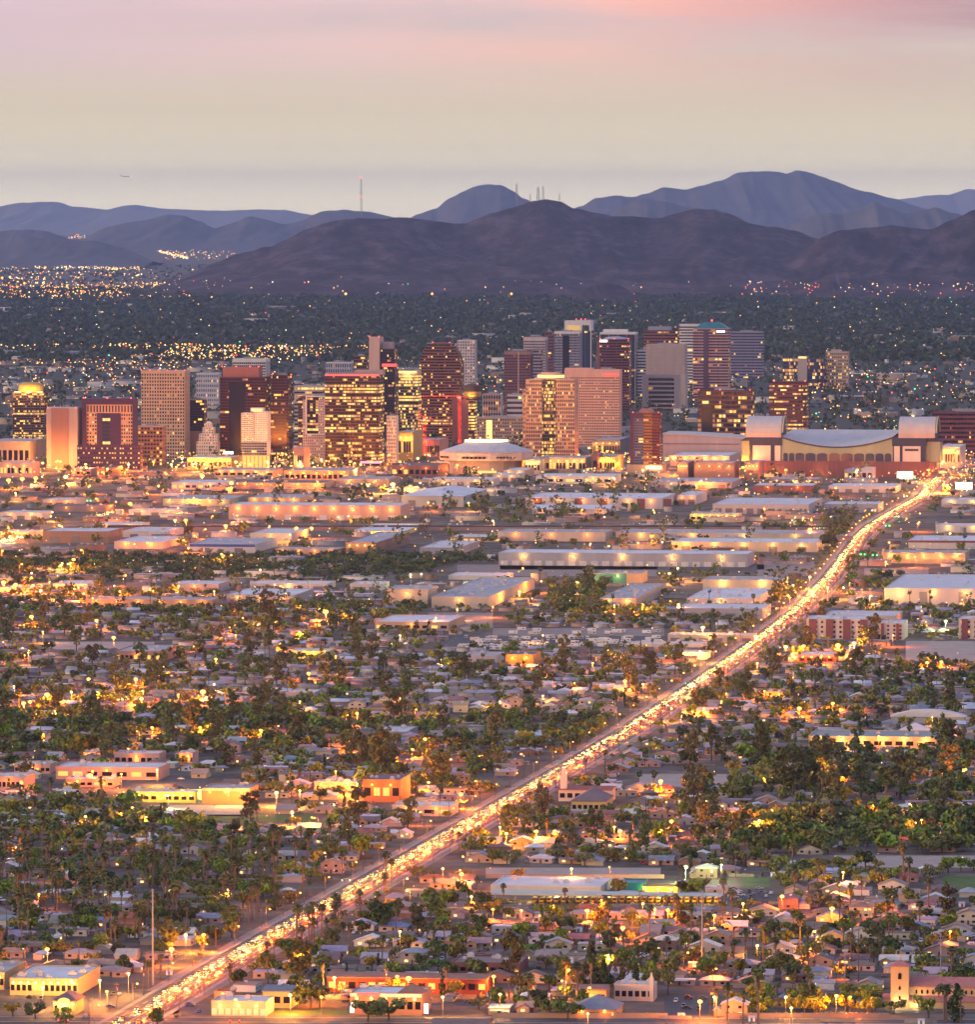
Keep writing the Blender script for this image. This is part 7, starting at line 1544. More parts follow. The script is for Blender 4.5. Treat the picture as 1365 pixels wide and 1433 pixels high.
# small yards, sheds and parked vans scattered over the industrial belt and beyond downtown
for x0, x1, y0, y1, n, sz in ((0, 1365, 686, 850, 520, 1.0), (0, 1365, 645, 690, 160, 1.3), (0, 1365, 505, 640, 420, 1.6), (0, 1365, 425, 505, 190, 2.2)):
    for _ in range(n):
        px, py = rs.uniform(x0 - 10, x1 + 10), 280 + 1 / rs.uniform(1 / (y1 - 280), 1 / (y0 - 280)); p = at(px, py)
        if near_ave(p.x, p.y, 24) or not free(*uv(p), 8): continue
        w_ = rs.choice((6, 10, 16, 26, 40)) * sz * rs.uniform(.7, 1.3); d_ = w_ * rs.uniform(.4, .9); h_ = rs.uniform(2.6, 6) * (1 if sz < 1.5 else rs.choice((1, 1, 1.6, 2.4)))
        far_box(-w_ / 2, w_ / 2, 0, d_, 0, h_, YAW, p.x, p.y, rs.choice([c for _, c in WALLS]), rs.choice([c for _, c in ROOFSC[:5]]), 0)
        if w_ > 20:
            for _ in range(4): a, b = rs.uniform(-w_ * .4, w_ * .4), rs.uniform(2, max(2.1, d_ - 2)); far_box(a - 1.2, a + 1.2, b, b + 2, h_ + .3, h_ + 1.8, YAW, p.x, p.y, (.45, .44, .44), None, 0)
me = np_mesh('distant_houses', np.array(V), np.array(Fc), HOUSEV, np.array(Cc)); link('distant_houses', me)['kind'] = 'stuff'
# ------------------------------------------------------------------ the riverbed scrub and the dark woods beyond the city
def cluster(x0, x1, y0, y1, n, kinds, cols, smin, smax):
    L = []
    for _ in range(n):
        px, py = rs.uniform(x0, x1), 280 + 1 / rs.uniform(1 / (y1 - 280), 1 / (y0 - 280)); p = at(px, py)
        if near_ave(p.x, p.y, 24) or not free(*uv(p), 3): continue
        c = rs.choice(cols); q = rs.uniform(.75, 1.25); L.append((p.x, p.y, rs.choice(kinds), rs.uniform(smin, smax), tuple(a * q for a in c)))
    return L
SCR = [(0.070, 0.100, 0.031), (0.102, 0.129, 0.039), (0.055, 0.081, 0.029), (0.133, 0.137, 0.058)]
mass_of_trees('riverbed_scrub', cluster(-20, 700, 778, 806, 1500, ('mesquite_tree', 'shade_tree'), SCR, .6, 1.2) + cluster(-20, 560, 800, 816, 500, ('shrub', 'mesquite_tree'), SCR, .6, 1.0) + cluster(700, 1180, 792, 806, 120, ('shrub', 'mesquite_tree'), SCR, .5, .9), 70, 0.9)
FAR = [(0.047, 0.077, 0.039), (0.035, 0.057, 0.034), (0.066, 0.090, 0.039), (0.043, 0.064, 0.029)]
mass_of_trees('city_woodland', cluster(-20, 1385, 640, 700, 420, ('shade_tree', 'eucalyptus', 'mesquite_tree'), SCR, .8, 1.4) + cluster(-20, 1385, 505, 640, 2600, ('shade_tree', 'mesquite_tree', 'eucalyptus'), FAR, .9, 1.6), 36, 1.3)
mass_of_trees('distant_woodland', cluster(-20, 1385, 405, 508, 14500, ('shade_tree', 'mesquite_tree'), FAR, 1.4, 2.6) , 16, 1.9)
mass_of_trees('desert_scrub', cluster(-20, 1385, 372, 410, 2500, ('shade_tree', 'mesquite_tree'), FAR, 1.2, 2.2), 12, 2.2)
# ================================================================== lamps, poles, traffic
POLEM = mat('pole_steel', (0.20, 0.19, 0.19), 0.5, 0.15, metal=0.3); WOODP = mat('pole_wood', (0.13, 0.085, 0.065), 0.9, 0.25, 1.0)
rl = random.Random(5)
SOD, WARM, COOL = (1.0, 0.20, 0.012), (1.0, 0.38, 0.055), (0.85, 1.0, 0.45)
LM = {'o': emit('street_lamp_orange', (1.0, 0.42, 0.06), 3.4), 'y': emit('street_lamp_yellow', (1.0, 0.64, 0.16), 3.2), 'g': emit('street_lamp_green_white', (0.75, 1.0, 0.25), 2.6)}
LP = {}
def street_lamp(base, h, kind, big, power, words, rz=0.0, group='street lamps of the neighbourhood', name='street_lamp'):
    key = (round(h), kind, big, power, name)
    if key not in LP:
        o = thing(name, '', 'lamp', base, rz)
        m = MB(); m.tube((0, 0, 0), (0, 0, h), .13, .08, 6); m.build('pole', POLEM, o)['ck'] = 'x'
        m = MB(); m.tube((0, 0, h - .15), (0, -1.9, h + .15), .06, .05, 5); am = m.build('arm', POLEM, o); am['ck'] = 'x'
        m = MB(); m.ball((0, -2.1, h), big, big, big * .7, 8, 5); m.build('lamp_head', LM[kind], am)['ck'] = 'x'
        l = lamp_light('lamp_light', (0, -2.1, h - big - .5), power * (1.1 if name == 'downtown_lamp' else 1.1 if name == 'avenue_lamp' else 6.0 if big > .9 else 3.0), {'o': SOD, 'y': WARM, 'g': COOL}[kind], o, .5); l['ck'] = 'x'
        LP[key] = o
    else: o = copy_tree(LP[key], base, rz)
    o['group'] = group; MASS.append((o, words)); return o
# the lamps that burn brightest in the picture
for px, py, kd, big, pw in [(456, 856, 'o', 1.7, 26000), (66, 972, 'o', 1.4, 16000), (136, 970, 'o', 1.4, 16000), (284, 968, 'o', 1.5, 16000), (33, 984, 'o', 1.1, 9000), (42, 982, 'o', 1.0, 9000), (486, 1093, 'o', 1.35, 18000), (549, 1093, 'o', 1.15, 14000), (645, 1111, 'o', .9, 9000), (387, 1109, 'y', 1.1, 12000), (409, 1136, 'y', .9, 9000),
        (572, 1369, 'o', 1.0, 6500), (468, 1368, 'y', .8, 5000), (406, 1392, 'y', .8, 5000), (515, 678, 'y', 2.6, 34000), (550, 678, 'y', 2.9, 40000), (44, 863, 'o', 1.3, 11000), (386, 871, 'o', 1.3, 12000), (159, 892, 'o', 1.1, 8000), (135, 868, 'o', 1.1, 9000), (394, 901, 'o', 1.1, 9000), (302, 922, 'y', .9, 6000), (198, 978, 'o', 1.0, 7000),
        (190, 950, 'o', 1.0, 7000), (124, 950, 'o', 1.0, 6000), (78, 995, 'y', 1.0, 7000), (432, 942, 'o', 1.0, 7000), (365, 1022, 'o', .9, 6000), (280, 1018, 'o', .8, 6000), (213, 1018, 'o', .8, 5000), (595, 1034, 'o', .9, 7000), (577, 1049, 'o', .9, 7000), (552, 1060, 'o', 1.0, 9000), (489, 1034, 'o', .9, 6000), (500, 998, 'o', .9, 7000), (875, 953, 'o', 1.0, 8000),
        (1173, 903, 'o', 1.5, 14000), (1196, 900, 'y', 1.5, 15000), (1100, 905, 'y', 1.5, 15000), (1125, 904, 'o', 1.1, 9000), (1119, 991, 'o', 1.1, 9000), (1166, 984, 'o', .9, 6000), (968, 960, 'y', 1.1, 8000), (925, 1093, 'o', 1.0, 7000), (1350, 1077, 'o', 1.2, 9000), (1144, 1078, 'y', .8, 6000), (1298, 927, 'o', .9, 6000), (1318, 926, 'o', .9, 6000), (1080, 1134, 'o', .8, 5000), (1063, 1148, 'y', .8, 5000),
        (709, 1166, 'y', .8, 5000), (751, 1163, 'o', .8, 5000), (777, 1163, 'o', .8, 5000), (868, 1163, 'o', .9, 6000), (940, 1149, 'o', .9, 6000), (925, 1162, 'o', .8, 5000), (822, 1274, 'o', .8, 4500), (872, 1298, 'o', .85, 5000), (852, 1337, 'y', .9, 4500), (916, 1272, 'o', .7, 4000), (935, 1273, 'o', .7, 4000), (1000, 1281, 'o', .7, 4000), (1165, 1271, 'o', .9, 6000), (1095, 1254, 'o', .8, 4500), (1133, 1327, 'o', .8, 4500),
        (1171, 1393, 'y', .8, 4000), (980, 1401, 'o', .8, 4000), (646, 1223, 'o', .8, 4500), (418, 1333, 'o', .7, 4000), (443, 1380, 'o', .7, 3500), (556, 1366, 'o', .6, 3000), (260, 1308, 'y', .85, 4500), (240, 1328, 'o', .9, 5000), (66, 1328, 'o', .8, 4500), (285, 1308, 'o', .7, 4000), (691, 1366, 'o', .7, 4000), (823, 1418, 'y', .6, 2600), (1108, 1410, 'y', .7, 3500), (796, 1357, 'o', .6, 3000),
        (235, 1112, 'g', .8, 1500), (290, 1100, 'g', .8, 1500), (960, 1213, 'g', 1.2, 4000), (1010, 1210, 'g', .6, 2500), (1324, 869, 'g', 1.3, 5000), (575, 804, 'g', .9, 2000), (590, 803, 'g', .9, 2000), (1159, 822, 'y', 1.1, 7000), (1134, 807, 'y', 1.1, 8000), (950, 846, 'y', 1.2, 8000), (984, 878, 'y', 1.5, 12000), (913, 750, 'o', 1.6, 14000), (1134, 741, 'o', 1.6, 14000),
        (316, 736, 'o', 1.5, 13000), (436, 739, 'o', 1.4, 12000), (415, 739, 'o', 1.4, 12000), (245, 728, 'y', 1.5, 10000), (260, 728, 'o', 1.5, 10000), (182, 705, 'o', 1.8, 16000), (92, 667, 'y', 2.6, 30000), (31, 670, 'o', 2.0, 18000), (12, 672, 'o', 2.0, 18000), (50, 669, 'o', 2.0, 18000), (283, 666, 'o', 2.2, 22000), (324, 676, 'o', 2.0, 16000), (5, 815, 'o', 1.6, 14000), (22, 818, 'o', 1.4, 12000), (57, 826, 'y', 1.3, 9000), (103, 783, 'o', 1.3, 11000), (14, 751, 'y', 1.5, 14000), (12, 738, 'o', 1.3, 9000)]:
    h = 9.0 if py > 900 else 12.0
    b = at(px, py, h); b = Vector((b.x, b.y + 2.1, 0)); words = {'o': 'glaring orange sodium street lamp', 'y': 'bright yellow street lamp', 'g': 'greenish white flood lamp'}[kd]
    street_lamp(b, h, kd, big * (1.5 if kd == 'o' else 1.15), pw * 1.5, words, 0.0)
# along the avenue
i = 6
while i < len(AVL) - 6:
    for sg in (-1, 1):
        j = i + (3 if sg > 0 else 0); t_ = tangent(AVL, j); n_ = Vector((t_.y, -t_.x, 0)); q = AVL[j] + n_ * sg * 12.4
        street_lamp(Vector((q.x, q.y, .24)), 9.5, 'o', .55 if q.y < 5200 else .8, 5200, 'orange kerbside avenue lamp', math.atan2(n_.x * sg, -n_.y * sg) * 0 + math.atan2(t_.y, t_.x) + (math.pi if sg > 0 else 0), 'street lamps along the avenue', 'avenue_lamp')
    i += 7
# here and there between the houses and across the industrial belt
cnt = 0
while cnt < 95:
    px, py = rl.uniform(0, 1365), 280 + 1 / rl.uniform(1 / 1130, 1 / 560); b = at(px, py)
    if near_ave(b.x, b.y, 26) or not free(*uv(b), 1): continue
    street_lamp(b, 8.5, rl.choice('ooooy'), .6, 4200, 'small street lamp on a side street', rl.uniform(0, 6.28), 'street lamps of the neighbourhood'); cnt += 1
cnt = 0
while cnt < 110:
    px, py = rl.uniform(0, 1365), rl.uniform(652, 850); b = at(px, py)
    if px > 430 and 768 < py < 815 and px < 700 or not free(*uv(b), 1): continue
    pw = 11000 if py > 700 else 24000
    street_lamp(b, 11, rl.choice('oooyy'), 1.1 if py > 700 else 1.5, pw, 'yard lamp among the warehouses' if py > 700 else 'street lamp at the foot of downtown', rl.uniform(0, 6.28), 'yard lamps of the industrial belt', 'yard_lamp'); cnt += 1
# streets glowing between the towers
for px, py, pw in [(x_, y_, 70000) for x_, y_ in ((35, 655), (85, 660), (180, 664), (240, 664), (270, 664), (350, 664), (375, 660), (410, 672), (440, 668), (470, 668), (490, 660), (505, 664), (560, 660), (585, 655), (700, 660), (740, 662), (790, 660), (810, 650), (865, 662), (900, 672), (950, 668), (1000, 672), (1300, 672), (1335, 668), (1100, 672), (1200, 672), (640, 665), (620, 600), (668, 620), (710, 610))] + [(120, 664, 60000), (215, 660, 60000), (255, 655, 70000), (300, 652, 80000), (330, 660, 60000), (395, 648, 90000), (420, 660, 70000), (450, 657, 60000), (520, 660, 70000), (545, 650, 80000), (570, 640, 70000), (600, 650, 50000), (660, 600, 50000), (690, 600, 50000), (720, 640, 50000), (760, 655, 50000), (825, 640, 70000), (850, 645, 80000), (880, 660, 60000), (935, 655, 60000), (1040, 668, 50000), (1320, 660, 90000), (1345, 650, 90000), (20, 668, 60000), (60, 662, 60000), (150, 668, 40000)]:
    b = at(px, py); l = street_lamp(b, 14, 'o' if px % 3 else 'y', 1.9, pw, 'tall street lamp between the downtown towers', 0, 'street lamps downtown', 'downtown_lamp')
for px, py, pw in ((70, 828, 26000), (110, 836, 26000), (160, 834, 26000), (210, 838, 30000), (250, 834, 26000), (300, 842, 22000), (170, 1104, 16000), (220, 1098, 16000), (320, 1128, 14000), (130, 1100, 12000), (500, 1118, 14000), (530, 1110, 14000), (600, 1116, 12000), (20, 978, 14000), (100, 986, 12000), (160, 984, 12000), (250, 990, 12000), (735, 938, 14000), (760, 992, 9000), (1070, 985, 14000), (1110, 922, 18000), (1150, 934, 18000), (1190, 920, 16000), (980, 928, 16000),
        (985, 1010, 14000), (1180, 1052, 9000), (1230, 1050, 9000), (700, 1000, 9000), (560, 995, 8000), (620, 1008, 8000), (60, 1410, 9000), (100, 1400, 9000), (140, 1400, 10000), (180, 1390, 9000), (150, 1416, 9000), (230, 1416, 7000), (330, 1428, 6000), (450, 1424, 5000), (620, 1424, 5000), (700, 1420, 4000), (1000, 1424, 4000), (1100, 1424, 4000), (1190, 1424, 4000), (660, 1280, 5000), (690, 1298, 5000), (1175, 1262, 9000), (1180, 1245, 8000), (1140, 1330, 6000), (1290, 1170, 5000),
        (610, 880, 12000), (30, 845, 14000), (130, 852, 12000), (400, 845, 14000), (60, 900, 9000), (330, 905, 9000), (470, 935, 9000), (300, 975, 12000), (200, 985, 12000), (420, 1000, 7000), (560, 905, 9000), (760, 905, 9000), (830, 945, 9000), (900, 975, 10000), (940, 1010, 12000), (1010, 1000, 12000), (1060, 945, 12000), (1250, 905, 10000), (1310, 935, 9000), (1290, 870, 10000), (30, 1115, 9000), (420, 1128, 9000), (470, 1100, 12000), (120, 1165, 5000), (90, 1235, 4500), (320, 1270, 4500), (700, 1180, 6000), (860, 1180, 6000), (800, 1240, 4500), (620, 1240, 5000), (560, 1330, 4500), (730, 1300, 4500), (900, 1290, 4500), (1040, 1290, 4500), (1250, 1280, 4500), (1330, 1330, 4500), (1060, 1350, 4500), (640, 868, 12000), (690, 864, 12000), (1240, 800, 14000), (1190, 830, 14000), (860, 862, 9000), (900, 860, 9000), (420, 900, 9000), (340, 880, 9000), (40, 930, 9000), (230, 950, 9000)):
    street_lamp(at(px, py), 10, 'o' if px % 4 else 'y', .8, pw, 'orange lamp over a lit yard', 0, 'yard lamps among the houses', 'yard_lamp')
# lit billboards by the avenue's far end
for px0, px1, p0, p1, lb in ((1256, 1278, 660, 671, 'bright white lit billboard left of the avenue end'), (1338, 1361, 675, 685, 'yellow white lit billboard at right edge')):
    h1 = (p1 + 6 - p0) * S(p1 + 6); b = at((px0 + px1) / 2, p1 + 6); w2 = (px1 - px0) * S(p1) / 2; o = thing('billboard', lb, 'sign', b, 0); m = MB(); m.box(-w2, w2, -.3, .3, h1 * .4, h1); m.build('panel', emit('billboard_glow', (1, .85, .6), 2.4), o); m = MB(); m.tube((0, 0.5, 0), (0, 0.5, h1 * .9), .5); m.build('post', POLEM, o); lamp_light('panel_light', (0, -6, h1 * .5), 9000, (1, .8, .5), o)
# --- poles
def pole_pair(kind):
    o = thing('utility_pole', '', 'pole', (0, 0, 0)); m = MB(); m.tube((0, 0, 0), (0, 0, 13), .20, .14, 6); m.build('post', WOODP, o)['ck'] = 'x'
    m = MB(); m.box(-1.4, 1.4, -.09, .09, 11.9, 12.1)
    if kind: m.box(-1.1, 1.1, -.09, .09, 10.6, 10.8)
    ca_ = m.build('crossarm', WOODP, o); ca_['ck'] = 'x'
    for x in (-1.2, 0.6, 1.2): m = MB(); m.tube((x, 0, 12.1), (x, 0, 12.4), .07, n=5); m.build('insulator', STEEL, ca_)['ck'] = 'x'
    if kind: m = MB(); m.tube((.35, -.25, 9.2), (.35, -.25, 10.3), .28, n=8); m.build('transformer', STEEL, o)['ck'] = 'x'
    return o
PP = [pole_pair(0), pole_pair(1)]; first = [True, True]; np_ = 0
def utility_pole(b, rz, words):
    k = rl.randrange(2); o = PP[k] if first[k] else copy_tree(PP[k], b, rz); first[k] = False; o.location = b; o.rotation_euler.z = rz; o['group'] = 'wooden utility poles'; MASS.append((o, words))
i = 3
while i < len(AVL) and AVL[i].y < 7000:
    for sg in (-1, 1):
        t_ = tangent(AVL, i); n_ = Vector((t_.y, -t_.x, 0)); q = AVL[i] + n_ * sg * 15.0; utility_pole(q, math.atan2(t_.y, t_.x) - math.pi / 2, 'wooden pole with crossarm beside the avenue')
    i += 5
for _ in range(90):
    px, py = rl.uniform(0, 1365), 280 + 1 / rl.uniform(1 / 1140, 1 / 640); b = at(px, py)
    if not near_ave(b.x, b.y, 20) and free(*uv(b), .5): utility_pole(b, rl.choice((0, math.pi / 2)) + YAW, 'brown wooden pole among the houses')
o = None
tips = []
for px, pt, pb, lb in ((214, 1243, 1378, 'tall silver steel power pole left of the avenue'), (983, 1245, 1356, 'tall silver steel power pole before the depot at right'), (1183, 1328, 1392, 'slim silver floodlight mast by the long tan garden wall'), (606, 748, 793, 'tall grey steel mast by the riverbed at centre'), (1205 - 3, 1300, 1376, 'dark wooden mast beside the cars street'), (1140, 1288, 1372, 'tall brown pole at the near end of the cars street'), (1317, 1300, 1380, 'thin grey light mast behind church roof')):
    b = at(px, pb); h = (pb - pt) * S(pb); o = thing('steel_pole', lb, 'pole', b, 0, None); m = MB(); m.tube((0, 0, 0), (0, 0, h), .55 if 'power' in lb else .28, .3 if 'power' in lb else .16, 8); m.build('shaft', STEEL if 'silver' in lb or 'grey' in lb else WOODP, o)
    m = MB()
    for z in (h - .6, h - 3.4, h - 6.2): m.tube((-1.1, 0, z), (1.1, 0, z), .12, n=5)
    m.build('arm', STEEL, o); tips.append(b + Vector((0, 0, h)))
    if 'floodlight' in lb or 'light mast' in lb: m = MB(); m.box(-1.4, 1.4, -.3, .1, h - 1, h); m.build('floodlight', UNITM, o)
for dz in (-.6, -3.4, -6.2):
    m = MB(); P3 = [at(-60, 1372) + Vector((0, 0, tips[0].z)), tips[0], tips[1], at(1440, 1360) + Vector((0, 0, tips[1].z))]
    for a, b in zip(P3, P3[1:]):
        prev = None
        for k in range(13):
            q = a.lerp(b, k / 12) + Vector((0, 0, dz - 5 * (1 - (2 * k / 12 - 1) ** 2)))
            if prev: m.tube(prev, q, .05, n=3, cap=False)
            prev = q
    tag(m.build('power_line', TYRE), {-.6: 'topmost power wire strung between the tall silver poles', -3.4: 'middle power wire strung between the tall silver poles', -6.2: 'lowest power wire strung between the tall silver poles'}[dz], 'wire', 'power wires')
# --- traffic signals on the avenue
GS = emit('signal_green', (0.05, 1.0, 0.30), 4.0); RS = emit('signal_red', (1.0, 0.04, 0.02), 4.0)
for px, py, c, lb in ((527, 1222, 'g', 'traffic signal showing green at the palm lined junction'), (479, 1230, 'g', 'green traffic signal on mast arm left of the avenue'), (870, 1026, 'g', 'green traffic signal where avenue leaves the red roofed mission'), (960, 955, 'g', 'green traffic signal beside the red edged canopy'), (1085, 905, 'g', 'green traffic signal by the bright white canopy'), (1205, 775, 'g', 'green traffic signal near the five lamp shop'), (1222, 776, 'g', 'second green traffic signal near the five lamp shop'), (1240, 735, 'g', 'green traffic signal below the freeway crossing'), (1253, 722, 'g', 'green traffic signal above the freeway crossing'), (1312, 672, 'g', 'green traffic signal at the stadium corner'), (122, 700, 'g', 'green traffic signal at left below downtown'), (322, 1428, 'r', 'red traffic signal at the bottom junction, right post'), (82, 1428, 'r', 'red traffic signal at the bottom junction, left post')):
    h = 6.5; b = at(px, py, h); b.z = 0; o = thing('traffic_signal', lb, 'signal', b, 0, 'traffic signals'); m = MB(); m.tube((0, 0, 0), (0, 0, h + .5), .14, n=6); m.build('pole', POLEM, o); m = MB(); m.tube((0, 0, h + .3), (4.5, 0, h + .6), .09, n=5); m.build('mast_arm', POLEM, o)
    for x in (0, 4.3): m = MB(); m.box(x - .25, x + .25, -.3, -.15, h - .9, h + .5); m.build('signal_box', TYRE, o); m = MB(); m.ball((x, -.35, h - .5 if c == 'g' else h + .2), .34 if py > 900 else .8, n=8, m=4); m.build('signal_lens', GS if c == 'g' else RS, o)
    lamp_light('signal_light', (2, -1.5, h - .5), 900, (.05, 1, .3) if c == 'g' else (1, .05, .02), o)
# --- traffic on the avenue, stopped in the evening jam: headlamps towards us, tail lamps away
def beam_spot(parent, y, z, energy, col, ang, tilt):
    l = bpy.data.lights.new('headlight_light', 'SPOT'); l.energy = energy; l.color = col; l.spot_size = R(ang); l.spot_blend = .6; l.shadow_soft_size = .4; l.volume_factor = 0.0
    o = bpy.data.objects.new('headlight_light', l); COL.objects.link(o); o.parent = parent; o.location = (0, y, z); o.rotation_euler = (R(tilt), 0, 0); o['ck'] = 'x'; return o
carS = make_car('moving_car', True); beam_spot(carS, -2.6, .9, 6500, (1.0, .50, .09), 80, -78); carN = make_car('moving_car', True); l = lamp_light('tail_glow', (0, 3.6, .9), 5200, (1, .13, .012), carN, .2); l['ck'] = 'x'; f1 = {-1: True, 1: True}
n_car = 0; i_far = []; CUT = 4560
d = 0.0
for sg, o1, o2, gap in ((-1, 2.1, 5.4, 8.0), (1, 2.1, 5.4, 11.0)):
    s_ = 20.0
    while s_ < 6300:
        s_ += gap * rl.uniform(.7, 1.4); k = int(s_ / 12.0)
        if k >= len(AVL) - 2: break
        t_ = tangent(AVL, k); n_ = Vector((t_.y, -t_.x, 0)); q = AVL[k] + t_ * (s_ % 12.0) + n_ * sg * rl.choice((o1, o2)); q.z = .1
        rz = math.atan2(-t_.x, t_.y) + (0 if sg < 0 else math.pi); nm, cl = rl.choice(CARC)
        if q.y < 3160 and abs(q.y - 3152) < 9: continue
        if q.y < CUT:
            pr_ = carS if sg < 0 else carN; o = pr_ if f1[sg] else copy_tree(pr_, q, rz, {'paint': cl}); o.location = q; o.rotation_euler.z = rz; n_car += 1
            if f1[sg]:
                f1[sg] = False
                for c in pr_.children: c.color = (*cl, 1)
            o['group'] = 'cars queuing on the avenue'; MASS.append((o, f'{nm} car {"headlights on" if sg < 0 else "seen from behind"}'))
        else: i_far.append((q, rz, sg, t_))
m = MB()
for q, rz, sg, t_ in i_far:
    n_ = Vector((t_.y, -t_.x, 0)); c = (0 if rl.random() < .5 else 1); a = q - t_ * 2.2; b = q + t_ * 2.2
    for z0, z1, w2, e in ((.3, .9, .9, 0), (.901, 1.45, .76, .7)):
        P_ = [a + t_ * e - n_ * w2, a + t_ * e + n_ * w2, b - t_ * e + n_ * w2, b - t_ * e - n_ * w2]; m.prism([(p.x, p.y) for p in P_], z0 + .1, z1 + .1, c)
    f = a - t_ * .06
    for s2 in (-.62, .62): p = f + n_ * s2; m.face([(p.x - .28, p.y, .62), (p.x + .28, p.y, .62), (p.x + .28, p.y, 1.1), (p.x - .28, p.y, 1.1)], 2 if sg < 0 else 3)
o = m.build('distant_traffic', [mat('far_car_white', (.5, .5, .5), .4, .1), TYRE, HEADL, TAILL]); o['kind'] = 'stuff'
k = 0
for q, rz, sg, t_ in i_far:
    k += 1
    if k % 4 == 0:
        l = bpy.data.lights.new('traffic_beam', 'SPOT'); l.energy = 42000 if sg < 0 else 30000; l.color = (1.0, .50, .09) if sg < 0 else (1, .13, .012); l.spot_size = R(90); l.spot_blend = .6; l.shadow_soft_size = .5; l.volume_factor = 0.0
        ob = bpy.data.objects.new('traffic_beam', l); COL.objects.link(ob); ob.parent = o; ob.location = (q - t_ * 2.8) + Vector((0, 0, 1.1)); ob.rotation_euler = (R(-78), 0, math.atan2(-t_.x, t_.y))
# the other glowing roads: left edge curve and the far freeway
# --- garden fences and sheds between the nearer houses
FW = mat('weathered_fence_wood', (0.20, 0.14, 0.10), 0.9, 0.3, 0.8); FB = mat('fence_block', (0.38, 0.29, 0.235), 0.9, 0.25, 0.6); ff = {}
nf = 0; v = 3090.0 + 31
while v < 3900 and nf < 230:
    u = -700.0
    while u < 700:
        u += 19; a = wp(u, v); px, py = pix(a)
        if not (0 < px < PW) or near_ave(a.x, a.y, 24) or not free(u, v, 3) or not free(u + 15, v, 3) or rl.random() < .35 or dense(px, py): continue
        kd = rl.randrange(2)
        if kd not in ff:
            o = thing('garden_fence', '', 'fence', a, YAW); m = MB(); m.box(0, 15, 0, .14, 0, 1.7); m.build('fence_panel', FB if kd else FW, o)
            for x in (0, 5, 10, 15): m = MB(); m.box(x - .1, x + .1, -.06, .2, 0, 1.85); m.build('fence_post', FB if kd else FW, o)
            ff[kd] = o
        else: o = copy_tree(ff[kd], a, YAW + R(rl.choice((0, 0, 90))))
        o['group'] = 'back garden fences'; MASS.append((o, 'tan block garden fence' if kd else 'weathered wooden garden fence')); nf += 1
        if rl.random() < .4:
            b = wp(u + rl.uniform(2, 12), v + rl.choice((-3, 3)))
            if 's' not in ff:
                o = thing('garden_shed', '', 'shed', b, YAW); m = MB(); m.box(-1.5, 1.5, -1.2, 1.2, 0, 2); m.build('wall', WALLC, o); m = MB(); m.gable(-1.7, 1.7, -1.4, 1.4, 2, .7, .12); m.build('roof', STEELROOF, o); m = MB(); m.box(-.5, .5, -1.26, -1.21, 0, 1.8); m.build('door', DOORM, o); ff['s'] = o; o.children[0].color = (.5, .45, .4, 1)
            else: o = copy_tree(ff['s'], b, YAW + rl.uniform(-.3, .3))
            o['group'] = 'garden sheds'; MASS.append((o, 'small metal roofed garden shed'))
    v += PITCH_V
# --- parked cars
pk = [make_car('parked_car', False), make_car('parked_car', False, .35)]; f_ = [True, True]; npk = 0
def park(p, rz):
    global npk
    k = rl.randrange(2); nm, cl = rl.choices(CARC, (30, 22, 14, 8, 8, 14))[0]; o = pk[k] if f_[k] else copy_tree(pk[k], p, rz, {'paint': cl}); o.location = p; o.rotation_euler.z = rz
    if f_[k]:
        for c in o.children: c.color = (*cl, 1)
    f_[k] = False; o['group'] = 'cars parked in the streets'; MASS.append((o, f'{nm} {"van" if k else "car"} parked with its lights off')); npk += 1
for p, q, n, off in (((1128, 1368), (1196, 1222), 26, 3.6), ((607, 1345), (690, 1285), 16, 3.4), ((1285, 1330), (1310, 1250), 8, 3)):
    a, b = at(*p), at(*q); t_ = (b - a).normalized(); nn_ = Vector((t_.y, -t_.x, 0))
    for k in range(n): park(a.lerp(b, (k + rl.random() * .5) / n) + nn_ * off * rl.choice((-1, 1)) + Vector((0, 0, .08)), math.atan2(-t_.x, t_.y) + rl.choice((0, math.pi)))
for x0, x1, y0, y1, n in ((25, 240, 1392, 1412, 22), (405, 540, 1124, 1133, 12), (1020, 1080, 1244, 1257, 14), (935, 985, 1396, 1416, 6), (95, 285, 1090, 1108, 20), (235, 345, 1406, 1418, 5), (120, 210, 1420, 1430, 5), (850, 1360, 1270, 1400, 30), (690, 1010, 1150, 1212, 22), (420, 690, 1300, 1412, 22)):
    for _ in range(n):
        p = at(rl.uniform(x0, x1), rl.uniform(y0, y1))
        if free(*uv(p), -30 if n in (22, 12, 14, 6, 20, 5) else 1) and not near_ave(p.x, p.y, 14): p.z = .12; park(p, YAW + rl.choice((0, math.pi, math.pi / 2)))
tr = make_trailer(); ft = True; ntr = 0
for x0, x1, y0, y1, n in ((648, 925, 893, 907, 95), (700, 920, 881, 889, 16), (890, 985, 904, 911, 22), (640, 700, 905, 911, 12)):
    for _ in range(n):
        p = at(rl.uniform(x0, x1), rl.uniform(y0, y1)); nm, cl = rl.choices((('white', (.66, .62, .6)), ('cream', (.55, .48, .38)), ('grey', (.36, .36, .37))), (8, 2, 1))[0]; rz = YAW + R(rl.choice((0, 90, 80)) + rl.uniform(-6, 6)); o = tr if ft else copy_tree(tr, p, rz, {'paint': cl}); o.location = p; o.rotation_euler.z = rz
        if ft:
            for c in o.children: c.color = (*cl, 1)
        ft = False; o['group'] = 'trailers stored in the yard'; MASS.append((o, f'{nm} travel trailer in the storage yard'))
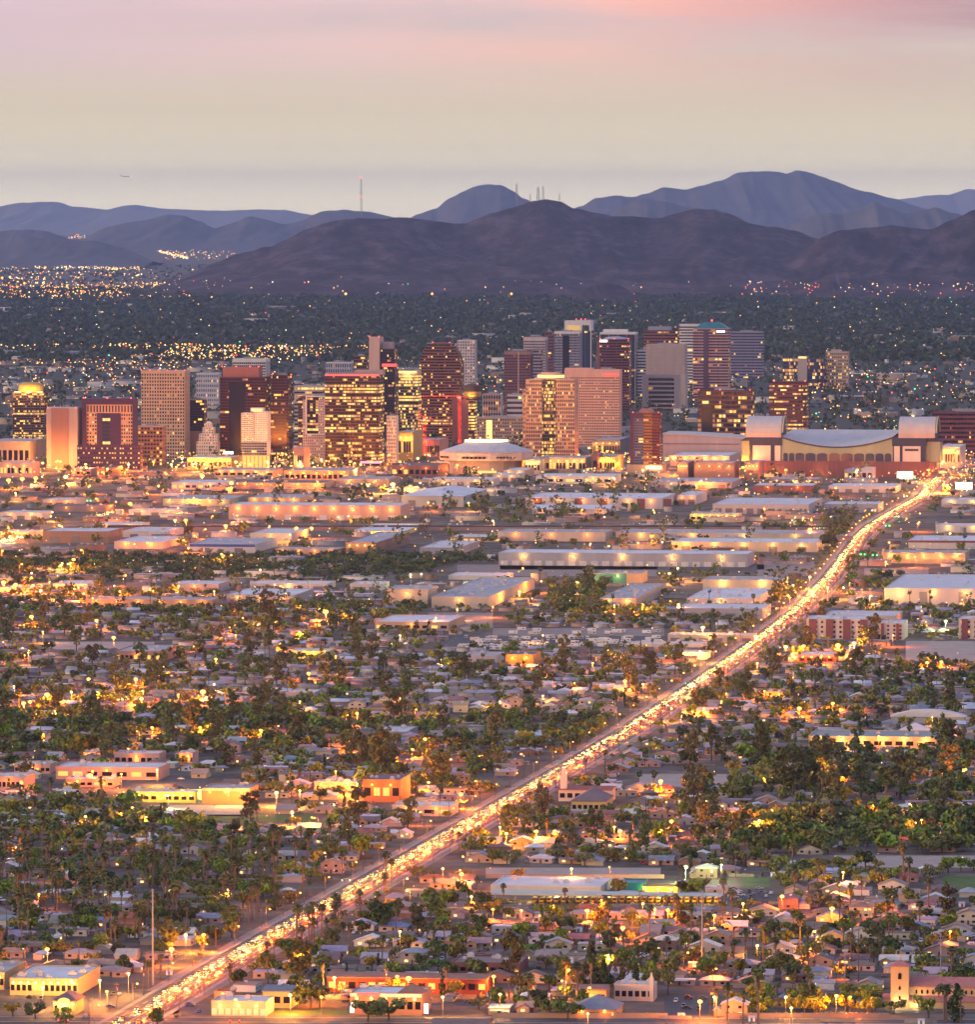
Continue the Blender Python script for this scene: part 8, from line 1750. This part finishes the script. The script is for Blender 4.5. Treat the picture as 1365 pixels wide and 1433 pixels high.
# --- the lights of the far city, too many and too small to part
LC = [emit('far_light_orange', (1.0, .36, .05), 2.6), emit('far_light_yellow', (1.0, .58, .13), 2.6), emit('far_light_white', (1.0, .80, .48), 2.2), emit('far_light_red', (1.0, .06, .04), 3.0), emit('far_light_green', (.1, 1.0, .4), 2.5)]
m = MB()
def octa(p, r, mi):
    i = len(m.v); m.v += [(p.x + r, p.y, p.z), (p.x, p.y + r, p.z), (p.x - r, p.y, p.z), (p.x, p.y - r, p.z), (p.x, p.y, p.z + r), (p.x, p.y, p.z - r)]
    for a, b in ((0, 1), (1, 2), (2, 3), (3, 0)): m.f.append((i + a, i + b, i + 4)); m.m.append(mi); m.f.append((i + b, i + a, i + 5)); m.m.append(mi)
def lights(x0, x1, y0, y1, n, rpx, hz, ws=(5, 5, 3, .7, .15), line=False):
    for k in range(n):
        if line: q = rl.random(); px, py = x0 + (x1 - x0) * q + rl.gauss(0, 1.0), y0 + (y1 - y0) * q + rl.gauss(0, .5)
        else: px, py = rl.uniform(x0, x1), rl.uniform(y0, y1)
        p = at(px, py); 
        if near_ave(p.x, p.y, 14): continue
        s = S(py); r = rl.choice((.22, .3, .3, .4, .55)) * rpx * s; p.z = max(r, rl.uniform(*hz)); octa(p, r * 1.2, rl.choices(range(5), ws)[0])
lights(0, 1365, 392, 418, 420, 1.6, (8, 60)); [lights(-10, x_, y_, y_ + d_, n_, 1.7, (10, 26), w_, True) for x_, y_, d_, n_, w_ in ((330, 402, 3, 90, (8, 5, 2, 1, 0)), (260, 408, -2, 130, (8, 6, 1, 1, 0)), (180, 414, 2, 110, (9, 5, 1, 1, .2)), (300, 420, 2, 70, (9, 4, 1, 1, 0)), (150, 366, 6, 60, (3, 7, 4, 1, 0)), (200, 379, 1, 90, (2, 8, 4, 0, 0)), (215, 386, 3, 50, (5, 6, 2, 1, .3)), (120, 396, -3, 40, (7, 5, 2, .5, 0)))]; lights(460, 960, 388, 412, 220, 1.7, (10, 70)); lights(1040, 1365, 392, 420, 620, 1.7, (10, 60), (6, 5, 2, 2, .2)); lights(1230, 1365, 384, 402, 260, 1.7, (60, 140)); lights(900, 1060, 398, 412, 120, 1.7, (10, 40))
lights(180, 262, 345, 364, 150, 2.0, (10, 20), (3, 5, 5, .5, 0), True); lights(60, 380, 331, 336, 90, 1.2, (10, 20)); lights(230, 330, 352, 366, 110, 1.5, (10, 20)); lights(95, 120, 325, 336, 30, 1.5, (10, 20), (3, 3, 1, 3, 1)); lights(60, 200, 376, 380, 80, 1.5, (10, 20), (1, 8, 4, 0, 0), True)
for px, py in ((3, 397), (14, 396), (34, 405), (362, 413), (352, 413), (484, 421), (605, 421), (716, 421), (735, 415), (818, 421)): p = at(px, py); p.z = 26; octa(p, 2.0 * S(py), rl.choice((0, 1)))
lights(0, 1365, 420, 500, 260, 1.5, (8, 26)); [lights(x0_, x1_, y_, y_ + d_, n_, 1.8, (8, 20), (7, 6, 2, 1, .1), True) for x0_, x1_, y_, d_, n_ in ((0, 300, 493, -1, 50), (150, 520, 492, 2, 110), (230, 470, 499, 2, 90), (180, 420, 506, 3, 70), (0, 260, 514, 2, 60), (60, 330, 524, -2, 50))]; lights(230, 450, 492, 508, 150, 2.2, (8, 22), (3, 6, 4, 1, .2)); lights(0, 1365, 505, 560, 300, 1.8, (8, 22)); lights(1080, 1365, 520, 640, 260, 1.9, (8, 20), (5, 5, 3, 1.5, .5)); lights(650, 740, 530, 640, 130, 1.9, (8, 20)); lights(880, 1000, 545, 600, 60, 2.0, (8, 20)); lights(0, 200, 530, 600, 120, 1.9, (8, 20))
lights(0, 1365, 640, 690, 620, 2.0, (4, 14), (8, 6, 2, .9, .1)); lights(240, 480, 640, 662, 260, 2.2, (3, 12), (6, 7, 2, .6, 0)); lights(820, 940, 640, 668, 130, 2.2, (3, 12), (6, 7, 2, .4, 0)); lights(1270, 1365, 640, 690, 150, 2.4, (4, 12), (6, 5, 3, 2, .5)); lights(0, 1365, 690, 860, 560, 1.6, (3, 8), (7, 6, 2, .5, .15)); lights(1100, 1290, 700, 745, 70, 2, (3, 8), (5, 5, 2, 2, 2)); lights(0, 1365, 860, 1420, 330, 1.3, (2, 4.5), (8, 4, 1.5, .3, .05))
lights(0, 34, 762, 755, 60, 2.6, (2, 5), (2, 6, 4, 0, 0), True); lights(120, 172, 730, 716, 60, 2.0, (2, 4), (4, 6, 3, 0, 0), True); lights(150, 345, 1110, 1122, 50, 1.6, (3, 5), (3, 8, 3, 0, 0))
o = m.build('city_lights', LC); o['kind'] = 'stuff'
for px, py, pw in ((14, 760, 60000), (145, 724, 60000), (130, 670, 60000), (500, 672, 60000), (620, 690, 40000), (1335, 655, 90000), (1300, 690, 60000), (1120, 730, 40000)):
    b = at(px, py); lamp_light('street_glow', (b.x, b.y, 14), pw, (1, .5, .12), o, 2.0)
# --- a small airliner coming in, landing lights on
p = far(176, 247, 26000); o = thing('airliner', 'tiny airliner with landing light in the sky above left ridges', 'aircraft', p, R(70)); m = MB(); m.tube((0, -18, 0), (0, 16, 0), 2, 2, 8); m.ball((0, -18, 0), 2, 4, 2, 8, 6); m.tube((0, 16, 0), (0, 22, 1), 2, .5, 8); m.build('fuselage', WHROOF, o)
m = MB(); m.face([(-17, 4, 0), (0, -6, 0), (17, 4, 0), (17, 6, 0), (0, 1, 0), (-17, 6, 0)]); m.face([(0, 15, 1), (0, 20, 7), (0, 22, 7), (0, 21, 1)]); m.build('wing', WHROOF, o); m = MB(); m.ball((0, -21, -1), 2.2, n=6, m=4); m.build('landing_light', LC[1], o)

# ================================================================== labels of the many: kind and colour, then where it stands among the landmarks
ORD = ['nearest', 'second', 'third', 'fourth', 'fifth', 'sixth', 'seventh', 'eighth', 'ninth', 'tenth', 'eleventh', 'twelfth', 'thirteenth', 'fourteenth', 'fifteenth', 'sixteenth', 'seventeenth', 'eighteenth', 'nineteenth', 'twentieth']
def ordinal(n):
    if n < 20: return ORD[n]
    n += 1; t_, u_ = divmod(n, 10)
    suf = 'th' if n % 100 in (11, 12, 13) else {1: 'st', 2: 'nd', 3: 'rd'}.get(u_, 'th'); return f'{n}{suf}'
for nm, px, py in (('palm junction signals', 505, 1226), ('long pale dirt strip', 1270, 1205), ('cars street', 1160, 1300), ('tall silver left pole', 214, 1378), ('tall silver right pole', 983, 1356), ('pale dirt lot', 140, 905), ('trailer yard', 780, 900), ('giant eucalyptus clump', 1110, 1116), ('tall dark pine', 828, 1384), ('green school lawn', 365, 1145), ('tract house row', 700, 985), ('avenue bottom junction', 190, 1425), ('left edge palms', 60, 1240), ('avenue mid bend', 885, 1020)): SHORT.append((nm, px, py))
buckets = {}
for o, desc in MASS:
    px, py = pix(o.location); best = min(SHORT, key=lambda s: (s[1] - px) ** 2 + ((s[2] - py) * 1.6) ** 2); dx, dy = px - best[1], (py - best[2]) * 1.6
    side = ('right of' if dx > 0 else 'left of') if abs(dx) > abs(dy) else ('below' if dy > 0 else 'above')
    buckets.setdefault((desc, best[0], side), []).append((dx * dx + dy * dy, o))
for (desc, an, side), L in buckets.items():
    L.sort(key=lambda q: q[0])
    for k, (_, o) in enumerate(L): o['label'] = f'{desc}, {ordinal(k)} one {side} the {an}' if k else f'{desc}, nearest {side} the {an}'
for o in bpy.data.objects:
    if 'ck' in o: del o['ck']
